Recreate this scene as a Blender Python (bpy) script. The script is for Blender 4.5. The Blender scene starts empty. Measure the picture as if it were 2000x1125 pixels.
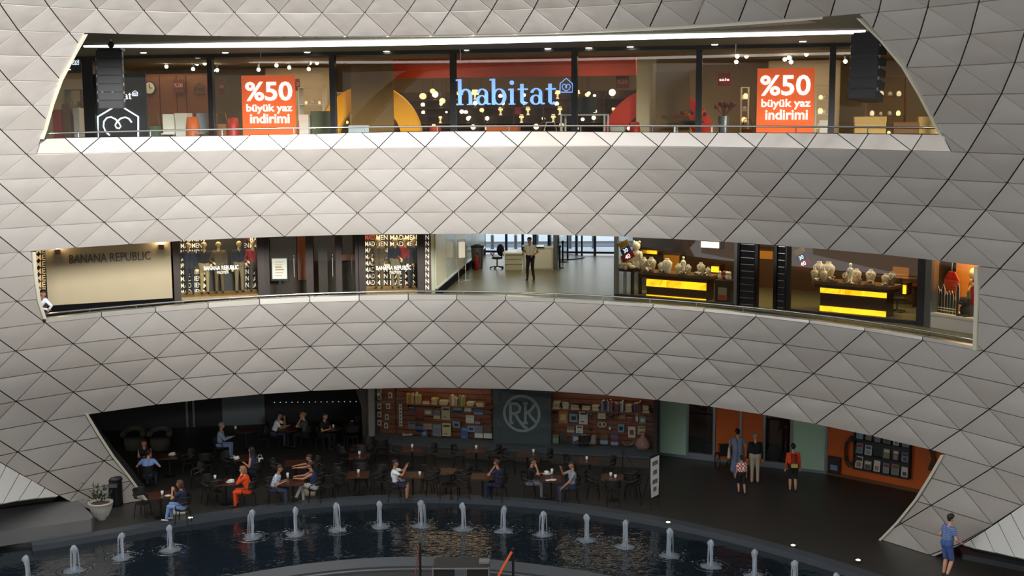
import bpy, bmesh, math, random
import numpy as np
from mathutils import Vector, Matrix
random.seed(7)
SC = bpy.context.scene
COL = SC.collection
V = Vector
pi = math.pi
CAMZ = 12.3                      # eye height above the lowest floor (z = 0)
ZM, ZT = 5.65, 10.9              # middle and top floor levels
F_PX, PITCH, ROLL = 2500.0, 0.131995, -0.0052978
# ------------------------------------------------------------------ camera
FW = V((0, math.cos(PITCH), -math.sin(PITCH))); UP0 = V((0, math.sin(PITCH), math.cos(PITCH))); RT0 = V((1, 0, 0))
RT = RT0 * math.cos(ROLL) + UP0 * math.sin(ROLL); UP = UP0 * math.cos(ROLL) - RT0 * math.sin(ROLL)
cam_d = bpy.data.cameras.new('camera'); cam = bpy.data.objects.new('camera', cam_d); COL.objects.link(cam)
cam_d.sensor_width = 36; cam_d.lens = F_PX / 2000 * 36; cam_d.clip_end = 500
M = Matrix((RT, UP, -FW)).transposed().to_4x4(); M.translation = (0, 0, CAMZ)
cam.matrix_world = M; SC.camera = cam
# ------------------------------------------------------------------ sky, sun, exposure
W = bpy.data.worlds.new('sky'); SC.world = W; W.use_nodes = True
nt = W.node_tree; bgn = nt.nodes['Background']
bgn.inputs['Color'].default_value = (0.93, 0.96, 1.0, 1); bgn.inputs['Strength'].default_value = 0.78
sun_d = bpy.data.lights.new('sun', 'SUN'); sun = bpy.data.objects.new('sun', sun_d); COL.objects.link(sun)
sun_d.energy = 3.7; sun_d.angle = math.radians(13); sun_d.color = (1, 0.99, 0.97)
SUN_TO = V((0.345, -0.92, 0.168)).normalized()
sun.rotation_euler = SUN_TO.to_track_quat('Z', 'Y').to_euler(); sun.location = (40, -30, 45)
SC.view_settings.view_transform = 'Standard'; SC.view_settings.look = 'None'
SC.view_settings.gamma = 1; SC.view_settings.use_curve_mapping = False
SC.view_settings.exposure = 1.36
# ------------------------------------------------------------------ pixel rays -> points on real surfaces
EYE = V((0, 0, CAMZ))
def ray(x, y): return FW + RT * ((x - 1000) / F_PX) - UP * ((y - 562.5) / F_PX)
def on_z(x, y, z):
    d = ray(x, y); return EYE + d * ((z - CAMZ) / d.z)
def on_plane(x, y, p, n):
    d = ray(x, y); return EYE + d * ((p - EYE).dot(n) / d.dot(n))
def at_Y(x, y, Y):
    d = ray(x, y); return EYE + d * (Y / d.y)
DCX, DCY, DEY = -2.9641, 17.4277, 1.30747       # axis of the dome and its stretch in depth
def on_cyl(x, y, r):
    d = ray(x, y); a = d.x ** 2 + (d.y / DEY) ** 2
    b = -2 * (d.x * DCX + d.y * DCY / DEY ** 2); c = DCX ** 2 + (DCY / DEY) ** 2 - r * r
    t = (-b + math.sqrt(b * b - 4 * a * c)) / (2 * a)
    return EYE + d * t
def cyl_pt(az, r, z): return V((DCX + r * math.sin(az), DCY + DEY * r * math.cos(az), z))
def interp(x, tab):
    for (x0, y0), (x1, y1) in zip(tab, tab[1:]):
        if x <= x1 or (x1, y1) == tab[-1]: return y0 + (y1 - y0) * (x - x0) / (x1 - x0)
# ------------------------------------------------------------------ materials
MATS = {}
def mat(name, col, rough=0.6, metal=0.0, emit=0.0, emit_col=None, spec=0.5, noise=0.0, nscale=8.0, bump=0.0, bscale=30.0, alpha=None, coat=0):
    if name in MATS: return MATS[name]
    m = bpy.data.materials.new(name); m.use_nodes = True; n = m.node_tree.nodes; l = m.node_tree.links
    b = n['Principled BSDF']; c = (*col, 1) if len(col) == 3 else col
    b.inputs['Base Color'].default_value = c; b.inputs['Roughness'].default_value = rough
    b.inputs['Metallic'].default_value = metal; b.inputs['Specular IOR Level'].default_value = spec
    if coat: b.inputs['Coat Weight'].default_value = coat
    if emit:
        b.inputs['Emission Color'].default_value = (*(emit_col or col), 1); b.inputs['Emission Strength'].default_value = emit
    if alpha is not None: b.inputs['Alpha'].default_value = alpha
    if noise or bump:
        tc = n.new('ShaderNodeTexCoord'); 
    if noise:
        t = n.new('ShaderNodeTexNoise'); t.inputs['Scale'].default_value = nscale; t.inputs['Detail'].default_value = 4
        l.new(tc.outputs['Object'], t.inputs['Vector'])
        mx = n.new('ShaderNodeMix'); mx.data_type = 'RGBA'
        mx.inputs[6].default_value = tuple(v * (1 - noise) for v in c[:3]) + (1,); mx.inputs[7].default_value = tuple(min(1, v * (1 + noise)) for v in c[:3]) + (1,)
        l.new(t.outputs['Fac'], mx.inputs[0]); l.new(mx.outputs[2], b.inputs['Base Color'])
    if bump:
        t2 = n.new('ShaderNodeTexNoise'); t2.inputs['Scale'].default_value = bscale; t2.inputs['Detail'].default_value = 3
        l.new(tc.outputs['Object'], t2.inputs['Vector'])
        bp = n.new('ShaderNodeBump'); bp.inputs['Strength'].default_value = 1.0; bp.inputs['Distance'].default_value = bump
        l.new(t2.outputs['Fac'], bp.inputs['Height']); l.new(bp.outputs['Normal'], b.inputs['Normal'])
    MATS[name] = m; return m
def glass(name, tint=(0.95, 0.98, 0.97), refl=1.0, rough=0.02, haze=0.0):
    m = bpy.data.materials.new(name); m.use_nodes = True; n = m.node_tree.nodes; l = m.node_tree.links
    for q in list(n):
        if q.type != 'OUTPUT_MATERIAL': n.remove(q)
    out = n['Material Output']; tr = n.new('ShaderNodeBsdfTransparent'); tr.inputs[0].default_value = (*tint, 1)
    gl = n.new('ShaderNodeBsdfGlossy'); gl.inputs['Roughness'].default_value = rough; gl.inputs[0].default_value = (1, 1, 1, 1)
    fr = n.new('ShaderNodeFresnel'); fr.inputs['IOR'].default_value = 1.5
    mu = n.new('ShaderNodeMath'); mu.operation = 'MULTIPLY'; mu.inputs[1].default_value = refl
    l.new(fr.outputs[0], mu.inputs[0]); mx = n.new('ShaderNodeMixShader'); l.new(mu.outputs[0], mx.inputs[0])
    l.new(tr.outputs[0], mx.inputs[1]); l.new(gl.outputs[0], mx.inputs[2]); l.new(mx.outputs[0], out.inputs[0])
    MATS[name] = m; return m
def M_(k): return MATS[k]
def C255(r, g, b):
    f = lambda v: (v / 255 / 12.92) if v / 255 <= 0.04045 else ((v / 255 + 0.055) / 1.055) ** 2.4
    return (f(r), f(g), f(b))
def cmat(rgb, rough=0.7, **k):
    nm = 'paint_%d_%d_%d_%d' % (*rgb, int(rough * 100)) + ''.join(sorted(k))
    return MATS.get(nm) or mat(nm, C255(*rgb), rough, **k)
# ------------------------------------------------------------------ mesh helpers
class MB:
    def __init__(s): s.v = []; s.f = []; s.mi = []; s.m = 0; s.sm = []; s.smooth = False
    def add(s, vs, fs):
        o = len(s.v); s.v += [tuple(p) for p in vs]
        for f in fs: s.f.append([i + o for i in f]); s.mi.append(s.m); s.sm.append(s.smooth)
        return s
    def box(s, x0, x1, y0, y1, z0, z1, T=None):
        vs = [V((x, y, z)) for z in (z0, z1) for y in (y0, y1) for x in (x0, x1)]
        if T is not None: vs = [T @ p for p in vs]
        return s.add(vs, [(0, 2, 3, 1), (4, 5, 7, 6), (0, 1, 5, 4), (2, 6, 7, 3), (0, 4, 6, 2), (1, 3, 7, 5)])
    def bbox(s, x0, x1, y0, y1, z0, z1, b=0.01):      # box with chamfered vertical and top edges
        o = [(x0 + b, y0), (x1 - b, y0), (x1, y0 + b), (x1, y1 - b), (x1 - b, y1), (x0 + b, y1), (x0, y1 - b), (x0, y0 + b)]
        return s.prism(o, z0, z1)
    def prism(s, out, z0, z1, T=None):               # outline in xy, extruded along z
        n = len(out); vs = [V((x, y, z0)) for x, y in out] + [V((x, y, z1)) for x, y in out]
        if T is not None: vs = [T @ p for p in vs]
        return s.add(vs, [list(range(n))[::-1], list(range(n, 2 * n))] + [(i, (i + 1) % n, n + (i + 1) % n, n + i) for i in range(n)])
    def cyl(s, p0, p1, r0, r1=None, n=10, cap=True):
        r1 = r0 if r1 is None else r1; p0 = V(p0); p1 = V(p1); d = (p1 - p0)
        if d.length < 1e-6: return s
        q = d.to_track_quat('Z', 'Y'); a = q @ V((1, 0, 0)); b = q @ V((0, 1, 0))
        vs = [p0 + (a * math.cos(t) + b * math.sin(t)) * r0 for t in [2 * pi * i / n for i in range(n)]] + [p1 + (a * math.cos(t) + b * math.sin(t)) * r1 for t in [2 * pi * i / n for i in range(n)]]
        fs = [(i, (i + 1) % n, n + (i + 1) % n, n + i) for i in range(n)]
        if cap: fs += [list(range(n))[::-1], list(range(n, 2 * n))]
        return s.add(vs, fs)
    def tube(s, pts, r, n=8, closed=False):
        pts = [V(p) for p in pts]; N = len(pts); vs = []; rs = r if isinstance(r, (list, tuple)) else [r] * N
        up = V((0, 0, 1))
        for i, p in enumerate(pts):
            d = (pts[(i + 1) % N] - pts[i - 1]) if closed else (pts[min(i + 1, N - 1)] - pts[max(i - 1, 0)])
            d.normalize(); u = up if abs(d.z) < 0.95 else V((0, 1, 0)); a = d.cross(u).normalized(); b = a.cross(d).normalized()
            vs += [p + (a * math.cos(t) + b * math.sin(t)) * rs[i] for t in [2 * pi * k / n for k in range(n)]]
        fs = []
        for i in range(N if closed else N - 1):
            j = (i + 1) % N
            fs += [(i * n + k, i * n + (k + 1) % n, j * n + (k + 1) % n, j * n + k) for k in range(n)]
        if not closed: fs += [list(range(n))[::-1], list(range((N - 1) * n, N * n))]
        return s.add(vs, fs)
    def lathe(s, prof, n=16, c=(0, 0, 0), sx=1, sy=1):
        c = V(c); vs = []; m = len(prof)
        for r, z in prof: vs += [c + V((r * math.cos(2 * pi * k / n) * sx, r * math.sin(2 * pi * k / n) * sy, z)) for k in range(n)]
        fs = [(i * n + k, i * n + (k + 1) % n, (i + 1) * n + (k + 1) % n, (i + 1) * n + k) for i in range(m - 1) for k in range(n)]
        fs += [list(range(n))[::-1], list(range((m - 1) * n, m * n))]
        return s.add(vs, fs)
    def ball(s, c, r, n=10, m=6, sz=1.0):
        rr = r if isinstance(r, (tuple, list)) else (r, r, r * sz); c = V(c)
        vs = [c + V((0, 0, -rr[2]))]
        for i in range(1, m):
            a = -pi / 2 + pi * i / m
            vs += [c + V((rr[0] * math.cos(a) * math.cos(2 * pi * k / n), rr[1] * math.cos(a) * math.sin(2 * pi * k / n), rr[2] * math.sin(a))) for k in range(n)]
        vs.append(c + V((0, 0, rr[2]))); e = len(vs) - 1
        fs = [(0, 1 + (k + 1) % n, 1 + k) for k in range(n)]
        for i in range(m - 2): fs += [(1 + i * n + k, 1 + i * n + (k + 1) % n, 1 + (i + 1) * n + (k + 1) % n, 1 + (i + 1) * n + k) for k in range(n)]
        fs += [(e, 1 + (m - 2) * n + k, 1 + (m - 2) * n + (k + 1) % n) for k in range(n)]
        return s.add(vs, fs)
    def sheet(s, A, B, thick_dir):                    # strip between two polylines, thickened
        n = len(A); t = [V(thick_dir)] * n if not isinstance(thick_dir, list) else thick_dir
        vs = [V(p) for p in A] + [V(p) for p in B] + [V(p) + d for p, d in zip(A, t)] + [V(p) + d for p, d in zip(B, t)]
        fs = []
        for i in range(n - 1):
            fs += [(i, i + 1, n + i + 1, n + i), (2 * n + i, 3 * n + i, 3 * n + i + 1, 2 * n + i + 1), (i, 2 * n + i, 2 * n + i + 1, i + 1), (n + i, n + i + 1, 3 * n + i + 1, 3 * n + i)]
        fs += [(0, n, 3 * n, 2 * n), (n - 1, 3 * n - 1, 4 * n - 1, 2 * n - 1)]
        return s.add(vs, fs)
    def mesh(s, name, mats):
        me = bpy.data.meshes.new(name); me.from_pydata(s.v, [], s.f)
        ms = mats if isinstance(mats, (list, tuple)) else [mats]
        for m in ms: me.materials.append(MATS[m] if isinstance(m, str) else m)
        me.polygons.foreach_set('material_index', s.mi); me.polygons.foreach_set('use_smooth', s.sm)
        me.update(); return me
    def build(s, name, mats, parent=None, mw=None, **k):
        return link(name, s.mesh(name, mats), parent, mw, **k)
MW = {}
def inv(o): return MW[o.name].inverted()
def link(name, data, parent=None, mw=None, label=None, cat=None, group=None, kind=None):
    o = bpy.data.objects.new(name, data); COL.objects.link(o)
    if parent is not None: o.parent = parent
    if mw is not None: o.matrix_local = mw
    MW[o.name] = mw if mw is not None else Matrix()
    if label: o['label'] = label
    if cat: o['category'] = cat
    if group: o['group'] = group
    if kind: o['kind'] = kind
    return o
def thing(name, label, cat, loc=(0, 0, 0), rz=0.0, group=None, mw=None):
    return link(name, None, None, mw if mw is not None else Matrix.Translation(loc) @ Matrix.Rotation(rz, 4, 'Z'), label, cat, group)
def copy_tree(o, parent=None, mw=None, label=None, group=None):
    c = o.copy(); COL.objects.link(c); c.parent = parent
    if mw is not None: c.matrix_local = mw; MW[c.name] = mw
    if label: c['label'] = label
    if group: c['group'] = group
    for ch in o.children: copy_tree(ch, c)
    return c
def R(x): return Matrix.Rotation(x, 4, 'Z')
def T(*p): return Matrix.Translation(V(p[0]) if len(p) == 1 else V(p))
class Frame:                                          # a vertical plane in the building: u along it, z up, +d away from the viewer
    def __init__(s, A, B, z0=0.0):
        A = V(A); B = V(B); A.z = B.z = 0; s.A = A; s.z0 = z0; s.u = (B - A).normalized(); s.L = (B - A).length
        s.n = V((-s.u.y, s.u.x, 0))
        s.mw = Matrix((s.u, s.n, V((0, 0, 1)))).transposed().to_4x4(); s.mw.translation = A + V((0, 0, z0))
    def uz(s, x, y, d=0.0):
        p = on_plane(x, y, s.A + s.n * d, s.n); q = p - s.A; return q.dot(s.u), p.z - s.z0
    def at(s, u, d=0.0, z=0.0): return s.mw @ T(u, d, z)
    def pt(s, u, d=0.0, z=0.0): return s.mw @ V((u, d, z))
    def rect(s, x0, y0, x1, y1, d=0.0):               # pixel corners -> u0,u1,z0,z1
        a = s.uz(x0, (y0 + y1) / 2, d)[0]; b = s.uz(x1, (y0 + y1) / 2, d)[0]; xm = (x0 + x1) / 2
        return a, b, s.uz(xm, y1, d)[1], s.uz(xm, y0, d)[1]
TXT = {}
def text_mesh(body, name, m, depth=0.0, bold=0.0, align='CENTER', shear=0):
    key = (body, round(depth, 4), round(bold, 4))
    if key in TXT:
        me = TXT[key].copy(); me.name = name; me.materials.clear(); me.materials.append(MATS[m] if isinstance(m, str) else m); return me
    cu = bpy.data.curves.new(name, 'FONT'); cu.body = body; cu.align_x = align; cu.align_y = 'CENTER'; cu.size = 1; cu.extrude = depth; cu.offset = bold; cu.resolution_u = 3
    cu.shear = shear
    ob = bpy.data.objects.new(name, cu); COL.objects.link(ob)
    dg = bpy.context.evaluated_depsgraph_get(); me = bpy.data.meshes.new_from_object(ob.evaluated_get(dg))
    bpy.data.objects.remove(ob); bpy.data.curves.remove(cu)
    TXT[key] = me; return me if m is None else text_mesh(body, name, m, depth, bold)
def text_on(name, body, m, F, u0, u1, z0, z1, d, parent=None, depth=0.01, bold=0.0, keep=False, Finv=None, **k):
    """lettering stretched into the rectangle u0..u1, z0..z1 of frame F, just proud of depth d; local to parent matrix F-frame"""
    me = text_mesh(body, name, m, depth, bold)
    co = np.zeros(len(me.vertices) * 3); me.vertices.foreach_get('co', co); co = co.reshape(-1, 3)
    lo, hi = co.min(0), co.max(0)
    if keep:
        s0 = (z1 - z0) / (hi[1] - lo[1]); sx = sy = s0
    else: sx = (u1 - u0) / (hi[0] - lo[0]); sy = (z1 - z0) / (hi[1] - lo[1])
    w = (hi[0] - lo[0]) * sx; c = ((u0 + u1) / 2 - w / 2) if keep else u0
    x = (co[:, 0] - lo[0]) * sx + c; z = (co[:, 1] - lo[1]) * sy + z0; y = d - depth - co[:, 2]
    out = np.stack([x, y, z], -1); me.vertices.foreach_set('co', out.ravel()); me.update()
    return link(name, me, parent, None if parent is not None else F.mw, **k)
for t_, d_, b_ in (('%50', .01, .02), ('büyük yaz', .01, .02), ('indirimi', .01, .02), ('%20', .01, 0), ('sale', .01, 0), ('BANANA', .02, 0), ('REPUBLIC', .02, 0), ('ME', .005, .006), ('N', .005, .006), ('MADMEN', .005, .006), ('MAD', .005, .006), ('MEN', .005, .006), ('BANANA REPUBLIC', .003, 0), ('MADMEN', .003, 0), ('30', .004, 0), ('40', .004, 0)): text_mesh(t_, 'text', None, d_, b_)
LAT = {
 -3: (-7, '-1182,2574,414 -1125,2671,413 -1062,2761,413 -996,2838,413 -926,2908,413 -850,2970,414 -770,3023,415 -686,3067,416 -599,3102,418 -509,3127,419 -418,3143,421 -325,3149,422 -232,3145,422 -139,3131,423 -47,3107,424 44,3073,424 131,3029,423 216,2976,423 296,2915,422 373,2844,422 444,2766,421 510,2681,420 570,2588,419 623,2490,418 670,2385,417 710,2277,416 741,2163,416 764,2046,416 780,1927,416'),
 -2: (-8, '-1273,2576,368 -1215,2683,367 -1150,2784,367 -1081,2873,367 -1009,2952,367 -930,3023,368 -846,3084,369 -758,3137,370 -667,3180,372 -572,3212,373 -475,3235,375 -376,3247,376 -277,3248,377 -177,3238,378 -78,3218,378 20,3187,379 115,3145,379 207,3094,378 295,3032,378 380,2961,377 459,2882,376 532,2794,375 599,2698,374 660,2596,373 713,2487,372 760,2372,371 797,2253,371 826,2130,371 847,2004,371'),
 -1: (-7, '-1304,2685,319 -1239,2795,318 -1167,2898,318 -1093,2986,318 -1012,3066,318 -926,3136,320 -834,3197,321 -739,3248,323 -640,3288,324 -538,3318,326 -434,3336,327 -328,3343,329 -222,3339,330 -117,3323,330 -12,3296,331 90,3258,331 190,3208,331 286,3148,330 378,3077,330 464,2997,329 546,2908,328 620,2810,327 688,2704,326 749,2592,325 802,2473,324 846,2349,323 882,2220,323 908,2087,323 926,1952,323'),
 0: (-8, '-1391,2674,268 -1326,2794,268 -1254,2907,267 -1176,3008,267 -1094,3097,267 -1006,3177,268 -912,3248,269 -813,3307,270 -710,3356,272 -603,3394,274 -494,3419,275 -384,3433,276 -272,3435,277 -160,3424,278 -49,3402,279 60,3367,279 166,3320,279 270,3262,279 368,3193,278 462,3113,278 550,3023,277 632,2924,276 707,2817,276 774,2702,275 834,2580,274 885,2452,273 927,2318,273 960,2179,273 984,2038,273'),
 1: (-7, '-1413,2783,214 -1340,2906,214 -1260,3019,214 -1177,3118,213 -1087,3208,214 -991,3287,215 -890,3356,216 -784,3414,217 -673,3460,218 -560,3493,220 -444,3514,221 -328,3523,222 -210,3518,223 -93,3501,224 22,3470,224 135,3428,225 245,3372,225 351,3305,224 452,3227,224 547,3138,224 636,3038,223 718,2930,222 793,2813,222 859,2689,221 917,2558,220 966,2421,220 1006,2277,220 1036,2130,220 1056,1980,220'),
 2: (-8, '-1497,2762,158 -1426,2894,158 -1346,3017,158 -1261,3128,158 -1170,3228,158 -1072,3316,158 -969,3395,159 -860,3461,160 -747,3516,161 -630,3558,162 -510,3587,164 -389,3602,165 -266,3604,166 -144,3593,166 -22,3568,167 97,3530,168 214,3478,168 326,3414,168 434,3338,168 537,3250,167 633,3152,167 722,3043,166 803,2925,166 877,2799,165 941,2666,165 998,2526,164 1044,2379,164 1081,2227,164 1107,2071,164'),
 3: (-7, '-1510,2872,100 -1431,3005,100 -1344,3128,99 -1253,3237,99 -1155,3335,99 -1050,3422,100 -940,3498,101 -824,3562,102 -704,3612,103 -581,3649,104 -455,3673,105 -328,3682,106 -200,3678,107 -73,3659,107 52,3626,108 175,3579,108 294,3519,108 409,3446,108 518,3360,108 622,3263,108 718,3155,108 806,3038,108 887,2911,107 959,2776,106 1022,2633,106 1075,2485,105 1119,2328,105 1152,2168,105 1174,2004,105'),
 4: (-8, '-1591,2841,39 -1514,2983,39 -1428,3116,39 -1336,3236,38 -1237,3343,38 -1132,3440,38 -1020,3525,39 -903,3597,40 -781,3657,41 -655,3702,42 -526,3734,43 -394,3751,44 -262,3754,44 -130,3742,45 1,3715,46 130,3674,46 255,3618,47 376,3549,47 493,3467,47 603,3372,47 706,3266,47 802,3149,46 890,3022,46 969,2886,46 1039,2742,45 1099,2591,44 1149,2433,44 1189,2269,44 1218,2100,44'),
 5: (-7, '-1595,2951,-24 -1511,3093,-24 -1418,3225,-24 -1320,3341,-25 -1215,3447,-25 -1102,3541,-24 -984,3623,-24 -860,3691,-23 -732,3746,-22 -600,3786,-22 -465,3812,-21 -329,3822,-20 -192,3817,-19 -56,3797,-18 78,3762,-18 209,3712,-18 337,3648,-17 460,3569,-17 577,3478,-17 687,3374,-17 790,3258,-17 885,3132,-17 971,2996,-18 1048,2852,-18 1116,2699,-19 1173,2540,-20 1220,2373,-20 1255,2200,-20 1280,2025,-20'),
 6: (-8, '-1674,2910,-89 -1592,3061,-89 -1500,3202,-90 -1402,3330,-90 -1297,3444,-90 -1185,3547,-90 -1066,3638,-89 -941,3715,-89 -812,3779,-88 -677,3828,-88 -540,3862,-87 -400,3881,-86 -260,3884,-85 -119,3872,-85 20,3844,-84 157,3800,-84 291,3741,-83 420,3667,-83 543,3580,-83 661,3479,-83 771,3366,-83 873,3241,-83 966,3106,-84 1050,2961,-84 1125,2808,-85 1189,2647,-86 1243,2479,-86 1286,2304,-86 1316,2124,-86'),
 7: (-7, '-1670,3019,-157 -1581,3169,-157 -1482,3309,-157 -1379,3432,-157 -1267,3544,-157 -1149,3643,-157 -1024,3730,-156 -893,3803,-156 -757,3861,-155 -618,3904,-155 -476,3931,-154 -332,3943,-154 -187,3938,-153 -43,3917,-152 99,3881,-152 238,3828,-152 373,3760,-151 503,3677,-151 627,3580,-151 744,3470,-151 853,3348,-151 954,3214,-151 1045,3070,-152 1127,2916,-152 1198,2755,-154 1259,2587,-155 1308,2409,-155 1346,2227,-155 1372,2041,-154'),
 8: (-8, '-1745,2969,-226 -1659,3127,-226 -1562,3276,-226 -1459,3410,-226 -1349,3531,-226 -1231,3639,-226 -1107,3734,-226 -976,3816,-225 -839,3884,-225 -698,3936,-224 -554,3972,-224 -407,3992,-224 -259,3996,-223 -111,3984,-223 35,3954,-222 180,3908,-222 320,3846,-221 456,3769,-221 587,3677,-221 710,3571,-221 826,3451,-221 934,3320,-221 1032,3177,-222 1121,3025,-222 1200,2863,-223 1268,2694,-225 1324,2516,-225 1369,2332,-225 1401,2143,-225'),
 9: (-7, '-1734,3077,-297 -1640,3234,-297 -1537,3380,-297 -1429,3508,-297 -1313,3625,-296 -1189,3730,-296 -1059,3820,-296 -922,3897,-296 -780,3958,-296 -635,4004,-295 -486,4033,-295 -335,4046,-295 -184,4041,-294 -33,4020,-294 116,3982,-294 262,3926,-293 403,3855,-293 540,3769,-293 670,3667,-292 792,3552,-292 907,3423,-293 1012,3283,-293 1108,3132,-294 1194,2971,-295 1269,2801,-296 1333,2624,-298 1384,2438,-298 1424,2248,-297 1450,2053,-297'),
 10: (-8, '-1805,3018,-369 -1716,3183,-369 -1615,3338,-369 -1508,3477,-369 -1393,3603,-369 -1271,3716,-369 -1142,3815,-369 -1005,3901,-368 -864,3971,-368 -717,4026,-368 -567,4064,-368 -414,4086,-368 -260,4090,-368 -106,4077,-367 47,4047,-367 198,4000,-367 344,3935,-366 486,3855,-366 623,3759,-366 752,3648,-366 873,3523,-366 986,3386,-366 1089,3237,-367 1181,3077,-368 1263,2908,-369 1334,2731,-371 1393,2546,-372 1439,2354,-371 1473,2157,-371'),
 11: (-7, '-1787,3124,-443 -1691,3287,-443 -1584,3438,-443 -1472,3572,-443 -1352,3693,-442 -1224,3801,-442 -1089,3895,-442 -947,3974,-442 -801,4038,-442 -650,4086,-442 -496,4117,-442 -340,4131,-442 -183,4127,-442 -26,4105,-442 128,4066,-442 280,4009,-441 428,3935,-441 570,3845,-441 705,3740,-441 833,3620,-441 952,3486,-441 1062,3340,-442 1162,3182,-443 1251,3014,-444 1329,2838,-445 1395,2653,-447 1448,2461,-447 1488,2263,-447 1516,2062,-446'),
 12: (-8, '-1855,3058,-519 -1763,3228,-519 -1659,3388,-519 -1548,3532,-518 -1430,3662,-518 -1304,3778,-518 -1171,3881,-518 -1031,3969,-518 -885,4042,-518 -734,4099,-518 -579,4139,-518 -421,4162,-518 -262,4167,-518 -103,4154,-518 55,4124,-518 211,4075,-518 363,4009,-518 511,3926,-518 652,3826,-517 786,3712,-517 912,3582,-518 1028,3440,-518 1135,3285,-519 1231,3119,-520 1316,2944,-521 1389,2760,-523 1450,2568,-524 1497,2370,-524 1531,2167,-523'),
 13: (-7, '-1831,3162,-596 -1731,3330,-596 -1622,3485,-595 -1507,3622,-595 -1383,3747,-594 -1252,3858,-594 -1114,3955,-594 -969,4037,-594 -818,4103,-594 -663,4153,-594 -505,4185,-595 -344,4199,-595 -183,4196,-595 -22,4174,-595 138,4134,-595 294,4076,-595 446,4000,-595 593,3907,-595 733,3799,-595 865,3675,-595 988,3536,-595 1102,3385,-596 1205,3222,-597 1297,3049,-598 1377,2866,-600 1445,2675,-603 1499,2477,-602 1540,2274,-601 1568,2067,-601'),
 14: (-8, '-1895,3089,-674 -1800,3264,-674 -1694,3428,-673 -1580,3576,-673 -1460,3708,-672 -1331,3827,-672 -1195,3933,-672 -1052,4024,-672 -902,4098,-672 -748,4157,-672 -589,4199,-673 -428,4223,-673 -265,4228,-673 -101,4216,-674 61,4184,-674 221,4135,-674 378,4067,-674 529,3982,-674 674,3880,-674 812,3762,-674 942,3629,-674 1062,3483,-674 1172,3323,-675 1271,3152,-676 1358,2971,-678 1433,2781,-680 1495,2584,-681 1543,2382,-680 1578,2174,-680'),
 15: (-7, '-1865,3192,-753 -1763,3363,-753 -1651,3522,-752 -1534,3662,-751 -1408,3789,-750 -1274,3903,-750 -1133,4002,-750 -985,4086,-750 -832,4153,-751 -674,4204,-751 -512,4237,-752 -348,4253,-752 -183,4249,-753 -18,4227,-753 145,4187,-753 305,4128,-754 461,4051,-754 611,3956,-754 754,3845,-754 890,3718,-754 1016,3576,-754 1133,3421,-755 1238,3253,-756 1332,3075,-757 1414,2887,-759 1484,2691,-762 1539,2489,-761 1581,2282,-760 1609,2071,-759'),
 16: (-8, '-1925,3114,-834 -1828,3292,-833 -1720,3459,-833 -1605,3610,-832 -1482,3744,-831 -1352,3866,-830 -1213,3973,-830 -1067,4065,-830 -915,4142,-830 -758,4202,-831 -597,4244,-832 -433,4269,-832 -267,4275,-833 -100,4262,-833 65,4231,-834 228,4181,-834 388,4112,-834 543,4025,-834 691,3922,-834 832,3801,-834 964,3665,-834 1087,3515,-835 1200,3352,-836 1301,3177,-837 1390,2992,-839 1466,2798,-841 1529,2597,-842 1578,2390,-841 1613,2180,-840'),
 17: (-7, '-1889,3216,-915 -1786,3389,-914 -1672,3551,-914 -1554,3693,-912 -1426,3822,-911 -1290,3937,-911 -1147,4037,-910 -997,4122,-911 -842,4191,-911 -681,4243,-912 -517,4277,-913 -351,4292,-913 -184,4289,-914 -16,4267,-914 149,4226,-915 312,4166,-915 471,4088,-915 624,3992,-915 770,3879,-915 907,3750,-915 1036,3606,-916 1155,3448,-916 1263,3277,-918 1358,3095,-919 1442,2904,-921 1512,2704,-924 1568,2499,-923 1610,2289,-922 1639,2074,-921'),
 18: (-8, '-1946,3134,-997 -1848,3314,-997 -1739,3483,-996 -1621,3636,-995 -1497,3772,-993 -1365,3894,-992 -1224,4003,-992 -1077,4096,-992 -923,4174,-992 -765,4234,-993 -602,4277,-994 -436,4302,-994 -268,4308,-995 -99,4296,-996 68,4264,-996 234,4214,-997 395,4144,-997 552,4057,-997 702,3952,-997 846,3830,-997 980,3692,-997 1105,3540,-998 1219,3374,-999 1321,3197,-1000 1412,3008,-1002 1489,2811,-1004 1553,2607,-1005 1602,2398,-1004 1638,2184,-1003'),
 19: (-7, '-1905,3234,-1080 -1801,3410,-1080 -1686,3573,-1079 -1565,3716,-1077 -1436,3846,-1075 -1299,3962,-1074 -1154,4064,-1074 -1003,4149,-1074 -846,4218,-1075 -685,4270,-1075 -519,4304,-1076 -352,4320,-1077 -183,4317,-1078 -14,4295,-1078 153,4253,-1078 317,4193,-1079 477,4114,-1079 632,4018,-1079 779,3904,-1079 919,3774,-1079 1049,3628,-1079 1169,3468,-1080 1278,3295,-1081 1376,3111,-1083 1460,2917,-1085 1531,2714,-1088 1588,2508,-1087 1631,2295,-1086 1660,2078,-1085'),
 20: (-8, '-1958,3150,-1165 -1859,3332,-1164 -1748,3502,-1164 -1630,3656,-1162 -1504,3793,-1160 -1371,3916,-1158 -1229,4025,-1157 -1080,4119,-1157 -926,4196,-1157 -766,4257,-1158 -602,4300,-1158 -435,4324,-1159 -266,4331,-1160 -97,4318,-1160 71,4286,-1160 237,4235,-1161 400,4166,-1161 558,4078,-1161 709,3972,-1161 853,3850,-1161 989,3711,-1161 1115,3558,-1162 1230,3391,-1163 1334,3212,-1164 1425,3022,-1167 1503,2823,-1170 1568,2617,-1171 1618,2406,-1170 1654,2190,-1168'),
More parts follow.
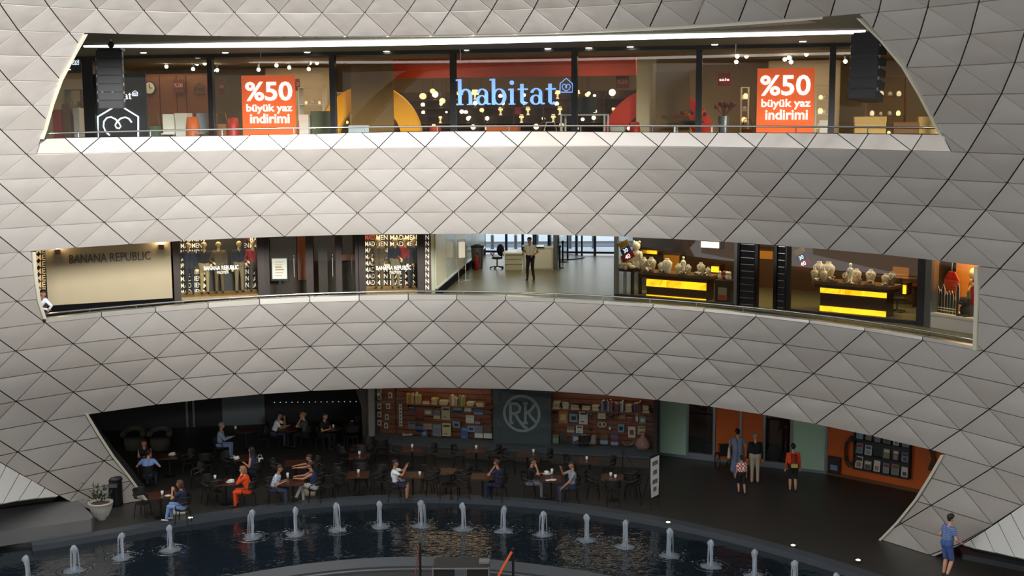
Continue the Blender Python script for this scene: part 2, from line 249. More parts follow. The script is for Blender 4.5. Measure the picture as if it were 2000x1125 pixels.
 21: (-7, '-1913,3250,-1250 -1808,3427,-1249 -1691,3591,-1248 -1569,3735,-1245 -1439,3866,-1243 -1301,3982,-1242 -1155,4083,-1241 -1003,4168,-1240 -845,4237,-1240 -683,4289,-1241 -517,4322,-1241 -349,4338,-1242 -180,4334,-1242 -11,4312,-1242 157,4270,-1243 321,4210,-1243 481,4131,-1243 636,4034,-1243 784,3920,-1243 924,3790,-1243 1055,3644,-1244 1176,3484,-1244 1286,3310,-1246 1384,3126,-1248 1470,2930,-1251 1542,2726,-1254 1599,2517,-1253 1643,2303,-1252 1672,2085,-1251'),
 22: (-8, '-1965,3160,-1333 -1865,3343,-1333 -1754,3515,-1332 -1634,3669,-1330 -1508,3807,-1327 -1373,3930,-1325 -1231,4040,-1324 -1081,4133,-1324 -926,4210,-1324 -765,4271,-1324 -601,4314,-1324 -434,4338,-1325 -264,4344,-1325 -95,4331,-1326 74,4299,-1326 240,4248,-1326 403,4178,-1326 561,4090,-1326 713,3984,-1326 858,3862,-1326 994,3723,-1326 1120,3570,-1327 1236,3402,-1328 1340,3222,-1330 1432,3032,-1332 1511,2831,-1336 1576,2624,-1337 1627,2412,-1336 1663,2195,-1335'),
}
# ------------------------------------------------------------------ shared materials
def panel_metal():
    m = mat('panel_metal', C255(196, 189, 180), 0.36, 0.45, spec=0.5); n = m.node_tree.nodes; l = m.node_tree.links; b = n['Principled BSDF']
    tc = n.new('ShaderNodeTexCoord'); t = n.new('ShaderNodeTexNoise'); t.inputs['Scale'].default_value = 1.1; t.inputs['Detail'].default_value = 2
    l.new(tc.outputs['Object'], t.inputs['Vector']); bp = n.new('ShaderNodeBump'); bp.inputs['Distance'].default_value = 0.05; bp.inputs['Strength'].default_value = 1.0
    l.new(t.outputs['Fac'], bp.inputs['Height']); l.new(bp.outputs['Normal'], b.inputs['Normal'])
    oi = n.new('ShaderNodeObjectInfo'); mx = n.new('ShaderNodeMix'); mx.data_type = 'RGBA'
    mx.inputs[6].default_value = (*C255(203, 195, 186), 1); mx.inputs[7].default_value = (*C255(217, 211, 204), 1)
    l.new(oi.outputs['Random'], mx.inputs[0]); l.new(mx.outputs[2], b.inputs['Base Color'])
    t2 = n.new('ShaderNodeTexNoise'); t2.inputs['Scale'].default_value = 2.3; l.new(tc.outputs['Object'], t2.inputs['Vector'])
    mr = n.new('ShaderNodeMapRange'); mr.inputs['To Min'].default_value = 0.27; mr.inputs['To Max'].default_value = 0.43
    l.new(t2.outputs['Fac'], mr.inputs['Value']); l.new(mr.outputs[0], b.inputs['Roughness'])
panel_metal()
mat('joint', (0.012, 0.012, 0.012), 0.9)
mat('trim_metal', C255(214, 210, 192), 0.4, 0.15)
mat('coping_metal', C255(196, 192, 184), 0.3, 0.75)
mat('chrome', C255(205, 205, 200), 0.2, 0.9)
mat('steel', C255(130, 134, 138), 0.35, 0.8)
mat('black', (0.010, 0.010, 0.012), 0.5)
mat('blackgloss', (0.008, 0.008, 0.012), 0.2)
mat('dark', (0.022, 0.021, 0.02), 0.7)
mat('slab', C255(120, 116, 110), 0.8, noise=0.1)
mat('soffit', C255(178, 172, 163), 0.6)
mat('ceil_olive', C255(120, 116, 96), 0.7)
mat('white', C255(232, 231, 226), 0.5)
mat('offwhite', C255(208, 203, 192), 0.6)
mat('stone', C255(88, 85, 80), 0.55, noise=0.18, nscale=3, bump=0.004, bscale=12)
mat('stone_floor', C255(52, 50, 46), 0.5, noise=0.2, nscale=2.5)
mat('tile_floor', C255(112, 107, 74), 0.34, noise=0.08, nscale=2)
mat('concrete', C255(140, 138, 134), 0.75, noise=0.1, nscale=1.5)
mat('wood_dark', C255(66, 40, 26), 0.45, noise=0.25, nscale=6)
mat('wood_red', C255(108, 60, 38), 0.4, noise=0.2, nscale=6)
mat('wood_orange', C255(112, 62, 30), 0.5, noise=0.2, nscale=5)
mat('wood_slat', C255(122, 66, 40), 0.55, noise=0.2, nscale=5)
glass('glass_front', (0.93, 0.95, 0.93), 0.55, 0.01)
glass('glass_clear', (0.97, 0.99, 0.98), 0.5)
glass('glass_rail', (0.80, 0.84, 0.78), 1.2, 0.05)
# ------------------------------------------------------------------ the dome: triangular lattice, openings, panels
LT = {}
for k, (h0, s_) in LAT.items():
    for i, t in enumerate(s_.split()):
        x, y, z = (float(c) / 100 for c in t.split(',')); LT[k, h0 + 2 * i] = V((x, y, z + CAMZ))
def to_px(p):
    d = p - EYE; c = d.dot(FW); return (1000 + F_PX * d.dot(RT) / c, 562.5 - F_PX * d.dot(UP) / c)
JAMB = {'top': ([(168, 62), (140, 110), (115, 158), (98, 205), (85, 253), (75, 290)], [(1678, 28), (1725, 80), (1768, 132), (1800, 186), (1829, 242), (1855, 290)]),
        'mid': ([(60, 480), (66, 541), (73, 590), (84, 626)], [(1910, 510), (1912, 577), (1910, 632), (1908, 690)]),
        'low': ([(163, 804), (190, 850), (217, 891), (245, 926), (290, 990), (310, 1020)], [(1848, 880), (1822, 930), (1794, 975), (1758, 1019), (1700, 1075), (1650, 1120)])}
SILL = [(60, 271), (160, 268), (288, 266.5), (480, 264), (625, 261), (760, 257.5), (900, 256), (1030, 256), (1300, 258), (1590, 259.5), (1840, 262), (1960, 264)]
OUT_L = [(-60, 868), (0, 903), (50, 932), (115, 968), (190, 1010), (260, 1050)]
OUT_R = [(1780, 1127), (1830, 1094), (1880, 1063), (1940, 1024), (2000, 985), (2120, 905)]
def side(a, b, p): return (b[0] - a[0]) * (p[1] - a[1]) - (b[1] - a[1]) * (p[0] - a[0])
def clip(poly, a, b, keep):                           # keep=+1: points with side>=0
    o = []; n = len(poly)
    for i in range(n):
        P, Q = poly[i], poly[(i + 1) % n]; sp, sq = side(a, b, P) * keep, side(a, b, Q) * keep
        if sp >= 0: o.append(P)
        if sp * sq < 0:
            t = sp / (sp - sq); o.append((P[0] + (Q[0] - P[0]) * t, P[1] + (Q[1] - P[1]) * t))
    return o
def area(p): return abs(sum(p[i][0] * p[(i + 1) % len(p)][1] - p[(i + 1) % len(p)][0] * p[i][1] for i in range(len(p)))) / 2
def seg_at(poly, y):                                  # the jamb segment at height y (pixels)
    for a, b in zip(poly, poly[1:]):
        if a[1] <= y <= b[1]: return a, b
    return (poly[0], poly[1]) if y < poly[0][1] else (poly[-2], poly[-1])
def seg_atx(poly, x):
    for a, b in zip(poly, poly[1:]):
        if a[0] <= x <= b[0]: return a, b
    return (poly[0], poly[1]) if x < poly[0][0] else (poly[-2], poly[-1])
walls = {}
for nm, lb in (('wall_upper', None), ('wall_middle', None), ('wall_lower', None), ('wall_left', None), ('wall_right', None)):
    walls[nm] = dict(bk=MB(), panels=[])
def inset(P, g):
    n = len(P); c = sum(P, V()) / n; nr = V()
    for i in range(n): nr += (P[i] - c).cross(P[(i + 1) % n] - c)
    nr.normalize(); out = []
    for i in range(n):
        a, b, d = P[i - 1], P[i], P[(i + 1) % n]
        e1 = nr.cross(b - a).normalized(); e2 = nr.cross(d - b).normalized()
        k = 1 + e1.dot(e2)
        if k < 0.05: k = 0.05
        out.append(b + (e1 + e2) * (min(g / k, 4 * g)))
    return out, nr, c
def panel_mesh(P, tri, rnd):
    """one cladding panel: slightly cushioned sheet with folded edges"""
    P = [P[0]] + [p for p, q in zip(P[1:], P[:-1]) if (p - q).length > 0.02]
    if len(P) > 2 and (P[0] - P[-1]).length < 0.02: P.pop()
    if len(P) < 3: return None
    Q, nr, c = inset(P, 0.016)
    if nr.dot(EYE - c) < 0: nr = -nr
    mb = MB(); mb.smooth = True; vs = []; fs = []
    if tri and len(Q) == 3:
        N = 5; idx = {}; bul = rnd.uniform(0.012, 0.042); s1, s2, s3 = rnd.uniform(.2, 1), rnd.uniform(.2, 1), rnd.uniform(.2, 1)
        for i in range(N + 1):
            for j in range(N + 1 - i):
                a, b = i / N, j / N; g = 1 - a - b
                w = 27 * a * b * g * bul * 0.6 + bul * 0.9 * (a * b * s1 + b * g * s2 + a * g * s3)
                idx[i, j] = len(vs); vs.append(Q[0] * a + Q[1] * b + Q[2] * g + nr * w)
        for i in range(N):
            for j in range(N - i):
                fs.append((idx[i, j], idx[i + 1, j], idx[i, j + 1]))
                if i + j < N - 1: fs.append((idx[i + 1, j], idx[i + 1, j + 1], idx[i, j + 1]))
        rim = [idx[i, 0] for i in range(N + 1)] + [idx[N - j, j] for j in range(1, N + 1)] + [idx[0, N - j] for j in range(1, N)]
    else:
        vs = list(Q); rim = list(range(len(Q))); fs = [tuple(rim)]
    # orient
    f0 = fs[0]; nn = (vs[f0[1]] - vs[f0[0]]).cross(vs[f0[2]] - vs[f0[0]])
    if nn.dot(nr) < 0: fs = [tuple(reversed(f)) for f in fs]
    mb.add([p - c for p in vs], fs); mb.smooth = False
    # folded edge, separate verts so that the edge stays crisp
    rp = [vs[i] for i in rim]; n = len(rp); e = [p - c for p in rp] + [p - c - nr * 0.05 for p in rp]
    mb.add(e, [(i, (i + 1) % n, n + (i + 1) % n, n + i) for i in range(n)])
    return mb, c
rp = random.Random(3)
def plane_hit(px, A, nr): return on_plane(px[0], px[1], A, nr)
for k in range(-3, 21):
    for h in range(-8, 50):
        for up in (True, False):
            if up: ids = [(k, h), (k + 1, h - 1), (k + 1, h + 1)]
            else: ids = [(k, h - 1), (k, h + 1), (k + 1, h)]
            if not all(i in LT for i in ids): continue
            P3 = [LT[i] for i in ids]; c = sum(P3, V()) / 3
            nr = (P3[1] - P3[0]).cross(P3[2] - P3[0]).normalized()
            if nr.dot(EYE - c) < 0: nr = -nr
            px = [to_px(p) for p in P3]; cx, cy = to_px(c); pieces = []; sill = False
            if k < 1: pieces = [('wall_upper', px, True)]
            elif 6 <= k <= 9: pieces = [('wall_middle', px, True)]
            elif 13 <= k <= 16: pieces = [('wall_lower', px, True)]
            else:
                op = 'top' if k < 6 else 'mid' if k < 13 else 'low'
                ya, yb = min(p[1] for p in px), max(p[1] for p in px); jl, jr = JAMB[op]
                a, b = seg_at(jl, cy); q = clip(px, a, b, 1)
                if area(q) > 25: pieces.append(('wall_left', q, area(q) > 0.999 * area(px)))
                a, b = seg_at(jr, cy); q = clip(px, a, b, -1)
                if area(q) > 25: pieces.append(('wall_right', q, area(q) > 0.999 * area(px)))
                if k == 5:
                    a, b = seg_at(jl, 262); q = clip(px, a, b, -1); a, b = seg_at(jr, 262); q = clip(q, a, b, 1) if len(q) > 2 else q
                    if len(q) > 2:
                        a, b = seg_atx(SILL, cx); q = clip(q, a, b, 1)
                        if len(q) > 2 and area(q) > 25: pieces.append(('wall_middle', q, 'sill'))
                if k >= 17:
                    np_ = []
                    for w_, q, full in pieces:
                        qq = clip(q, *seg_atx(OUT_L, min(max(cx, -60), 250)), -1) if w_ == 'wall_left' else clip(q, *seg_atx(OUT_R, cx), -1)
                        if len(qq) > 2:
                            # cut at the floor
                            q3 = [plane_hit(t, P3[0], nr) for t in qq]
                            if max(t.z for t in q3) < 0.05: continue
                            np_.append((w_, qq, full and area(qq) > 0.999 * area(q)))
                    pieces = np_
            for w_, q, full in pieces:
                Q3 = P3 if full is True else [plane_hit(t, P3[0], nr) for t in q]
                if full == 'sill':
                    Q3 = []
                    for t in q:
                        y_s = interp(t[0], SILL); p = plane_hit(t, P3[0], nr)
                        if abs(t[1] - y_s) < 2.0: p = EYE + (p - EYE) * (1 + 0.42 / (p - EYE).length)
                        Q3.append(p)
                if k >= 17: Q3 = [V((p.x, p.y, max(p.z, 0.0))) for p in Q3]
                r_ = panel_mesh(Q3, full is True, rp)
                if r_ is None: continue
                walls[w_]['panels'].append(r_)
                n2 = nr
                if full == 'sill':
                    n2 = inset(Q3, 0.01)[1]; n2 = n2 if n2.dot(EYE - c) > 0 else -n2
                bk = [p - n2 * 0.045 for p in Q3]; o = MB(); m = len(bk)
                walls[w_]['bk'].add(bk + [p - n2 * (0.05 if full == 'sill' else 0.16) for p in bk], [list(range(m)), list(range(m, 2 * m))[::-1]] + [(i, (i + 1) % m, m + (i + 1) % m, m + i) for i in range(m)])
for nm, w in walls.items():
    wo = w['bk'].build(nm, 'joint', kind='structure')
    for mb, c in w['panels']: mb.build('panel', 'panel_metal', wo, T(c))
# bevelled metal trims along the jambs of the three openings
def dome_pt(x, y, push=0.0):
    best = None; d = ray(x, y)
    lo, hi = 20.0, 60.0
    tab = [(z + CAMZ, r) for r, z in DPROF]
    def g(t):
        p = EYE + d * t; r = interp(-p.z, [(-a, b) for a, b in tab]); return math.hypot(p.x - DCX, (p.y - DCY) / DEY) - r
    ts = [lo + (hi - lo) * i / 80 for i in range(81)]; root = None
    for a, b in zip(ts, ts[1:]):
        if g(a) < 0 <= g(b): root = (a, b)
    if root is None: return EYE + d * 36
    a, b = root
    for _ in range(30):
        m = (a + b) / 2
        if g(m) < 0: a = m
        else: b = m
    return EYE + d * (a + push)
DPROF = [(10.81, 4.19), (11.57, 3.74), (12.29, 3.26), (12.98, 2.74), (13.64, 2.21), (14.26, 1.64), (14.84, 1.05), (15.39, .44), (15.91, -.2), (16.39, -.86), (16.83, -1.53), (17.24, -2.23), (17.61, -2.94), (17.96, -3.67), (18.27, -4.42), (18.55, -5.18), (18.79, -5.95), (19.01, -6.73), (19.2, -7.53), (19.37, -8.33), (19.51, -9.14), (19.62, -9.96), (19.72, -10.78), (19.8, -11.61), (19.85, -12.44), (19.9, -13.27)]
TRIMS = [('trim_1', [(164, 67), (140, 110), (115, 158), (98, 205), (85, 253), (78, 272)], 6, 1), ('trim_2', [(1680, 36), (1725, 80), (1768, 132), (1800, 186), (1829, 242), (1841, 263)], 4, -1),
         ('trim_3', [(62, 492), (66, 541), (73, 590), (84, 623)], 6, 1), ('trim_4', [(1912, 521), (1913, 577), (1911, 632), (1909, 684)], 7, -1),
         ('trim_5', [(165, 808), (190, 850), (217, 891), (245, 926), (285, 981)], 6, 1), ('trim_6', [(1846, 888), (1822, 930), (1794, 975), (1758, 1019), (1722, 1056)], 6, -1)]
for nm, pts, w, s_ in TRIMS:
    A = [dome_pt(x - (0 if s_ > 0 else w), y) for x, y in pts]; B = [dome_pt(x + (w if s_ > 0 else 0), y) for x, y in pts]
    outn = [V((p.x - DCX, (p.y - DCY) / DEY ** 2, 0)).normalized() for p in A]
    A = [a - n * 0.06 for a, n in zip(A, outn)]; B = [b - n * 0.06 for b, n in zip(B, outn)]
    mb = MB(); mb.sheet(A, B, [n * 0.22 for n in outn]); mb.build(nm, 'trim_metal', kind='structure')
    # the reveal behind the trim, going back into the building
    E_ = B if s_ > 0 else A
    if nm not in ('trim_5', 'trim_6'):
        mb = MB(); mb.sheet([e + n * 0.2 for e, n in zip(E_, outn)], [e + n * 1.1 for e, n in zip(E_, outn)], V((-0.06 * s_, 0, 0)))
        mb.build(nm.replace('trim', 'trim_1'), 'dark', kind='structure')
    else:
        back = [e + n * 1.6 + V((0.5 * s_, 0, 0)) for e, n in zip(E_, outn)]
        mb = MB(); mb.sheet([e + n * 0.2 for e, n in zip(E_, outn)], back, V((-0.06 * s_, 0, 0)))
        mb.build(nm.replace('trim', 'trim_1'), 'dark', kind='structure')
# metal coping on the lower band, one piece between each pair of lattice points, and the glass balustrade above it
cop = []
hs = [h for h in range(1, 38, 2)]
COPY = [(80, 623), (197, 609), (303, 600), (406, 591), (506, 584), (603, 580), (700, 577), (795, 575), (890, 575.5), (985, 577.5), (1080, 582), (1176, 587), (1274, 594), (1373, 602), (1474, 613), (1579, 625), (1688, 640), (1801, 657), (1908, 676), (1960, 690)]
for h0, h1 in zip([0.2] + hs[1:], hs[1:] + [36.9]):
    def row(h):
        a = int(math.floor(h)); a = a if a % 2 else a - 1; t = (h - a) / 2
        return LT[13, a].lerp(LT[13, a + 2], t)
    if h1 <= h0: continue
    p0, p1 = row(h0 if h0 > 1 else 1.0), row(min(h1, 36.85))
    d = (p1 - p0).normalized(); n = V((d.y, -d.x, 0)).normalized(); p0 = p0 + d * 0.014; p1 = p1 - d * 0.014
    q = []
    for p in (p0, p1):
        x, y = to_px(p); r = math.hypot(p.x - DCX, (p.y - DCY) / DEY) + 0.03; t_ = on_cyl(x, interp(x, COPY), r); q.append(t_)
    mb = MB(); c = (p0 + p1) / 2
    A = [p0 + n * 0.02, p1 + n * 0.02]; B = [V((p0.x, p0.y, q[0].z)) + n * 0.02, V((p1.x, p1.y, q[1].z)) + n * 0.02]
    mb.sheet([a - c for a in A], [b - c for b in B], -n * 0.3)
    cop.append(mb.build('coping_panel', 'coping_metal', bpy.data.objects['wall_lower'], T(c)))
RAIL = [(84, 613), (195, 602), (300, 593.5), (405, 585), (500, 578.5), (600, 573.5), (700, 570.2), (800, 568.5), (900, 569), (1000, 571.2), (1100, 575.5), (1200, 579.5), (1300, 586), (1400, 594), (1500, 603.5), (1600, 615), (1700, 629.5), (1800, 646), (1907, 664)]
def smooth_poly(tab, n):
    x0, x1 = tab[0][0], tab[-1][0]; xs = np.array([t[0] for t in tab]); ys = np.array([t[1] for t in tab])
    pc = np.polyfit((xs - 1000) / 1000, ys, 5); return [(x0 + (x1 - x0) * i / n, float(np.polyval(pc, (x0 + (x1 - x0) * i / n - 1000) / 1000))) for i in range(n + 1)]
bal = thing('glass_balustrade', 'glass balustrade strip with thin chrome handrail along the middle gallery', 'balustrade', dome_pt(960, 575) + V((0, .3, 0)))
Mi = inv(bal)
rl = [on_cyl(x, y, 18.79 + 0.38) for x, y in smooth_poly(RAIL, 60)]
mb = MB(); mb.smooth = True; mb.tube([Mi @ p for p in rl], 0.028, 8); mb.build('handrail', 'chrome', bal)
for i in range(0, 60, 3):
    seg = rl[i:i + 4]
    if len(seg) < 2: continue
    lo = [V((p.x, p.y, ZM + 0.45)) for p in seg]; t = V((0, 0.015, 0))
    a = seg[0].lerp(seg[-1], 0.012); mb = MB()
    mb.sheet([Mi @ p for p in lo], [Mi @ (p - V((0, 0, 0.035))) for p in seg], t); mb.build('glass_pane', 'glass_rail', bal)
    mb = MB(); p = seg[0]; mb.box(-0.012, 0.012, -0.02, 0.02, ZM + 0.3 - p.z, -0.02); mb.build('bracket', 'steel', bal, Mi @ T(p))
# top gallery rail
RAIL2 = [(83, 261), (200, 258), (400, 253), (600, 250), (800, 247.5), (900, 246.5), (1000, 246), (1100, 246), (1300, 246), (1500, 247), (1700, 248.5), (1835, 249.5)]
th = thing('gallery_rail', 'slim white chrome handrail across the top gallery in front of the furniture store', 'handrail', on_cyl(960, 247, 16.9))
Mi = inv(th); rl = [on_cyl(x, y, 16.75) for x, y in smooth_poly(RAIL2, 50)]
mb = MB(); mb.smooth = True; mb.tube([Mi @ p for p in rl], 0.026, 8); mb.build('rail', 'chrome', th)
for i in range(2, 50, 4):
    mb = MB(); mb.cyl((0, 0, -1.0), (0, 0, -0.02), 0.016, n=8); mb.build('post', 'steel', th, Mi @ T(rl[i]))
# ------------------------------------------------------------------ floor slabs that follow the dome
def slab(name, r0, z0, z1, m, yb=63.0, kind='structure'):
    o = [];
    for i in range(41):
        az = -0.95 + 1.9 * i / 40 + 0.08; p = cyl_pt(az, r0, 0); o.append((p.x, p.y))
    o = [(-40, yb), (-40, o[0][1])] + o + [(40, o[-1][1]), (40, yb)]
    o = o[::-1]
    mb = MB(); mb.prism(o, z0, z1); return mb.build(name, m, kind=kind)
slab('floor_top', 17.25, ZT - 0.3, ZT, 'tile_floor'); slab('floor_middle', 19.35, ZM - 0.35, ZM, 'tile_floor')
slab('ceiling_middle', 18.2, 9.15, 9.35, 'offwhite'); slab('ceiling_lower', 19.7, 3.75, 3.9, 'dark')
# parapet walls behind the bands (closing the gap between cladding and slabs)
for nm, r0, z0, z1 in (('trim_21', 17.25, ZT - 0.3, CAMZ - 0.50), ('trim_22', 19.35, ZM - 0.35, ZM + 0.45)):
    A = [cyl_pt(-0.78 + 1.72 * i / 50, r0, z0) for i in range(51)]; B = [V((p.x, p.y, z1)) for p in A]
    MB().sheet(A, B, V((0, 0.12, 0))).build(nm, 'slab', kind='structure')
# ------------------------------------------------------------------ ground floor, pool
RIM = [(60, 1058), (135, 1044), (175, 1041), (280, 1022), (350, 1009), (490, 988), (595, 977), (700, 969), (850, 965.5), (1000, 970), (1100, 979), (1200, 993), (1300, 1012), (1400, 1034), (1550, 1068), (1700, 1116), (1800, 1152)]
RIMI = [(240, 1172), (300, 1158), (400, 1136), (515, 1109), (600, 1096), (700, 1088.5), (850, 1085.5), (966, 1092), (1080, 1103), (1200, 1122), (1300, 1142), (1400, 1165)]
def fit_floor(tab, z, n, deg=5):
    return [on_z(x, y, z) for x, y in [(tab[0][0] + (tab[-1][0] - tab[0][0]) * i / n, 0) for i in range(n + 1)] for y in [float(np.polyval(np.polyfit([(t[0] - 900) / 900 for t in tab], [t[1] for t in tab], deg), (x - 900) / 900))]]
rim = fit_floor(RIM, 0.06, 48); rimi = fit_floor(RIMI, 0.06, 32, 4)
def offs(poly, d):
    o = []
    for i, p in enumerate(poly):
        t = (poly[min(i + 1, len(poly) - 1)] - poly[max(i - 1, 0)]).normalized(); o.append(p + V((-t.y, t.x, 0)) * d)
    return o
def ground():
    out = [(p.x, p.y) for p in rim]
    o = [(-60, out[0][1])] + out + [(60, out[-1][1]), (60, 63), (-60, 63)]
    MB().prism(o, -0.3, 0.0).build('floor_ground', 'stone_floor', kind='structure')
ground()
rw = offs(rim, -0.42)
mb = MB(); A = [V((p.x, p.y, 0.06)) for p in rim]; B = [V((p.x, p.y, 0.06)) for p in rw]
mat('rim_stone', C255(68, 74, 80), 0.35, noise=0.12, nscale=4)
mb.sheet(A, B, V((0, 0, -0.5))).build('trim_23', 'rim_stone', kind='structure')
mat('pool_bed', (0.010, 0.014, 0.018), 0.6)
def water():
    m = mat('water', (0.010, 0.016, 0.022), 0.06, spec=0.5); n = m.node_tree.nodes; l = m.node_tree.links
    tc = n.new('ShaderNodeTexCoord'); t = n.new('ShaderNodeTexNoise'); t.inputs['Scale'].default_value = 3.5; t.inputs['Detail'].default_value = 3
    l.new(tc.outputs['Object'], t.inputs['Vector']); bp = n.new('ShaderNodeBump'); bp.inputs['Distance'].default_value = 0.03; bp.inputs['Strength'].default_value = 0.6
    l.new(t.outputs['Fac'], bp.inputs['Height']); l.new(bp.outputs['Normal'], n['Principled BSDF'].inputs['Normal'])
water()
WZ = -0.12
mb = MB(); mb.prism([(-21, 12), (21, 12), (21, 47), (-21, 47)], -0.5, WZ)
mb.build('pool_water', 'water', label='dark still fountain pool water in a curved basin', cat='water', kind='stuff')
A = [V((p.x, p.y, 0.02)) for p in rimi]; B = [V((p.x, p.y, 0.02)) for p in offs(rimi, -0.75)]
MB().sheet(A, B, V((0, 0, -0.5))).build('trim_24', 'rim_stone', kind='structure')
A = [V((p.x, p.y, -0.02)) for p in offs(rimi, -0.80)]; B = [V((p.x, p.y, -0.02)) for p in offs(rimi, -0.92)]
MB().sheet(A, B, V((0, 0, -0.4))).build('trim_25', 'steel', kind='structure')
# stage floor inside the ring
o = [(p.x, p.y) for p in offs(rimi, -1.0)]
MB().prism([(o[0][0], 10), *o, (o[-1][0], 10)][::-1], -0.5, -0.06).build('floor_stage', 'dark', kind='structure')
# unseen blocks behind and beside the viewer, added to shade the lower storeys
mat('shade_wall_stone', C255(176, 168, 155), 0.8)
MB().box(8, 60, -14, 8, -0.5, 14.0).build('wall_shade_right', 'shade_wall_stone', kind='structure')
MB().box(-60, -8, -14, 8, -0.5, 16.5).build('wall_shade_left', 'shade_wall_stone', kind='structure')
MB().box(-8, 8, -14, -2, -0.5, 15.9).build('wall_shade_back', 'shade_wall_stone', kind='structure')
# ================================================================== TOP GALLERY: furniture store
ORD = ['first', 'second', 'third', 'fourth', 'fifth', 'sixth', 'seventh', 'eighth', 'ninth', 'tenth', 'eleventh', 'twelfth', 'thirteenth', 'fourteenth', 'fifteenth', 'sixteenth', 'seventeenth', 'eighteenth', 'nineteenth', 'twentieth'] + ['%dth' % i for i in range(21, 60)]
slab('ceiling_top', 13.8, CAMZ + 2.36, CAMZ + 2.6, 'ceil_olive')
A = [cyl_pt(-0.80 + 1.62 * i / 60, 13.78, CAMZ + 2.2) for i in range(61)]; B = [V((p.x, p.y, CAMZ + 2.45)) for p in A]
MB().sheet(A, B, V((0, 0.05, 0))).build('trim_31', 'trim_metal', kind='structure')
# soffit boards just inside the lip
sof = None
for i in range(26):
    a0, a1 = -0.74 + 1.48 * i / 26 + 0.003, -0.74 + 1.48 * (i + 1) / 26 - 0.003
    P = [cyl_pt(a0, 13.85, CAMZ + 2.33), cyl_pt(a1, 13.85, CAMZ + 2.33)]; Q = [cyl_pt(a0, 15.8, CAMZ + 2.33), cyl_pt(a1, 15.8, CAMZ + 2.33)]
    if sof is None: sof = link('ceiling_soffit', MB().sheet([cyl_pt(-0.75, 13.85, CAMZ + 2.355), cyl_pt(-0.5, 13.85, CAMZ + 2.355)], [cyl_pt(-0.75, 14, CAMZ + 2.355), cyl_pt(-0.5, 14, CAMZ + 2.355)], V((0, 0, -0.01))).mesh('ceiling_soffit', 'soffit'), kind='structure')
    MB().sheet(P, Q, V((0, 0, 0.025))).build('soffit_board', 'soffit', sof)
p1 = at_Y(412, 180, 47.3); p2 = at_Y(1640, 180, 42.3); dd = (p2 - p1)
FT = Frame(p1 - dd * 0.32, p2 + dd * 0.30, ZT)
# white half round fascia along the ceiling, its daylit look put in as emission
mat('glow_fascia', (1, 1, 0.98), 0.3, emit=2.0, emit_col=(1, 0.99, 0.95))
FASCIA = [(165, 88), (400, 88.5), (700, 85.5), (1000, 79), (1300, 71), (1690, 60)]
cv = thing('glow_fascia', 'long white half round fascia with painted-in glow under the top gallery ceiling', 'light', (0, 40, CAMZ + 2.3))
cpts = [on_plane(x, y, FT.A - FT.n * 6.2, FT.n) for x, y in smooth_poly(FASCIA, 40)]; Mi = inv(cv)
mb = MB(); mb.smooth = True; mb.tube([Mi @ p for p in cpts], 0.075, 10); mb.build('fascia_tube', 'glow_fascia', cv)
mb = MB(); mb.sheet([Mi @ (p + V((0, 0.03, 0.08))) for p in cpts], [Mi @ (p + V((0, 0.2, 0.02))) for p in cpts], V((0, 0, 0.06))); mb.build('fascia_back', 'soffit', cv)
# downlights
mat('lamp_glow', (1, 0.93, 0.78), 0.4, emit=9, emit_col=(1, 0.9, 0.72))
zc = CAMZ + 2.36
for i, (x, y) in enumerate([(280, 102), (440, 102), (600, 101), (755, 99.5), (912, 97), (1070, 94), (1150, 92.5), (1231, 90.5), (1396, 86), (1568, 80)]):
    p = on_z(x, y, zc); o = thing('downlight', 'recessed round downlight in the top gallery ceiling, %s from the left' % ORD[i], 'light', p, group='ceiling downlights of the top gallery')
    MB().lathe([(0.12, -0.02), (0.13, -0.005), (0.13, 0.0)], 14).build('bezel', 'white', o); MB().lathe([(0.10, -0.028), (0.105, -0.02)], 14).build('bulb', 'lamp_glow', o)
def fbox(mb, F, x0, y0, x1, y1, d0, d1):               # box whose front face fills a pixel rectangle at depth d0
    a, b, z0, z1 = F.rect(x0, y0, x1, y1, d0); mb.box(a, b, d0, d1, z0, z1); return a, b, z0, z1
win = MB(); u0, u1 = FT.uz(40, 180)[0], FT.uz(1960, 180)[0]; zt = FT.uz(885, 104)[1]
win.box(u0, u1, -0.08, 0.12, zt, zt + 0.22); wo = win.build('window_1', 'black', None, FT.mw, kind='structure')
MX = [40, 174, 412, 650, 885, 1122, 1365, 1625, 1880]; us = [FT.uz(x, 180)[0] for x in MX]
for i, u in enumerate(us):
    w = 0.10 if i != 1 else 0.22; MB().box(u - w, u + w, -0.06, 0.14, 0, zt).build('mullion', 'black', wo)
for a, b in zip(us, us[1:]): MB().box(a + 0.1, b - 0.1, 0.03, 0.05, 0.02, zt).build('glass_pane', 'glass_front', wo)
MB().box(u0, u1, -0.05, 0.12, 0, 0.16).build('bottom_rail', 'black', wo)
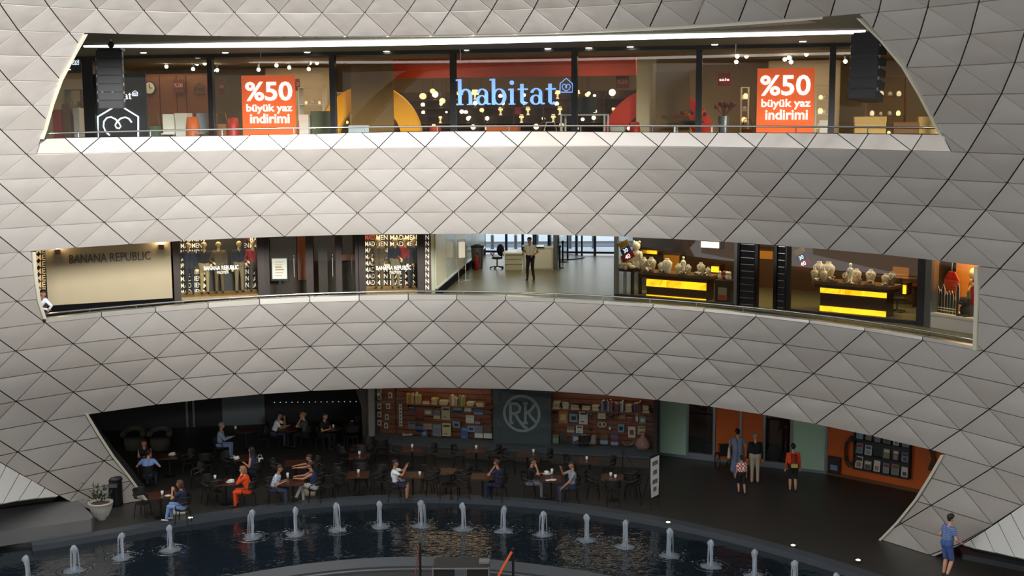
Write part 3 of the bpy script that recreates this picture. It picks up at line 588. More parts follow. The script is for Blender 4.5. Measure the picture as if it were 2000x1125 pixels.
# shop shell
mat('shop_wall', C255(168, 150, 118), 0.8); mat('shop_ceiling', C255(150, 138, 112), 0.8); mat('shop_floor', C255(96, 70, 44), 0.4, noise=0.2)
MB().box(u0, u1, 9.0, 9.2, 0, 4.2).build('wall_store_back', 'shop_wall', None, FT.mw, kind='structure')
MB().box(u0, u1, 0.3, 9.0, 3.58, 3.66).build('ceiling_store', 'shop_ceiling', None, FT.mw, kind='structure')
MB().box(u0, u1, 0.3, 9.0, 0.0, 0.02).build('floor_store', 'shop_floor', None, FT.mw, kind='structure')
for nm, u in (('wall_store_left', u0 - 0.2), ('wall_store_right', u1)): MB().box(u, u + 0.2, 0, 9.2, 0, 4.2).build(nm, 'shop_wall', None, FT.mw, kind='structure')
def store_light(u, d, z, e, sx=2.0, sy=2.0, col=(1, 0.78, 0.5), F=FT, name='shop_area'):
    ld = bpy.data.lights.new(name, 'AREA'); ld.shape = 'RECTANGLE'; ld.size = sx; ld.size_y = sy; ld.energy = e; ld.color = col
    o = bpy.data.objects.new(name, ld); COL.objects.link(o); o.matrix_world = F.mw @ T(u, d, z); return o
for u in np.linspace(3, FT.L - 3, 7): store_light(float(u), 4.2, 3.5, 27, 3.0, 3.0)
for u in np.linspace(4, FT.L - 4, 6): store_light(float(u), 1.0, 3.5, 13, 2.0, .5)  # added lamps near the glass to brighten the red fascia and posters
# track spotlights (bright points under the store ceiling)
for i, (x, y) in enumerate([(325, 130), (377, 135), (385, 124.5), (400, 124), (416, 138), (424, 137), (505, 136), (540, 128), (565, 132), (603, 135), (605, 123), (619, 123), (1440, 110), (1438, 121), (1458, 110), (1541, 112.5), (1545, 121), (1533, 116), (1575, 106), (1651, 120)]):
    d = 3.0 + (i % 3) * 0.5; u, z = FT.uz(x, y, d)
    o = thing('track_spotlight', 'small glowing spotlight under the furniture store ceiling, %s from the left' % ORD[i], 'spotlight', mw=FT.at(u, d, z), group='spotlights in the furniture store')
    MB().ball((0, 0, 0), 0.07, 10, 6).build('bulb', 'lamp_glow', o); MB().cyl((0, 0, 0.05), (0, 0.05, max(0.1, 3.58 - z)), 0.03, 0.05, 8).build('stem', 'steel', o)
# wires hanging at the glass
for i, (x, y0, y1) in enumerate([(509, 94, 112), (899, 96, 120), (1436, 76, 104)]):
    u, z0 = FT.uz(x, y1, -0.6); z1 = FT.uz(x, y0, -0.6)[1]
    MB().tube([(0, 0, 0), (0.02, 0, (z1 - z0) * .5), (-0.02, 0, z1 - z0 + 0.1)], 0.012, 6).build('hanging_wire', 'white', None, FT.at(u, -0.6, z0), label='short loose white wire hanging from the ceiling, %s from the left' % ORD[i], cat='wire', group='loose ceiling wires')
# ---- stroke lettering
def strokes(F, lines, r, d, closed=False):
    mb = MB()
    for ln in lines: mb.tube([(u, d, z) for u, z in ln], r, 6, closed)
    return mb
def px_line(F, pts, d): return [F.uz(x, y, d) for x, y in pts]
def house_logo(F, x, y, w, h, d, m, parent, r):         # little house outline with a looping heart
    P = lambda a, b: F.uz(x + a * w, y + b * h, d)
    mb = strokes(F, [[P(0, 1), P(0, .38), P(.5, 0), P(1, .38), P(1, 1), P(0, 1)]], r, d - r)
    mb2 = strokes(F, [[P(.5, .92), P(.25, .78), P(.16, .62), P(.22, .46), P(.36, .42), P(.5, .52), P(.56, .64), P(.5, .72), P(.44, .64), P(.52, .5), P(.66, .42), P(.8, .48), P(.84, .62), P(.74, .78), P(.5, .92)]], r * 0.8, d - r)
    mb.add(mb2.v, mb2.f); return mb
mat('logo_white', C255(225, 235, 250), 0.5, emit=0.55, emit_col=(0.8, 0.9, 1))
mat('navy_board', (0.006, 0.008, 0.016), 0.45)
mat('letter_blue', C255(130, 175, 245), 0.4, emit=0.45, emit_col=C255(120, 165, 240))
# serif letters
def serif(word, W_=1.0):
    mb = MB(); x = 0.0; S = 0.22; t = 0.07
    def rect(a, b, c, d): mb.prism([(a, c), (b, c), (b, d), (a, d)], 0, 1)
    def ring(cx, cz, rx, rz, ix, iz, sh, a0=0, a1=2 * pi, n=22):
        o = [(cx + rx * math.cos(a0 + (a1 - a0) * i / n), cz + rz * math.sin(a0 + (a1 - a0) * i / n)) for i in range(n + 1)]
        q = [(cx + sh + ix * math.cos(a0 + (a1 - a0) * i / n), cz + iz * math.sin(a0 + (a1 - a0) * i / n)) for i in range(n + 1)]
        for i in range(n): mb.prism([o[i], o[i + 1], q[i + 1], q[i]][::-1], 0, 1)
    for ch in word:
        if ch in 'hb':
            rect(x, x + S, 0.0, 1.62); mb.prism([(x - .14, 1.50), (x, 1.52), (x, 1.62), (x - .14, 1.60)][::1], 0, 1)
            if ch == 'h':
                rect(x - .12, x + S + .12, 0, t); ring(x + .5, .62, .40, .40, .19, .30, -.01, 0, pi)
                rect(x + .69, x + .91, 0, .62); rect(x + .57, x + 1.03, 0, t); x += 1.16
            else:
                ring(x + .48, .5, .46, .52, .25, .44, -.02); x += 1.12
        elif ch == 'a':
            ring(x + .36, .30, .36, .32, .17, .24, .02); rect(x + .56, x + .78, .06, .70); ring(x + .40, .68, .38, .34, .18, .26, 0, 0, pi * .95)
            mb.prism([(x + .70, .0), (x + .95, .02), (x + .95, .09), (x + .78, .12)], 0, 1); x += 1.02
        elif ch == 'i':
            rect(x + .06, x + .28, 0, 1.0); rect(x - .04, x + .38, 0, t); mb.prism([(x - .06, .88), (x + .06, .9), (x + .06, 1.0), (x - .06, .98)], 0, 1)
            ring(x + .17, 1.36, .14, .14, .001, .001, 0); x += .56
        elif ch == 't':
            rect(x + .14, x + .36, .14, 1.28); rect(x - .02, x + .62, .90, 1.0); ring(x + .40, .26, .26, .27, .06, .17, 0, pi, 1.85 * pi); x += .76
    return mb, x
def serif_on(word, F, u0_, u1_, z0_, zx, d, m, parent, name, thick=0.03):
    mb, w = serif(word); s_ = (u1_ - u0_) / w; sz = (zx - z0_)
    v = [(u0_ + x * s_, d - y * thick * 1.0, z0_ + z * sz) for x, z, y in mb.v]
    q = MB(); q.add(v, mb.f); return q.build(name, m, parent, None if parent is not None else F.mw)
sg = thing('store_sign', 'pale blue illuminated store name letters on the central window of the furniture store', 'sign', mw=FT.mw)
a, z0 = FT.uz(895, 205, -0.1); b, zx = FT.uz(1090, 172, -0.1)
serif_on('habitat', FT, a, b, FT.uz(990, 204.5, -0.1)[1], FT.uz(990, 173, -0.1)[1], -0.08, 'letter_blue', sg, 'letters')
house_logo(FT, 1094, 153, 24, 27, -0.1, 'letter_blue', sg, 0.018).build('logo', 'letter_blue', sg)
# navy board with white house logo behind the left loudspeakers
nb = thing('navy_sign_board', 'tall navy sign board with white heart house logo at the left of the furniture store', 'sign', mw=FT.mw)
mb = MB(); fbox(mb, FT, 186, 144, 286, 275, 0.15, 0.22); mb.build('board', 'navy_board', nb)
P = lambda pts: px_line(FT, pts, 0.12)
strokes(FT, [P([(191, 272), (191, 228), (231, 204), (270, 228), (270, 272)])], 0.032, 0.12).build('house_outline', 'logo_white', nb)
strokes(FT, [P([(214, 264), (207, 258), (202, 247), (203, 237), (209, 230), (217, 228.5), (226, 233), (233, 241), (236, 247), (233, 251), (228, 250), (225, 245), (228, 238), (236, 231), (245, 229), (252, 232), (257, 239)])], 0.03, 0.12).build('heart_line', 'logo_white', nb)
serif_on('habitat', FT, FT.uz(200, 190, .12)[0], FT.uz(258, 190, .12)[0], FT.uz(230, 194, .12)[1], FT.uz(230, 184.5, .12)[1], 0.13, 'logo_white', nb, 'lettering', 0.02)
house_logo(FT, 259, 177, 10, 10, 0.12, 'logo_white', nb, 0.012).build('small_logo', 'logo_white', nb)
nb2 = thing('navy_header_sign', 'navy header sign with white letters and small house logo beside the left jamb', 'sign', mw=FT.mw)
mb = MB(); fbox(mb, FT, 60, 108, 158, 143, 0.15, 0.22); mb.build('board', 'navy_board', nb2)
serif_on('habitat', FT, FT.uz(55, 130, .12)[0], FT.uz(140, 130, .12)[0], FT.uz(130, 137, .12)[1], FT.uz(130, 126, .12)[1], 0.13, 'logo_white', nb2, 'lettering', 0.02)
house_logo(FT, 142, 113, 12, 13, 0.12, 'logo_white', nb2, 0.012).build('small_logo', 'logo_white', nb2)
# orange sale posters
mat('poster_orange', C255(222, 88, 30), 0.6, emit=0.22, emit_col=C255(222, 88, 30)); mat('poster_white', C255(250, 246, 240), 0.6, emit=0.55, emit_col=(1, .98, .95))
mat('poster_red', C255(150, 24, 20), 0.6); mat('poster_dark', C255(96, 26, 18), 0.6)
for i, (x0, y0, x1, y1) in enumerate([(473, 147, 577, 275), (1478, 133, 1590, 275)]):
    o = thing('sale_poster', 'orange fifty percent summer sale poster in the %s half of the furniture store window' % ('left', 'right')[i], 'poster', mw=FT.mw, group='orange sale posters')
    mb = MB(); fbox(mb, FT, x0, y0, x1, y1, 0.35, 0.39); mb.build('board', 'poster_orange', o)
    w = x1 - x0; q = lambda a, b, c, d: FT.rect(x0 + a * w, y0 + b * w, x0 + c * w, y0 + d * w, 0.34)
    text_on('percent_text', '%50', 'poster_white', FT, *q(.06, .12, .94, .48), 0.345, o, bold=0.02)
    text_on('line_text', 'büyük yaz', 'poster_white', FT, *q(.08, .54, .94, .72), 0.345, o, bold=0.02)
    text_on('line_text', 'indirimi', 'poster_white', FT, *q(.15, .72, .89, .90), 0.345, o, bold=0.02)
def small_poster(x0, y0, x1, y1, d, m, txt, label, tm='poster_white', tb=(.1, .35, .9, .65)):
    o = thing('small_poster', label, 'poster', mw=FT.mw); mb = MB(); a, b, z0, z1 = fbox(mb, FT, x0, y0, x1, y1, d, d + 0.03); mb.build('board', m, o)
    if txt: text_on('text', txt, tm, FT, a + (b - a) * tb[0], a + (b - a) * tb[2], z0 + (z1 - z0) * tb[1], z0 + (z1 - z0) * tb[3], d - 0.005, o)
    return o
mat('dim_text', C255(190, 150, 120), 0.7)
small_poster(338, 155, 359, 181, 4.8, 'poster_dark', '%20', 'dark red twenty percent poster on the wooden store wall', 'dim_text', (.1, .4, .9, .7))
small_poster(427, 154, 438, 185, 4.0, 'poster_dark', '%20', 'narrow dark red poster hanging left of the orange sale poster', 'dim_text', (.1, .4, .9, .6))
small_poster(575, 154, 585, 177, 4.0, 'poster_dark', '%20', 'dark red poster corner showing right of the left orange sale poster', 'dim_text', (.4, .4, .9, .7))
small_poster(1203, 148, 1229, 172, 3.0, 'poster_dark', '%20', 'small dark red twenty percent poster right of the pale blue letters', 'dim_text', (.1, .35, .9, .7))
small_poster(1402, 143, 1427, 168, 0.8, 'poster_red', 'sale', 'small red sale sign hanging left of the right orange poster', 'poster_white', (.12, .4, .9, .62))
small_poster(1006, 209, 1018, 223, 1.2, 'poster_red', '', 'tiny red square sign below the pale blue store letters')
# red fascia band inside the middle windows
mat('fascia_red', C255(214, 66, 18), 0.6)
mb = MB(); fbox(mb, FT, 768, 113, 1242, 150, 2.6, 3.0); mb.build('fascia_band', 'fascia_red', None, FT.mw, label='long orange red fascia band inside the middle of the furniture store', cat='fascia')
# boards before the coloured arches; the brown ones paint in a glass reflection
mat('panel_brown', C255(112, 84, 44), 0.6, noise=0.2, nscale=3); mat('panel_pale', C255(186, 170, 140), 0.7)
def board(name, px, d, m, label, cat, th=0.06):
    mb = MB(); a, b, z0, z1 = FT.rect(*px, d); z0 = 0.02; z1 = min(z1, 3.5); mb.box(0, b - a, 0, th, 0, z1 - z0); return mb.build(name, m, None, FT.at(a, d, z0), label=label, cat=cat)
board('reflection_board', (686, 129, 768, 272), 1.8, 'panel_brown', 'broad brown board painted as a glass reflection, left of the yellow arch', 'panel')
board('reflection_board', (1280, 140, 1347, 272), 1.8, 'panel_brown', 'brown wood grain board painted as a glass reflection, right of the red arch', 'panel')
board('pale_divider', (1243, 112, 1281, 272), 2.2, 'panel_pale', 'pale upright panel between the red arch and brown panel', 'panel')
board('pale_divider', (1500, 118, 1640, 272), 6.5, 'panel_pale', 'pale wall panel behind the right orange sale poster', 'panel')
board('pale_divider', (520, 118, 650, 272), 6.5, 'panel_pale', 'pale wall panel behind the left orange sale poster', 'panel')
def arch(xc, yc, ro, ri, a0, a1, d, m, label):
    o = []; uc, zc_ = FT.uz(xc, yc, d); k = FT.uz(xc + 1, yc, d)[0] - uc; n = 28
    mb = MB(); mb.smooth = False
    for i in range(n):
        b0, b1 = a0 + (a1 - a0) * i / n, a0 + (a1 - a0) * (i + 1) / n
        q = [(r * k * math.cos(b), r * k * math.sin(b)) for r, b in ((ri, b0), (ro, b0), (ro, b1), (ri, b1))]
        mb.add([V((u, 0, z)) for u, z in q] + [V((u, 0.25, z)) for u, z in q], [(0, 1, 2, 3)[::-1], (4, 5, 6, 7), (0, 4, 5, 1)[::-1], (1, 5, 6, 2)[::-1], (2, 6, 7, 3)[::-1], (3, 7, 4, 0)[::-1]])
    return mb.build('display_arch', m, None, FT.at(uc, d, zc_), label=label, cat='arch', group=None)
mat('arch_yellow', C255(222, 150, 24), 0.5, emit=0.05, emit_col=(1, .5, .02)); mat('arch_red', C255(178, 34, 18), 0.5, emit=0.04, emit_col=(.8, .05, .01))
arch(722, 272, 100, 62, 0, pi, 2.6, 'arch_yellow', 'large yellow arch standing behind the brown board')
arch(1285, 285, 112, 72, 0, pi, 2.6, 'arch_red', 'large red arch standing beside the black television')
# wooden wall with clock at the left
wp = thing('wood_wall_panel', 'orange brown wooden panel wall behind the left window', 'panel', mw=FT.mw)
for i, (x0, x1) in enumerate([(284, 313), (314, 346), (347, 365), (366, 412)]):
    mb = MB(); fbox(mb, FT, x0, 146, x1 - 0.8, 275, 5.0, 5.08); mb.build('plank', 'wood_orange', wp)
mb = MB(); fbox(mb, FT, 284, 144, 412, 276, 5.09, 5.2); mb.build('frame', 'wood_dark', wp)
u, z = FT.uz(292, 172, 4.9); ck = thing('wall_clock', 'round cream wall clock on the wooden store wall', 'clock', mw=FT.at(u, 4.9, z))
mb = MB(); mb.cyl((0, 0, 0), (0, 0.06, 0), 0.26, n=24); mb.build('rim', 'black', ck); mb = MB(); mb.cyl((0, -0.01, 0), (0, 0.0, 0), 0.23, n=24); mb.build('face', 'offwhite', ck)
mb = MB(); mb.box(-.012, .012, -.025, -.012, 0, .17); mb.box(0, .12, -.025, -.012, -.01, .012); mb.build('hands', 'black', ck)
hl = thing('wall_logo', 'dark house logo mounted on the wooden store wall', 'logo', mw=FT.mw); house_logo(FT, 380, 161, 19, 22, 4.95, 'black', hl, 0.02).build('outline', 'wood_dark', hl)
# lamp shelves at the back
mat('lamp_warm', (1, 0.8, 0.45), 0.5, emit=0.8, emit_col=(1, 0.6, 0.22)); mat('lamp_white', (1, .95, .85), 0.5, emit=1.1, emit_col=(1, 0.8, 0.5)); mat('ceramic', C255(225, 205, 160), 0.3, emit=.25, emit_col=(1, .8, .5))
rs = random.Random(11)
sh = thing('lamp_shelf', 'dark wall shelving crowded with lamps behind the pale blue letters', 'shelf', mw=FT.mw)
a, b, z0, z1 = FT.rect(775, 178, 1240, 275, 7.0); levels = []
mb = MB(); mb.box(a, b, 7.5, 7.55, z0, z1); mb.build('back_board', 'wood_dark', sh)
for i, y in enumerate((258, 240, 225, 210, 194)):
    z = FT.uz(1000, y, 7.0)[1]; levels.append(z); MB().box(a, b, 7.0, 7.5, z - 0.03, z).build('shelf_board', 'wood_dark', sh)
for i in range(9):
    u = a + (b - a) * i / 8; MB().box(u - 0.03, u + 0.03, 7.02, 7.5, z0, z1).build('upright', 'wood_dark', sh)
def lamp(kind, s, label, mw, grp):
    o = thing('table_lamp', label, 'lamp', mw=mw, group=grp)
    if kind == 0: MB().lathe([(0.09, 0), (0.09, 0.02), (0.02, 0.04), (0.02, 0.10)], 10).build('base', 'steel', o); mb = MB(); mb.smooth = True; mb.ball((0, 0, 0.10 + s), s, 12, 8).build('globe', 'lamp_white', o)
    elif kind == 1: MB().lathe([(0.07, 0), (0.06, 0.03), (0.03, 0.1), (0.05, 0.16), (0.015, 0.2), (0.015, 0.24)], 10).build('base', 'ceramic', o); mb = MB(); mb.smooth = True; mb.lathe([(s * 1.2, 0.2), (s * 0.8, 0.2 + s * 1.5)], 14).build('lamp_shade', 'lamp_warm', o)
    else: MB().lathe([(0.06, 0), (0.05, 0.05), (0.06, 0.08)], 10).build('base', 'black', o); mb = MB(); mb.smooth = True; mb.lathe([(s * 0.5, 0.06), (s, 0.08 + s * 0.4), (s * 0.9, 0.08 + s * 1.1), (s * .4, 0.08 + s * 1.5)], 12).build('lamp_shade', 'lamp_white' if s < .12 else 'lamp_warm', o)
names_l = ['lowest', 'second lowest', 'middle', 'second highest', 'highest']
for li, z in enumerate(levels):
    n = 14; hgap = (levels[li + 1] - z) if li < 4 else 0.5
    for i in range(n):
        if rs.random() < 0.22: continue
        u = a + 0.2 + (b - a - 0.4) * (i + rs.uniform(-.3, .3)) / (n - 1); k = rs.choice([0, 1, 2]); s_ = min(rs.uniform(.06, .14), (hgap - 0.12) / 2.2)
        lamp(k, max(.06, s_), ('glowing globe lamp', 'shaded table lamp', 'lit glass lantern')[k] + ' on the %s lamp shelf, place %s from the left' % (names_l[li], ORD[i]), FT.at(u, 7.2, z), 'lamps on the store shelves')
# hanging / standing lamps nearer to the glass
for i, (x, y, r, m) in enumerate([(826, 188, 9, 'lamp_warm'), (845, 178, 7, 'lamp_warm'), (864, 197, 8, 'lamp_warm'), (902, 218, 6, 'lamp_white'), (941, 215, 6, 'lamp_warm'), (1147, 185, 6, 'lamp_warm'), (1150, 182, 5, 'lamp_white'), (917, 229, 4, 'lamp_white'), (872, 219, 3, 'lamp_white'), (665, 190, 8, 'lamp_warm'), (673, 207, 5, 'lamp_warm'), (1138, 233, 5, 'lamp_white')]):
    u, z = FT.uz(x, y, 4.0); k = FT.uz(x + 1, y, 4.0)[0] - u
    o = thing('pendant_lamp', 'glowing round pendant lamp hung in the furniture store, %s counted in from the yellow arch' % ORD[i], 'lamp', mw=FT.at(u, 4.0, z), group='pendant lamps in the store')
    mb = MB(); mb.smooth = True; mb.ball((0, 0, 0), (r * k * .75, r * k * .75, r * k * .65), 12, 8).build('globe', m, o); MB().cyl((0, 0, r * k * .8), (0, 0, 3.58 - z), 0.008, n=6).build('cord', 'black', o)
# ---- furniture near the glass
def table_frame(x0, y0, x1, y1, d, label, m='white'):
    a, b, z0, z1 = FT.rect(x0, y0, x1, y1, d); z0 = 0.02; o = thing('display_table', label, 'table', mw=FT.at(a, d, 0.02)); w = b - a; h = z1 - z0
    MB().bbox(0, w, 0, 0.9, h - 0.05, h, 0.01).build('tabletop', m, o)
    for x in (0.03, w - 0.03):
        for y in (0.03, 0.87): MB().box(x - .03, x + .03, y - .03, y + .03, 0, h - 0.05).build('leg', m, o)
    return a, b, z1
a, b, zt_ = table_frame(1094, 223, 1182, 258, 0.7, 'white square legged table under the black television')
u, z = FT.uz(1138, 224, 1.1); tv = thing('television', 'black flat television standing on the white table', 'television', mw=FT.at(u, 1.1, zt_))
k = FT.uz(1139, 210, 1.1)[0] - u; mb = MB(); mb.bbox(-26 * k, 26 * k, 0, 0.08, 0.06, 0.06 + 30 * k, 0.02); mb.build('screen', 'blackgloss', tv); MB().bbox(-0.3, 0.3, -0.1, 0.2, 0, 0.03).build('stand', 'black', tv); MB().box(-.05, .05, .02, .06, .03, .1).build('neck', 'black', tv)
a, b, zt_ = table_frame(1316, 245, 1392, 262, 0.7, 'low white table under the dark flower bowl')
# flower bowl on it
u, z = FT.uz(1352, 245, 1.1)
def flowers(mw, label, pot, n, spread, h, cols, tall):
    o = thing('flower_vase', label, 'vase', mw=mw); r_ = random.Random(len(label))
    MB().lathe(pot, 14).build('vase', 'steel' if tall else 'black', o)
    for i in range(n):
        a_ = r_.uniform(0, 2 * pi); s_ = r_.uniform(0.2, 1) * spread; p = V((s_ * math.cos(a_), s_ * math.sin(a_) * .6, pot[-1][1] + h * r_.uniform(.5, 1)))
        mb = MB(); mb.cyl((0, 0, pot[-1][1] - .05), p, 0.008, n=5); mb.ball(p, r_.uniform(.05, .09), 7, 5); mb.build('flower', cols[i % len(cols)], o)
mat('petal_red', C255(120, 40, 30), 0.8); mat('petal_orange', C255(190, 100, 30), 0.8); mat('petal_dark', C255(80, 44, 30), 0.8)
flowers(FT.at(u, 1.1, zt_), 'wide black bowl of orange dried flowers on the low white table', [(0.25, 0), (0.42, 0.14), (0.40, 0.17)], 18, 0.75, 0.28, ['petal_orange', 'petal_red'], False)
u, z = FT.uz(1413, 246, 1.0)
flowers(FT.at(u, 1.0, 0.02), 'tall grey vase of dark red flowers left of the right sale poster', [(0.12, 0), (0.10, 0.2), (0.2, FT.uz(1413, 228, 1.0)[1])], 20, 0.36, 0.46, ['petal_red', 'petal_dark'], True)
# assorted display goods standing low behind the rail
def goods(i, x, y, w, kind, m, label, d=1.4):
    u, z = FT.uz(x, y, d); k = FT.uz(x + 1, y, d)[0] - u; h = max(z, 0.12); W_ = w * k
    if kind == 'box':
        o = thing('storage_box', label, 'box', mw=FT.at(u, d, 0.02)); MB().bbox(-W_ / 2, W_ / 2, 0, .5, 0, h * .86, .02).build('body', m, o); MB().bbox(-W_ / 2 - .015, W_ / 2 + .015, -.015, .515, h * .86, h, .02).build('lid', m, o)
    elif kind == 'pouf':
        mb = MB(); mb.smooth = True; mb.lathe([(W_ * .42, 0), (W_ * .5, h * .25), (W_ * .5, h * .75), (W_ * .40, h), (0.02, h * 1.02)], 16); mb.build('pouf', m, None, FT.at(u, d, 0.02), label=label, cat='pouf')
    elif kind == 'chair':
        o = thing('display_chair', label, 'chair', mw=FT.at(u, d, 0.02) @ R(0.3)); s = W_ / 2; sh_ = h * .55
        MB().bbox(-s, s, -.22, .22, sh_ - .05, sh_, .03).build('seat', m, o); MB().bbox(-s, s, .2, .25, sh_, h, .02).build('backrest', m, o)
        for a_ in (-s + .03, s - .03):
            for b_ in (-.2, .2): MB().cyl((a_, b_, 0), (a_, b_, sh_ - .05), .02, n=6).build('leg', 'steel', o)
    elif kind == 'basket':
        o = thing('basket', label, 'basket', mw=FT.at(u, d, 0.02)); MB().lathe([(W_ * .35, 0), (W_ * .5, h * .7), (W_ * .5, h * .75)], 12).build('body', m, o); MB().tube([(-W_ * .5, 0, h * .7), (-W_ * .3, 0, h), (W_ * .3, 0, h), (W_ * .5, 0, h * .7)], .02, 6).build('handle', m, o)
mat('goods_white', C255(210, 205, 195), 0.5); mat('goods_red', C255(170, 40, 24), 0.5); mat('goods_orange', C255(205, 96, 34), 0.6); mat('goods_brown', C255(120, 78, 40), 0.7); mat('goods_green', C255(70, 84, 60), 0.7); mat('cardboard', C255(196, 158, 92), 0.8)
G = [(128, 205, 14, 'box', 'goods_brown', 'brown box stacked beside the left jamb of the store'), (110, 215, 16, 'box', 'goods_red', 'dark red box beside the left jamb of the store'), (148, 212, 12, 'box', 'goods_white', 'white box left of the navy sign board'),
     (300, 228, 26, 'basket', 'goods_green', 'dark green basket right of the navy sign board'), (328, 224, 24, 'chair', 'goods_white', 'white chair in front of the wooden store wall'), (352, 222, 22, 'box', 'goods_white', 'pale box in front of the wooden store wall'), (376, 230, 24, 'pouf', 'goods_orange', 'orange pouf in front of the wooden store wall'), (392, 222, 20, 'chair', 'steel', 'chrome chair left of the second mullion'), (432, 222, 26, 'basket', 'goods_brown', 'brown basket left of the left orange poster'), (455, 232, 22, 'pouf', 'goods_red', 'small red pouf left of the left orange poster'),
     (592, 225, 18, 'box', 'goods_white', 'white cabinet right of the left orange poster'), (622, 218, 30, 'box', 'goods_green', 'grey green cabinet left of the third mullion'), (700, 246, 40, 'chair', 'steel', 'low steel bench in front of the brown panel'), (850, 250, 24, 'pouf', 'goods_red', 'flat red pouf right of the yellow arch'), (980, 248, 60, 'box', 'goods_orange', 'long low orange box below the pale blue letters'), (1075, 240, 26, 'basket', 'goods_white', 'white wire basket left of the television table'),
     (1205, 247, 26, 'box', 'goods_white', 'white tray box right of the television table'), (1240, 240, 22, 'pouf', 'goods_red', 'red pouf beside the red arch'), (1460, 235, 22, 'basket', 'goods_brown', 'brown basket beside the tall grey vase'), (1608, 236, 16, 'box', 'goods_white', 'white box right of the right orange poster'), (1700, 229, 62, 'box', 'cardboard', 'large brown cardboard box under the right loudspeakers'), (1770, 240, 50, 'box', 'goods_brown', 'flat brown box between the two cardboard boxes'), (1815, 229, 40, 'box', 'cardboard', 'cardboard box against the right jamb of the store')]
for i, g in enumerate(G): goods(i, *g)
# tall shelving units with glowing goods
def rack(x0, y0, x1, y1, d, label, m, rows_, short):
    items = True
    a, b, z0, z1 = FT.rect(x0, y0, x1, y1, d); z0 = 0.02; o = thing('shelf_unit', label, 'shelf', mw=FT.at(a, d, z0)); w = b - a; h = z1 - z0
    for x in (0, w - .04): MB().box(x, x + .04, 0, .45, 0, h).build('side_panel', m, o)
    for i in range(rows_ + 1): z = h * i / rows_; MB().box(.04, w - .04, 0, .45, max(0, z - .03), max(.03, z)).build('shelf_board', m, o)
    if items:
        n = 0
        for i in range(rows_):
            for j in range(max(2, int(w / .3))):
                s_ = rs.uniform(.05, .09); p = FT.at(a + .1 + (w - .2) * (j + .5) / max(2, int(w / .3)), d + .2, z0 + h * i / rows_ + .0); n += 1
                mb = MB(); mb.smooth = True; mb.lathe([(s_ * .6, 0), (s_, s_ * .6), (s_ * .9, s_ * 1.6), (s_ * .4, s_ * 2.2)], 10)
                mb.build('vase', rs.choice(['ceramic', 'lamp_warm', 'goods_white']), None, p, label='small pot on the %s, %s in the %s row up' % (short, ORD[j], ORD[i]), cat='vase', group='pots on the store shelf units')
rack(1446, 170, 1462, 262, 2.2, 'slim shelf unit with glowing pots left of the right orange poster', 'offwhite', 6, 'slim shelf unit')
rack(1592, 166, 1622, 262, 2.6, 'cream shelf unit with pots right of the right orange poster', 'offwhite', 5, 'cream shelf by the right poster')
rack(583, 170, 632, 262, 2.8, 'cream kitchen shelf unit with pots right of the left orange poster', 'offwhite', 4, 'kitchen shelf')
rack(655, 180, 684, 262, 3.4, 'cream shelf unit with pots left of the brown board', 'offwhite', 4, 'shelf by the brown panel')
rack(1690, 150, 1770, 262, 5.0, 'wide wooden shelf unit with pots behind the right loudspeakers', 'wood_orange', 4, 'wide wooden shelf unit')
rack(98, 175, 160, 262, 3.0, 'brown bookcase with pots beside the left jamb', 'wood_dark', 4, 'bookcase by the left jamb')
# ---- hanging line array loudspeakers
mat('speaker_grille', (0.012, 0.012, 0.014), 0.55, bump=0.002, bscale=400); mat('speaker_box', (0.008, 0.008, 0.009), 0.45)
def line_array(px, py_top, py_bot, Y, n, wpx, label, yaw, tilt0, tilt1):
    p = at_Y(px, py_top, Y); k = at_Y(px + 1, py_top, Y).x - p.x; o = thing('line_array_speaker', label, 'loudspeaker', mw=T(p) @ R(yaw), group='hanging line arrays')
    H = (py_bot - py_top) * k / n; w = wpx * k / 2; z = -0.02; y = 0
    for i in range(n):
        t = tilt0 + (tilt1 - tilt0) * (i / (n - 1)) ** 2; Mx = T(0, y, z) @ Matrix.Rotation(t, 4, 'X')
        c = MB(); b = H * .97
        c.add([Mx @ V(q) for q in ((-w, 0, -b), (w, 0, -b), (w * .72, .62, -b * .85), (-w * .72, .62, -b * .85), (-w, 0, 0), (w, 0, 0), (w * .72, .62, -b * .15), (-w * .72, .62, -b * .15))], [(0, 3, 2, 1), (4, 5, 6, 7), (0, 1, 5, 4), (1, 2, 6, 5), (2, 3, 7, 6), (3, 0, 4, 7)])
        co = c.build('cabinet', 'speaker_box', o)
        g = MB(); g.box(-w * .94, w * .94, -.02, 0, -b * .93, -b * .07, Mx); g.build('grille', 'speaker_grille', co)
        for s_ in (-1, 1): g = MB(); g.box(s_ * w - .025, s_ * w + .025, .02, .06, -.05, .03, Mx); g.build('clamp', 'steel', co)
        e = Mx @ V((0, 0, -H)); z, y = e.z, e.y
    MB().box(-w * .9, w * .9, .05, .6, -0.02, .05).build('bumper_frame', 'black', o); top = CAMZ + 2.36 - p.z
    MB().cyl((0, .3, .05), (0, .3, top), .022, n=8).build('suspension_rod', 'steel', o); mb = MB(); mb.ball((0, .3, .16), .1, 10, 6).build('motor', 'black', o)
    return o
line_array(212, 97, 210, 38.0, 7, 50, 'black hanging column of loudspeakers in front of the navy sign board', 0.05, 0.0, 0.08)
line_array(1690, 66, 192, 35.0, 6, 62, 'curved black hanging column of loudspeakers by the right jamb', -0.80, 0.0, -0.22)
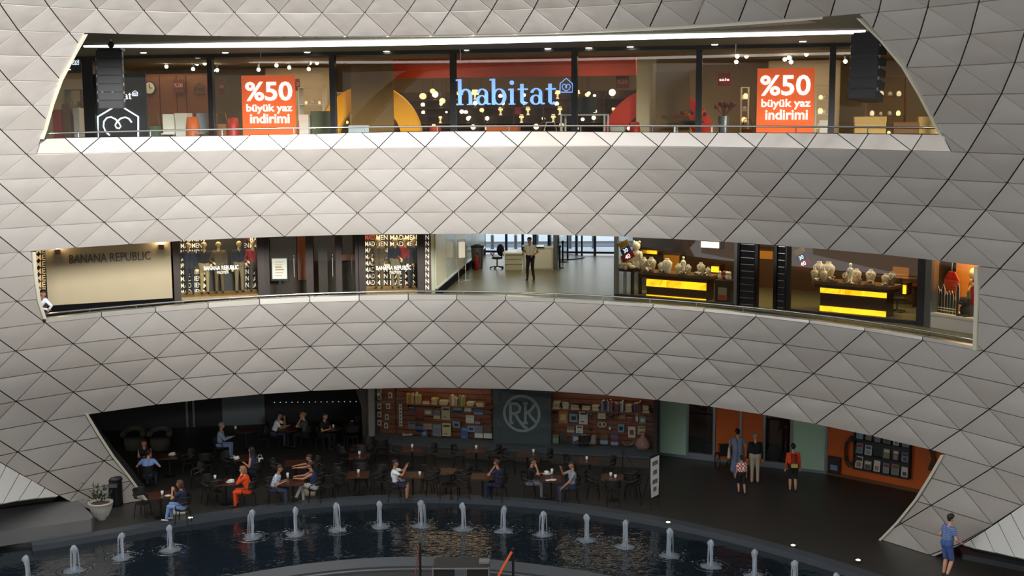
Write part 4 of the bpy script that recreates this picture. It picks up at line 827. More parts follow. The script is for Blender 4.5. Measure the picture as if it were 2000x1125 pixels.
# ================================================================== MIDDLE GALLERY
def FM(x0, y0, x1, y1, z=ZM): return Frame(on_z(x0, y0, z), on_z(x1, y1, z), z)
def FU(x0, y0, x1, y1, h): return Frame(on_z(x0, y0, ZM + h), on_z(x1, y1, ZM + h), ZM)
F_BR = FU(30, 602, 340, 583, .40); F_W1 = FU(340, 583, 515, 575.5, .40); F_DR = FU(515, 575.5, 703, 570.5, .40); F_W2 = FU(703, 570.5, 840, 568, .40)
F_J1 = FM(1203, 580, 1437, 600); F_J2 = FM(1437, 600, 1796, 635); F_J3 = FM(1796, 635, 1960, 662)
HM = 3.5
mat('post_brown', C255(44, 29, 19), .6); mat('wall_tan', C255(176, 162, 132), 0.8, noise=0.05, nscale=1.5); mat('letters_dark', C255(70, 48, 34), 0.5); mat('skirting_black', (0.006, 0.006, 0.007), 0.9, spec=.05)
def fthing(name, label, cat, F, group=None): return thing(name, label, cat, mw=F.mw, group=group)
# --- tan wall with the fashion store name
w = MB(); w.box(F_BR.uz(92, 560)[0], F_BR.L - .05, 0, .3, 0, HM); wt = w.build('wall_shop_tan', 'wall_tan', None, F_BR.mw, kind='structure')
MB().box(F_BR.uz(92, 560)[0], F_BR.L, -.04, .0, 0, .42).build('skirting', 'skirting_black', wt)
sg = fthing('store_name_sign', 'dark store name lettering on the tan wall at the left', 'sign', F_BR)
a, b, z0, z1 = F_BR.rect(135, 494, 294, 511)
text_on('letters', 'BANANA', 'letters_dark', F_BR, a, a + (b - a) * .455, z0, z1, 0, sg, depth=.02); text_on('letters', 'REPUBLIC', 'letters_dark', F_BR, a + (b - a) * .495, b, z0, z1, 0, sg, depth=.02)
mat('sconce_bronze', C255(96, 66, 38), 0.4, 0.6)
def point(p, e, col=(1, .75, .42), r=.08, parent=None):
    ld = bpy.data.lights.new('lamp_light', 'POINT'); ld.energy = e; ld.color = col; ld.shadow_soft_size = r
    o = bpy.data.objects.new('lamp_light', ld); COL.objects.link(o); o.location = p; return o
for i, (x, y) in enumerate([(112, 491), (314, 481.5)]):
    u, z = F_BR.uz(x, y); o = thing('wall_sconce', 'bronze wall sconce above the %s end of the tan wall sign' % ('left', 'right')[i], 'sconce', mw=F_BR.at(u, 0, z), group='sconces on the tan wall')
    MB().bbox(-.08, .08, -.16, 0, -.09, .09, .02).build('body', 'sconce_bronze', o); MB().box(-.07, .07, -.15, -.01, .085, .10).build('lens', 'lamp_glow', o)
    point(F_BR.pt(u, -.14, z + .22), 5)
# --- strip window with ME letters at the far left
mat('gold_letter', C255(214, 176, 108), 0.5, emit=.12, emit_col=(1, .75, .4)); mat('letter_white', C255(226, 218, 200), 0.5, emit=.18, emit_col=(1, .9, .7)); mat('letter_rust', C255(176, 62, 34), 0.5, emit=.06, emit_col=(.8, .2, .1))
mat('display_back', C255(48, 34, 24), 0.7); mat('display_floor', C255(150, 120, 70), 0.5)
ms = fthing('letter_strip', 'narrow black panel with stacked gold letters left of the tan wall', 'sign', F_BR)
a, b, z0, z1 = F_BR.rect(66, 486, 90, 620); MB().box(a, b, .05, .12, 0, HM).build('board', 'display_back', ms)
for i in range(7):
    q = F_BR.rect(70, 484 + i * 13.3, 89, 495 + i * 13.3, .04); text_on('letters', 'ME', 'gold_letter', F_BR, *q, .045, ms, depth=.005, bold=.006)
# --- display windows with rows of lettering
def display(F, x0, x1, xs, nrows, ytop, dy, label, full):
    a = F.uz(x0, 540)[0]; b = F.uz(x1, 540)[0]
    o = fthing('shop_window', label, 'window', F); MB().box(a, b, 1.5, 1.56, 0, HM).build('back_panel', 'display_back', o)
    MB().box(a, b, .02, 1.5, .3, .42).build('plinth', 'display_floor', o); MB().box(a, b, -.02, 1.5, 0, .3).build('plinth_base', 'skirting_black', o)
    for u in (a, b): MB().box(u - .12, u + .12, -.1, .25, 0, HM).build('frame_post', 'post_brown', o)
    MB().box(a, b, .0, .02, .42, HM).build('glass_pane', 'glass_clear', o)
    for i in range(nrows):
        for j, (c0, c1, t) in enumerate(xs):
            q = F.rect(c0, ytop + i * dy, c1, ytop + i * dy + dy * .74, 1.45)
            text_on('letters', t, 'letter_rust' if (i == 0 and j == full) else 'letter_white', F, *q, 1.46, o, depth=.005, bold=.006)
    q = F.rect((x0 + x1) / 2 - 30, 519, (x0 + x1) / 2 + 38, 527, -.01); text_on('store_name', 'BANANA REPUBLIC', 'poster_white', F, *q, -.005, o, depth=.003)
    q = F.rect((x0 + x1) / 2 - 4, 529, (x0 + x1) / 2 + 18, 535, -.01); text_on('small_text', 'MADMEN', 'letter_white', F, *q, -.005, o, depth=.003)
    store_light((a + b) / 2, .7, 3.3, 22, (b - a) * .8, .5, (1, .74, .42), F, 'window_light'); return o
w1_ = display(F_W1, 346, 510, [(353, 394, 'MADMEN'), (397, 430, 'MAD'), (446, 486, 'MADMEN'), (488, 509, 'MAD')], 9, 462, 12.9, 'left fashion shop window with rows of white letters behind mannequins', 2)
MB().box(*F_W1.rect(402, 470, 478, 562, 1.3)[:2], 1.3, 1.36, .42, 3.2).build('photo_panel', 'dark', w1_)
display(F_W2, 708, 822, [(713, 732, 'MAD'), (735, 757, 'MEN'), (762, 788, 'MAD'), (791, 814, 'MEN')], 9, 459, 12.6, 'right fashion shop window with rows of white letters behind mannequins', 0)
ns = fthing('letter_strip', 'narrow brown pillar strip with stacked white letters right of the fashion windows', 'sign', F_W2)
a, b, z0, z1 = F_W2.rect(829, 460, 842, 560); MB().box(a, b, -.02, .3, 0, HM).build('board', 'wood_dark', ns)
for i in range(9): q = F_W2.rect(831, 459 + i * 12.2, 838, 468 + i * 12.2, -.03); text_on('letters', 'N', 'letter_white', F_W2, *q, -.025, ns, depth=.005, bold=.006)
# --- entrance recess
er = MB(); er.box(0, F_DR.L, 2.6, 2.7, 0, HM); ero = er.build('wall_entrance', 'display_back', None, F_DR.mw, kind='structure')
for x0, x1, d in ((512, 526, 0), (598, 612, .8), (622, 640, 1.2), (656, 668, .6), (694, 703, 0)):
    q = F_DR.rect(x0, 500, x1, 560, d); MB().box(q[0], q[1], d, d + .35, 0, HM).build('door_post', 'post_brown', ero)
q = F_DR.rect(581, 470, 606, 540, 2.4); MB().box(q[0], q[1], 2.4, 2.5, .6, HM).build('warm_panel', 'wood_orange', ero)
q = F_DR.rect(664, 497, 692, 508, 2.2); MB().box(q[0], q[1], 2.0, 2.5, q[2], q[3]).build('counter_top', 'wood_orange', ero)
for i, (x0, x1) in enumerate(((528, 580), (614, 655), (670, 692))):
    d_ = MB(); q = F_DR.rect(x0, 500, x1, 560, 1.0); d_.box(q[0], q[1], 1.0, 1.03, .05, HM); dd_ = d_.build('door_%d' % (i + 1), 'glass_front', None, F_DR.mw, kind='structure')
    MB().tube([(q[1] - .1, .95, .8), (q[1] - .1, .9, .9), (q[1] - .1, .9, 1.6), (q[1] - .1, .95, 1.7)], .02, 6).build('door_handle', 'steel', dd_)
store_light(F_DR.L / 2, 1.8, 3.4, 5, 2, 1, (1, .7, .4), F_DR, 'entrance_light')
# sign stand with a white notice
p = on_z(548, 585, ZM); st = thing('sign_stand', 'black poster stand with white notice in front of the fashion shop entrance', 'sign stand', p, 0.06)
k = 1 / 50.5
MB().bbox(-.30, .30, -.2, .2, 0, .03, .04).build('base', 'black', st); MB().box(-.035, .035, -.02, .02, .03, .75).build('post', 'black', st); MB().bbox(-.34, .34, -.03, .03, .70, 1.62, .02).build('frame', 'black', st)
MB().box(-.27, .27, -.045, -.03, .78, 1.54).build('notice', 'white', st)
mb = MB();
for i in range(6): mb.box(-.16, .16 - .04 * (i % 3), -.05, -.045, 1.40 - .1 * i, 1.42 - .1 * i + (.03 if i in (2, 3) else 0))
mb.build('printed_lines', 'dim_text', st)
# --- white-clad wall on the left of the passage
F_P = FM(850, 583, 946, 496)
mat('clad_cream', C255(205, 200, 172), 0.25); mat('clad_green', C255(176, 182, 160), 0.2)
wp_ = MB(); wp_.box(0, F_P.L + .1, 0, .2, 0, HM); wpo = wp_.build('wall_passage', 'clad_green', None, F_P.mw, kind='structure')
n = 6
for i in range(n):
    a, b = F_P.L * i / n + .01, F_P.L * (i + 1) / n - .01; MB().box(a, b, -.05, -.01, .35, HM).build('panel', 'clad_cream' if i % 2 == 0 else 'clad_green', wpo)
MB().box(0, F_P.L, -.07, 0, .0, .33).build('skirting', 'skirting_black', wpo); MB().box(0, F_P.L, -.09, 0, .33, .37).build('skirting_trim', 'chrome', wpo)
# --- street doors at the end of the passage
pl, pr = on_z(946, 496, ZM), on_z(1203, 499, ZM); F_D = Frame(pl, pr, ZM)
dw = MB(); dw.box(0, F_D.L, -.05, .05, 3.3, HM); dwo = dw.build('window_2', 'steel', None, F_D.mw, kind='structure')
mat('frame_blue', C255(52, 66, 92), 0.4, 0.4)
DX = [946, 989, 1021, 1046, 1074, 1090, 1126, 1162, 1203]
for x in DX: u = F_D.uz(x, 485)[0]; MB().box(u - .06, u + .06, -.06, .06, 0, HM).build('mullion', 'frame_blue', dwo)
for z in (1.05, .08): MB().box(0, F_D.L, -.05, .05, z, z + .1).build('transom', 'frame_blue', dwo)
for a, b in zip(DX, DX[1:]): u0_, u1_ = F_D.uz(a, 485)[0], F_D.uz(b, 485)[0]; MB().box(u0_ + .06, u1_ - .06, -.01, .01, .1, 3.3).build('glass_pane', 'glass_clear', dwo)
# rotating door drum
u, z = F_D.uz(1095, 495); rd = thing('revolving_door', 'round glass revolving door at the end of the passage', 'door', mw=F_D.at(u, -1.1, 0))
MB().lathe([(1.3, 0), (1.3, .04)], 28).build('floor_ring', 'frame_blue', rd)
for k_ in range(4):
    a_ = k_ * pi / 2 + .5; MB().box(-.04, .04, -.04, .04, 0, 3.2, T(1.25 * math.cos(a_), 1.25 * math.sin(a_), 0)).build('post', 'frame_blue', rd); MB().box(0, 1.2, -.012, .012, .1, 3.1, R(a_)).build('door_leaf', 'glass_clear', rd)
MB().lathe([(1.3, 3.2), (1.3, 3.32)], 28).build('canopy', 'frame_blue', rd)
# pavement and street outside
mat('pavement', C255(178, 190, 205), 0.8, noise=.06); mat('asphalt', C255(92, 104, 120), 0.9); mat('kerb', C255(205, 210, 215), 0.8)
fs = MB(); fs.box(-40, 40, 63, 120, ZM - .35, ZM - .02); fso = fs.build('floor_street', 'pavement', kind='structure')
MB().box(-40, 40, 66.3, 68.3, ZM - .02, ZM - .005).build('road', 'asphalt', fso); MB().box(-40, 40, 68.3, 68.6, ZM - .02, ZM + .1).build('kerb', 'kerb', fso)
for i, x in enumerate((-1.0, .2, 1.3, 3.0, 4.2)): MB().lathe([(.09, 0), (.08, .6), (.1, .66), (.05, .74)], 10).build('street_bollard', 'steel', None, T(x, 65.6, ZM - .02), label='grey bollard on the street outside, %s from the passage wall' % ORD[i], cat='bollard', group='bollards outside the street doors')
# building back walls
MB().box(-40, 40, 63, 63.3, -0.5, ZM - .35).build('wall_back_lower', 'slab', kind='structure')
MB().box(-40, 40, 63, 63.3, 9.15, 15).build('wall_back_upper', 'slab', kind='structure')
MB().box(-40, -1.6, 63, 63.3, ZM - .35, 9.2).build('wall_back_left', 'slab', kind='structure'); MB().box(6.0, 40, 63, 63.3, ZM - .35, 9.2).build('wall_back_right', 'slab', kind='structure')
for nm, x in (('wall_side_left', -40), ('wall_side_right', 39.7)): MB().box(x, x + .3, 30, 63, -.3, 15).build(nm, 'slab', kind='structure')
# --- guard desk, chair, barriers
mat('desk_cream', C255(196, 190, 164), 0.5); mat('desk_white', C255(222, 220, 206), 0.4); mat('chair_blue', C255(24, 28, 48), 0.6)
p = on_z(1004, 527, ZM); dk = thing('guard_desk', 'cream guard desk with white top and papers beside the office chair', 'desk', p, 0.0)
k = 1 / 46.5
MB().bbox(-.40, .36, 0, .9, 0, .70, .01).build('cabinet', 'desk_cream', dk); MB().bbox(-.5, .38, -.05, .95, .70, .76, .01).build('tabletop', 'desk_white', dk)
for z in (.24, .47): MB().box(-.39, .35, -.012, 0, z, z + .012).build('drawer_gap', 'dark', dk)
MB().bbox(-.3, .1, .3, .6, .76, .79, .01).build('papers', 'letter_white', None, T(p) , label='sheaf of papers lying on the guard desk', cat='papers')
p = on_z(1050, 527, ZM); pd = thing('inspection_counter', 'tall cream counter standing behind the guard', 'counter', p, 0.0)
MB().bbox(-.62, .70, 0, .75, 0, .98, .01).build('body', 'desk_cream', pd); MB().bbox(-.68, .30, -.05, .8, .98, 1.03, .01).build('top_ledge', 'blackgloss', pd); MB().box(-.55, .62, -.012, 0, .06, .9).build('front_panel', 'desk_white', pd)
p = on_z(971, 525, ZM); oc = thing('office_chair', 'dark blue swivel office chair with armrests left of the guard desk', 'chair', p, -0.7)
for i in range(5):
    a_ = 2 * pi * i / 5; q = V((.30 * math.cos(a_), .30 * math.sin(a_), .07)); mb = MB(); mb.tube([(0, 0, .12), q], .025, 6); mb.build('base_arm', 'black', oc); mb = MB(); mb.ball(q - V((0, 0, .03)), .04, 8, 5); mb.build('caster', 'black', oc)
MB().cyl((0, 0, .1), (0, 0, .44), .03, n=8).build('gas_column', 'steel', oc); mb = MB(); mb.smooth = True; mb.ball((0, 0, .48), (.26, .25, .06), 14, 6).build('seat', 'chair_blue', oc); mb = MB(); mb.smooth = True; mb.ball((0, .24, .82), (.23, .05, .27), 14, 8).build('backrest', 'chair_blue', oc); MB().tube([(0, .1, .45), (0, .28, .5), (0, .27, .7)], .02, 6).build('back_stem', 'black', oc)
for s_ in (-1, 1): MB().tube([(s_ * .24, .05, .48), (s_ * .29, 0, .6), (s_ * .29, -.12, .68), (s_ * .29, .14, .68), (s_ * .29, .1, .58)], .022, 6).build('armrest', 'black', oc)
def barrier(x, yb, h, label):
    p = on_z(x, yb, ZM); o = thing('barrier_post', label, 'barrier', p, group='barrier posts by the street doors'); MB().lathe([(.2, 0), (.2, .02), (.05, .05)], 16).build('base', 'black', o); MB().cyl((0, 0, .04), (0, 0, h), .045, n=10).build('pole', 'blackgloss', o); MB().lathe([(.06, h - .12), (.065, h - .02), (.04, h)], 10).build('belt_head', 'black', o); return p
p1 = barrier(1093, 523.5, 1.02, 'black barrier post nearest the guard counter'); p2 = barrier(1099, 512, 1.0, 'black barrier post behind the nearest one')
p = on_z(1085, 526, ZM); o = thing('detector_frame', 'slim grey upright of the security gate behind the counter', 'post', p); MB().bbox(-.10, .10, -.06, .06, 0, 2.2, .02).build('upright', 'steel', o); MB().bbox(-.2, .2, -.15, .15, 0, .04, .03).build('foot', 'steel', o)
# bin and red extinguisher, rack against the passage wall
p = on_z(921, 527, ZM); o = thing('waste_bin', 'grey waste bin with dark lid against the passage wall', 'bin', p + V((.25, .5, 0))); MB().lathe([(.24, 0), (.28, .9), (.28, .95)], 14).build('body', 'steel', o); MB().lathe([(.3, .95), (.3, 1.02), (.1, 1.08)], 14).build('lid', 'black', o)
p = on_z(917.5, 527, ZM); o = thing('fire_extinguisher', 'red fire extinguisher in front of the grey waste bin', 'extinguisher', p + V((.3, -.1, 0))); mat('ext_red', C255(150, 34, 22), .4); mb = MB(); mb.smooth = True; mb.lathe([(.10, 0), (.11, .05), (.11, .55), (.05, .65), (.03, .72)], 12).build('cylinder', 'ext_red', o); MB().box(-.02, .1, -.02, .02, .70, .76).build('handle', 'black', o); MB().tube([(.03, 0, .7), (.15, 0, .6), (.14, 0, .3)], .014, 6).build('hose', 'black', o)
p = on_z(903, 548, ZM); o = thing('leaflet_stand', 'slim chrome frame stand leaning near the passage wall', 'stand', p, .5)
for s_ in (-.16, .16): MB().cyl((s_, 0, 0.02), (s_, .05, 1.7), .016, n=8).build('upright', 'chrome', o)
for z in (.04, .5, 1.68): MB().cyl((-.16, z * .03, z), (.16, z * .03, z), .014, n=8).build('crossbar', 'chrome', o)
MB().bbox(-.3, .3, -.2, .25, 0, .02, .03).build('base', 'chrome', o); MB().box(-.14, .14, .01, .03, .95, 1.6).build('leaflet', 'letter_white', o)
for i, u in enumerate(np.linspace(1.5, F_P.L - 2, 3)): store_light(float(u), -2.8, 3.42, 22, 1.5, 1.5, (1, .92, .74), F_P, 'passage_light')
# --- jewellery shop
mat('jewel_brown', C255(92, 58, 30), 0.5); mat('jewel_gold', C255(176, 116, 26), 0.5); mat('counter_dark', C255(56, 34, 22), 0.35); mat('counter_top', C255(120, 92, 70), 0.25)
def onyx():
    m = mat('onyx_glow', (1, .62, .04), .3, emit=0.75, emit_col=(1, .5, .02)); n = m.node_tree.nodes; l = m.node_tree.links
    tc = n.new('ShaderNodeTexCoord'); t = n.new('ShaderNodeTexNoise'); t.inputs['Scale'].default_value = 2.2; t.inputs['Detail'].default_value = 5; t.inputs['Distortion'].default_value = 1.2
    cr = n.new('ShaderNodeValToRGB'); cr.color_ramp.elements[0].color = (.7, .22, .0, 1); cr.color_ramp.elements[0].position = .32; cr.color_ramp.elements[1].color = (1, .47, .01, 1); cr.color_ramp.elements[1].position = .5
    l.new(tc.outputs['Object'], t.inputs['Vector']); l.new(t.outputs['Fac'], cr.inputs[0]); l.new(cr.outputs[0], n['Principled BSDF'].inputs['Emission Color'])
onyx()
for nm, F, d in (('a', F_J1, 5.5), ('b', F_J2, 5.5), ('c', F_J3, 3.0)):
    MB().box(-.3, F.L + .3, d, d + .2, 0, HM).build('wall_jewel_back_' + nm if nm != 'c' else 'wall_toy_back', 'jewel_brown' if nm != 'c' else 'jewel_gold', None, F.mw, kind='structure')
MB().box(-.1, .0, 0, 16, 0, HM).build('wall_jewel_left', 'glass_front', None, F_J1.mw, kind='structure')
MB().box(F_J2.L - .08, F_J2.L + .08, .2, 5.5, 0, HM).build('wall_jewel_right', 'jewel_brown', None, F_J2.mw, kind='structure')
for nm, F, xs in (('window_3', F_J1, [1203, 1437]), ('window_4', F_J2, [1540, 1796])):
    u = [F.uz(x, 560)[0] for x in xs]; o = MB().box(u[0], u[-1], -.05, .08, 3.35, HM).build(nm, 'black', None, F.mw, kind='structure')
    for x in u: MB().box(x - .06, x + .06, -.05, .1, 0, HM).build('mullion', 'black' if nm == 'window_4' else 'steel', o)
    for a, b in zip(u, u[1:]): MB().box(a + .06, b - .06, 0, .02, .1, 3.35).build('glass_pane', 'glass_front', o)
    MB().box(u[0], u[-1], -.06, .1, 0, .12).build('bottom_rail', 'black', o)
q = F_J2.rect(1793, 540, 1809, 620, -.1); MB().box(q[0], q[1], -.15, .3, 0, HM).build('trim_41', 'black', None, F_J2.mw, kind='structure')
def counter(F, xa, xb, ytop, yb, d, label, glows):
    a, b, z0, z1 = F.rect(xa, ytop, xb, yb, d); o = thing('jewellery_counter', label, 'counter', mw=F.at(a, d, 0)); w = b - a
    zt_ = z1
    MB().bbox(-.25, w + .25, -.22, .7, zt_ - .10, zt_, .06).build('counter_top', 'counter_top', o); MB().bbox(-.2, w + .2, -.16, .65, zt_ - .22, zt_ - .10, .05).build('moulding', 'counter_dark', o)
    MB().box(0, w, 0, .6, 0, zt_ - .22).build('body', 'counter_dark', o)
    for g0, g1 in glows:
        n_ = 3
        for i in range(n_): MB().box(w * (i + .01) / n_, w * (i + .99) / n_, -.05, -.001, g0, g1).build('onyx_panel', 'onyx_glow', o)
    mb = MB(); mb.box(w * .3, w * .34, -.012, 0, .5, .62); return a, b, zt_
zf = lambda F, x, y, d: F.uz(x, y, d)[1]
a1, b1, zc1 = counter(F_J1, 1263, 1380, 534, 592, .9, 'left jewellery counter with two glowing amber stone bands', [(zf(F_J1, 1320, 563, .85), zf(F_J1, 1320, 549, .85)), (max(.02, zf(F_J1, 1320, 592, .85)), zf(F_J1, 1320, 580, .85))])
a2, b2, zc2 = counter(F_J2, 1602, 1732, 553, 620, .9, 'right jewellery counter with two glowing amber stone bands', [(zf(F_J2, 1667, 577, .85), zf(F_J2, 1667, 562, .85)), (max(.02, zf(F_J2, 1667, 617, .85)), zf(F_J2, 1667, 603, .85))])
mat('bust_cream', C255(206, 196, 174), 0.6, noise=.08); mat('bust_grey', C255(150, 140, 124), 0.6); mat('pearl', C255(240, 236, 225), 0.25); mat('trinket_dark', C255(60, 50, 44), 0.4)
def bust(F, x, yb, h, d, kind, label, m='bust_cream', z=None, grp='necklace busts'):
    u = F.uz(x, yb, d)[0]; k = F.uz(x + 1, yb, d)[0] - u; H = h * k; z = F.uz(x, yb, d)[1] if z is None else z
    o = thing('necklace_bust' if kind == 'bust' else 'figurine' if kind == 'fig' else 'trinket_pile', label, 'bust' if kind == 'bust' else 'figurine' if kind == 'fig' else 'jewellery', mw=F.at(u, d, z), group=grp)
    if kind == 'bust':
        mb = MB(); mb.smooth = True; mb.lathe([(H * .22, 0), (H * .26, H * .2), (H * .36, H * .55), (H * .38, H * .72), (H * .22, H * .86), (H * .14, H * .92), (H * .15, H)], 14, sy=.55); mb.build('torso', m, o)
        MB().tube([(-H * .16, -H * .1, H * .86), (-H * .14, -H * .2, H * .6), (0, -H * .23, H * .45), (H * .14, -H * .2, H * .6), (H * .16, -H * .1, H * .86)], H * .03, 6).build('necklace', 'pearl', o)
    elif kind == 'fig':
        mb = MB(); mb.smooth = True; mb.lathe([(H * .16, 0), (H * .16, H * .03), (H * .09, H * .06), (H * .12, H * .3), (H * .08, H * .5), (H * .13, H * .68), (H * .12, H * .74), (H * .04, H * .79), (H * .04, H * .82)], 12); mb.build('body', 'pearl', o); mb = MB(); mb.smooth = True; mb.ball((0, 0, H * .89), (H * .08, H * .08, H * .1), 10, 7); mb.build('head', 'pearl', o)
        for s_ in (-1, 1): MB().tube([(s_ * H * .12, 0, H * .72), (s_ * H * .17, -H * .03, H * .55), (s_ * H * .1, -H * .1, H * .42)], H * .03, 6).build('arm', 'pearl', o)
    else:
        r_ = random.Random(int(x * 10 + yb)); mb = MB(); mb.lathe([(H * 1.0, 0), (H * 1.05, H * .08), (H * .9, H * .1)], 12); mb.build('tray', 'trinket_dark', o)
        for i in range(7): mb = MB(); mb.smooth = True; a_ = i * .9; mb.ball((H * .6 * math.cos(a_) * r_.uniform(.3, 1), H * .5 * math.sin(a_), H * r_.uniform(.25, .7)), H * r_.uniform(.18, .32), 8, 5); mb.build('trinket', r_.choice(['pearl', 'bust_cream', 'trinket_dark', 'bust_grey']), o)
ZC = {}
J1 = [(1257, 24, .95, 'bust', 'tall cream'), (1272, 25, .95, 'bust', 'tall cream'), (1266, 9, .75, 'pile', ''), (1291, 17, 1.0, 'bust', 'small cream'), (1303, 26, .8, 'bust', 'white many stranded'), (1292, 8, .7, 'pile', ''), (1325, 17, 1.0, 'bust', 'small cream'), (1334.5, 30, 1.1, 'fig', ''), (1344, 17, 1.0, 'bust', 'small cream'), (1332, 8, .72, 'pile', ''), (1369, 22, 1.0, 'bust', 'slanted cream'), (1364, 9, .72, 'pile', ''), (1383, 15, .95, 'bust', 'small pale'), (1377, 7, .7, 'pile', '')]
J2 = [(1591, 20, 1.0, 'bust', 'small cream'), (1600, 33, 1.15, 'bust', 'tall cream'), (1609, 20, .9, 'bust', 'small cream'), (1618, 34, 1.15, 'bust', 'tall cream'), (1597, 8, .72, 'pile', ''), (1625, 12, .8, 'pile', ''), (1651, 18, 1.0, 'bust', 'grey'), (1661, 38, .85, 'fig', ''), (1673, 26, 1.1, 'bust', 'rounded cream'), (1679, 13, .8, 'bust', 'small grey'), (1658, 7, .7, 'pile', ''), (1701, 27, 1.1, 'bust', 'tall ivory'), (1699, 10, .72, 'pile', ''), (1730, 22, 1.0, 'bust', 'cream'), (1742, 26, 1.1, 'bust', 'large dark'), (1727, 8, .72, 'pile', '')]
for F, L_, zc_, nm in ((F_J1, J1, zc1, 'left'), (F_J2, J2, zc2, 'right')):
    for i, (x, h, d, kd, ad) in enumerate(L_):
        lb = {'bust': ad + ' necklace bust', 'fig': 'slender white figurine', 'pile': 'tray of small jewellery'}[kd] + ' on the %s jewellery counter, place %s from the left' % (nm, ORD[i])
        bust(F, x, 530, h, d, kd, lb, 'pearl' if 'white' in ad else 'bust_grey' if ('grey' in ad or 'dark' in ad) else 'bust_cream', zc_)
for u in np.linspace(.9, F_J1.L - .8, 3): store_light(float(u), 1.2, 3.3, 20, .8, .8, (1, .8, .5), F_J1, 'jewel_light')
for u in np.linspace(2.6, F_J2.L - .6, 4): store_light(float(u), 1.3, 3.3, 15, .8, .8, (1, .74, .42), F_J2, 'jewel_light')
# white doll with drapery at the left corner
u, z = F_J1.uz(1228, 524, .8); dp_ = thing('draped_pedestal', 'low dark display table draped with cream cloth at the left corner of the jewellery shop', 'table', mw=F_J1.at(u, .8, 0))
k = F_J1.uz(1229, 524, .8)[0] - u
MB().bbox(-22 * k, 17 * k, -.25, .5, z - .1, z, .04).build('tabletop', 'counter_dark', dp_)
for x in (-18 * k, 12 * k):
    for y in (-.18, .42): MB().box(x - .05, x + .05, y - .05, y + .05, 0, z - .1).build('leg', 'counter_dark', dp_)
r_ = random.Random(5); mb = MB(); mb.smooth = True
for i in range(16): mb.ball((r_.uniform(-18, 14) * k, r_.uniform(-.2, .1), z + r_.uniform(.02, .16)), (r_.uniform(.06, .14), .1, r_.uniform(.04, .09)), 8, 5)
mb.build('cream_drapery', 'bust_cream', dp_)
mb = MB(); mb.smooth = True; mb.add(*(lambda q: (q.v, q.f))(MB().ball((-10 * k, .3, z + .3), (.3, .15, .26), 12, 7))); mb.build('cushion_bust', 'bust_cream', dp_)
u2, z2 = F_J1.uz(1243, 522, .9); dl = thing('white_doll', 'tall white doll figure standing on the draped display table', 'doll', mw=F_J1.at(u2, .9, z))
for nm, c, r_ in (('leg', (-.09, 0, .16), (.09, .09, .2)), ('leg', (.09, 0, .16), (.09, .09, .2)), ('body', (0, 0, .48), (.2, .15, .24)), ('head', (0, -.02, .86), (.16, .15, .17)), ('ear', (-.12, 0, 1.0), (.06, .04, .06)), ('ear', (.12, 0, 1.0), (.06, .04, .06)), ('arm', (-.22, -.08, .52), (.07, .1, .16)), ('arm', (.22, -.08, .52), (.07, .1, .16))):
    mb = MB(); mb.smooth = True; mb.ball(c, r_, 12, 8); mb.build(nm, 'pearl', dl)
# sale tags
mat('tag_blue', C255(40, 76, 140), .6); mat('tag_red', C255(186, 34, 24), .6); mat('tag_yellow', C255(214, 160, 50), .6)
def tag_card(F, x, y, w, h, ang, m, txt, label, d=.05):
    u, z = F.uz(x, y, d); k = F.uz(x + 1, y, d)[0] - u; o = thing('sale_tag', label, 'tag', mw=F.at(u, d, z) @ Matrix.Rotation(ang, 4, 'Y'), group='sale tags on the jewellery glass')
    MB().bbox(-w * k / 2, w * k / 2, 0, .015, -h * k / 2, h * k / 2, .004).build('card', m, o)
    if txt:
        me = text_mesh(txt, 'text', 'poster_white', .004); co = np.zeros(len(me.vertices) * 3); me.vertices.foreach_get('co', co); co = co.reshape(-1, 3); lo, hi = co.min(0), co.max(0); s_ = h * k * .62 / (hi[1] - lo[1])
        me.vertices.foreach_set('co', np.stack([(co[:, 0] - (lo[0] + hi[0]) / 2) * s_, -.008 - co[:, 2], (co[:, 1] - (lo[1] + hi[1]) / 2) * s_], -1).ravel()); me.update(); link('text', me, o)
for F, bx, by, nm in ((F_J1, 1222, 0, 'left'), (F_J2, 1565, 14, 'right')):
    tag_card(F, bx - 4, 477 + by, 20, 10, -.5, 'tag_yellow', '', 'tilted yellow sale tag, uppermost on the %s jewellery glass' % nm); tag_card(F, bx, 489 + by, 20, 11, -.5, 'tag_blue', '30', 'tilted blue sale tag on the %s jewellery glass' % nm); tag_card(F, bx + 4, 501 + by, 26, 12, -.5, 'tag_red', '40', 'tilted red sale tag, lowest on the %s jewellery glass' % nm)
# shelves and lit niches on the back wall
for i, (F, x0, y0, x1, y1, m, lb) in enumerate([(F_J1, 1262, 489, 1281, 496, 'onyx_glow', 'glowing amber niche above the left counter'), (F_J1, 1388, 520, 1402, 532, 'onyx_glow', 'small glowing amber box right of the left counter'), (F_J1, 1295, 496, 1325, 528, 'jewel_gold', 'gold lit panel behind the left counter'), (F_J1, 1368, 472, 1402, 484, 'lamp_white', 'bright lit display niche high on the jewellery wall'), (F_J2, 1758, 556, 1768, 574, 'onyx_glow', 'small glowing amber panel behind the right counter'), (F_J2, 1480, 488, 1508, 506, 'jewel_gold', 'gold lit shelf between the two louvred shutters')]):
    d = 3.0; q = F.rect(x0, y0, x1, y1, d); o = thing('lit_niche', lb, 'niche', mw=F.at(q[0], d, q[2])); w, h = q[1] - q[0], q[3] - q[2]
    MB().box(0, w, .05, .1, 0, h).build('panel', m, o); MB().box(-.05, w + .05, 0, .12, -.05, 0).build('ledge', 'counter_dark', o); MB().box(-.05, w + .05, 0, .12, h, h + .05).build('top_edge', 'counter_dark', o)
    MB().box(-.05, w + .05, .1, .5, -.05, h + .05).build('support_wall', 'counter_dark', o)
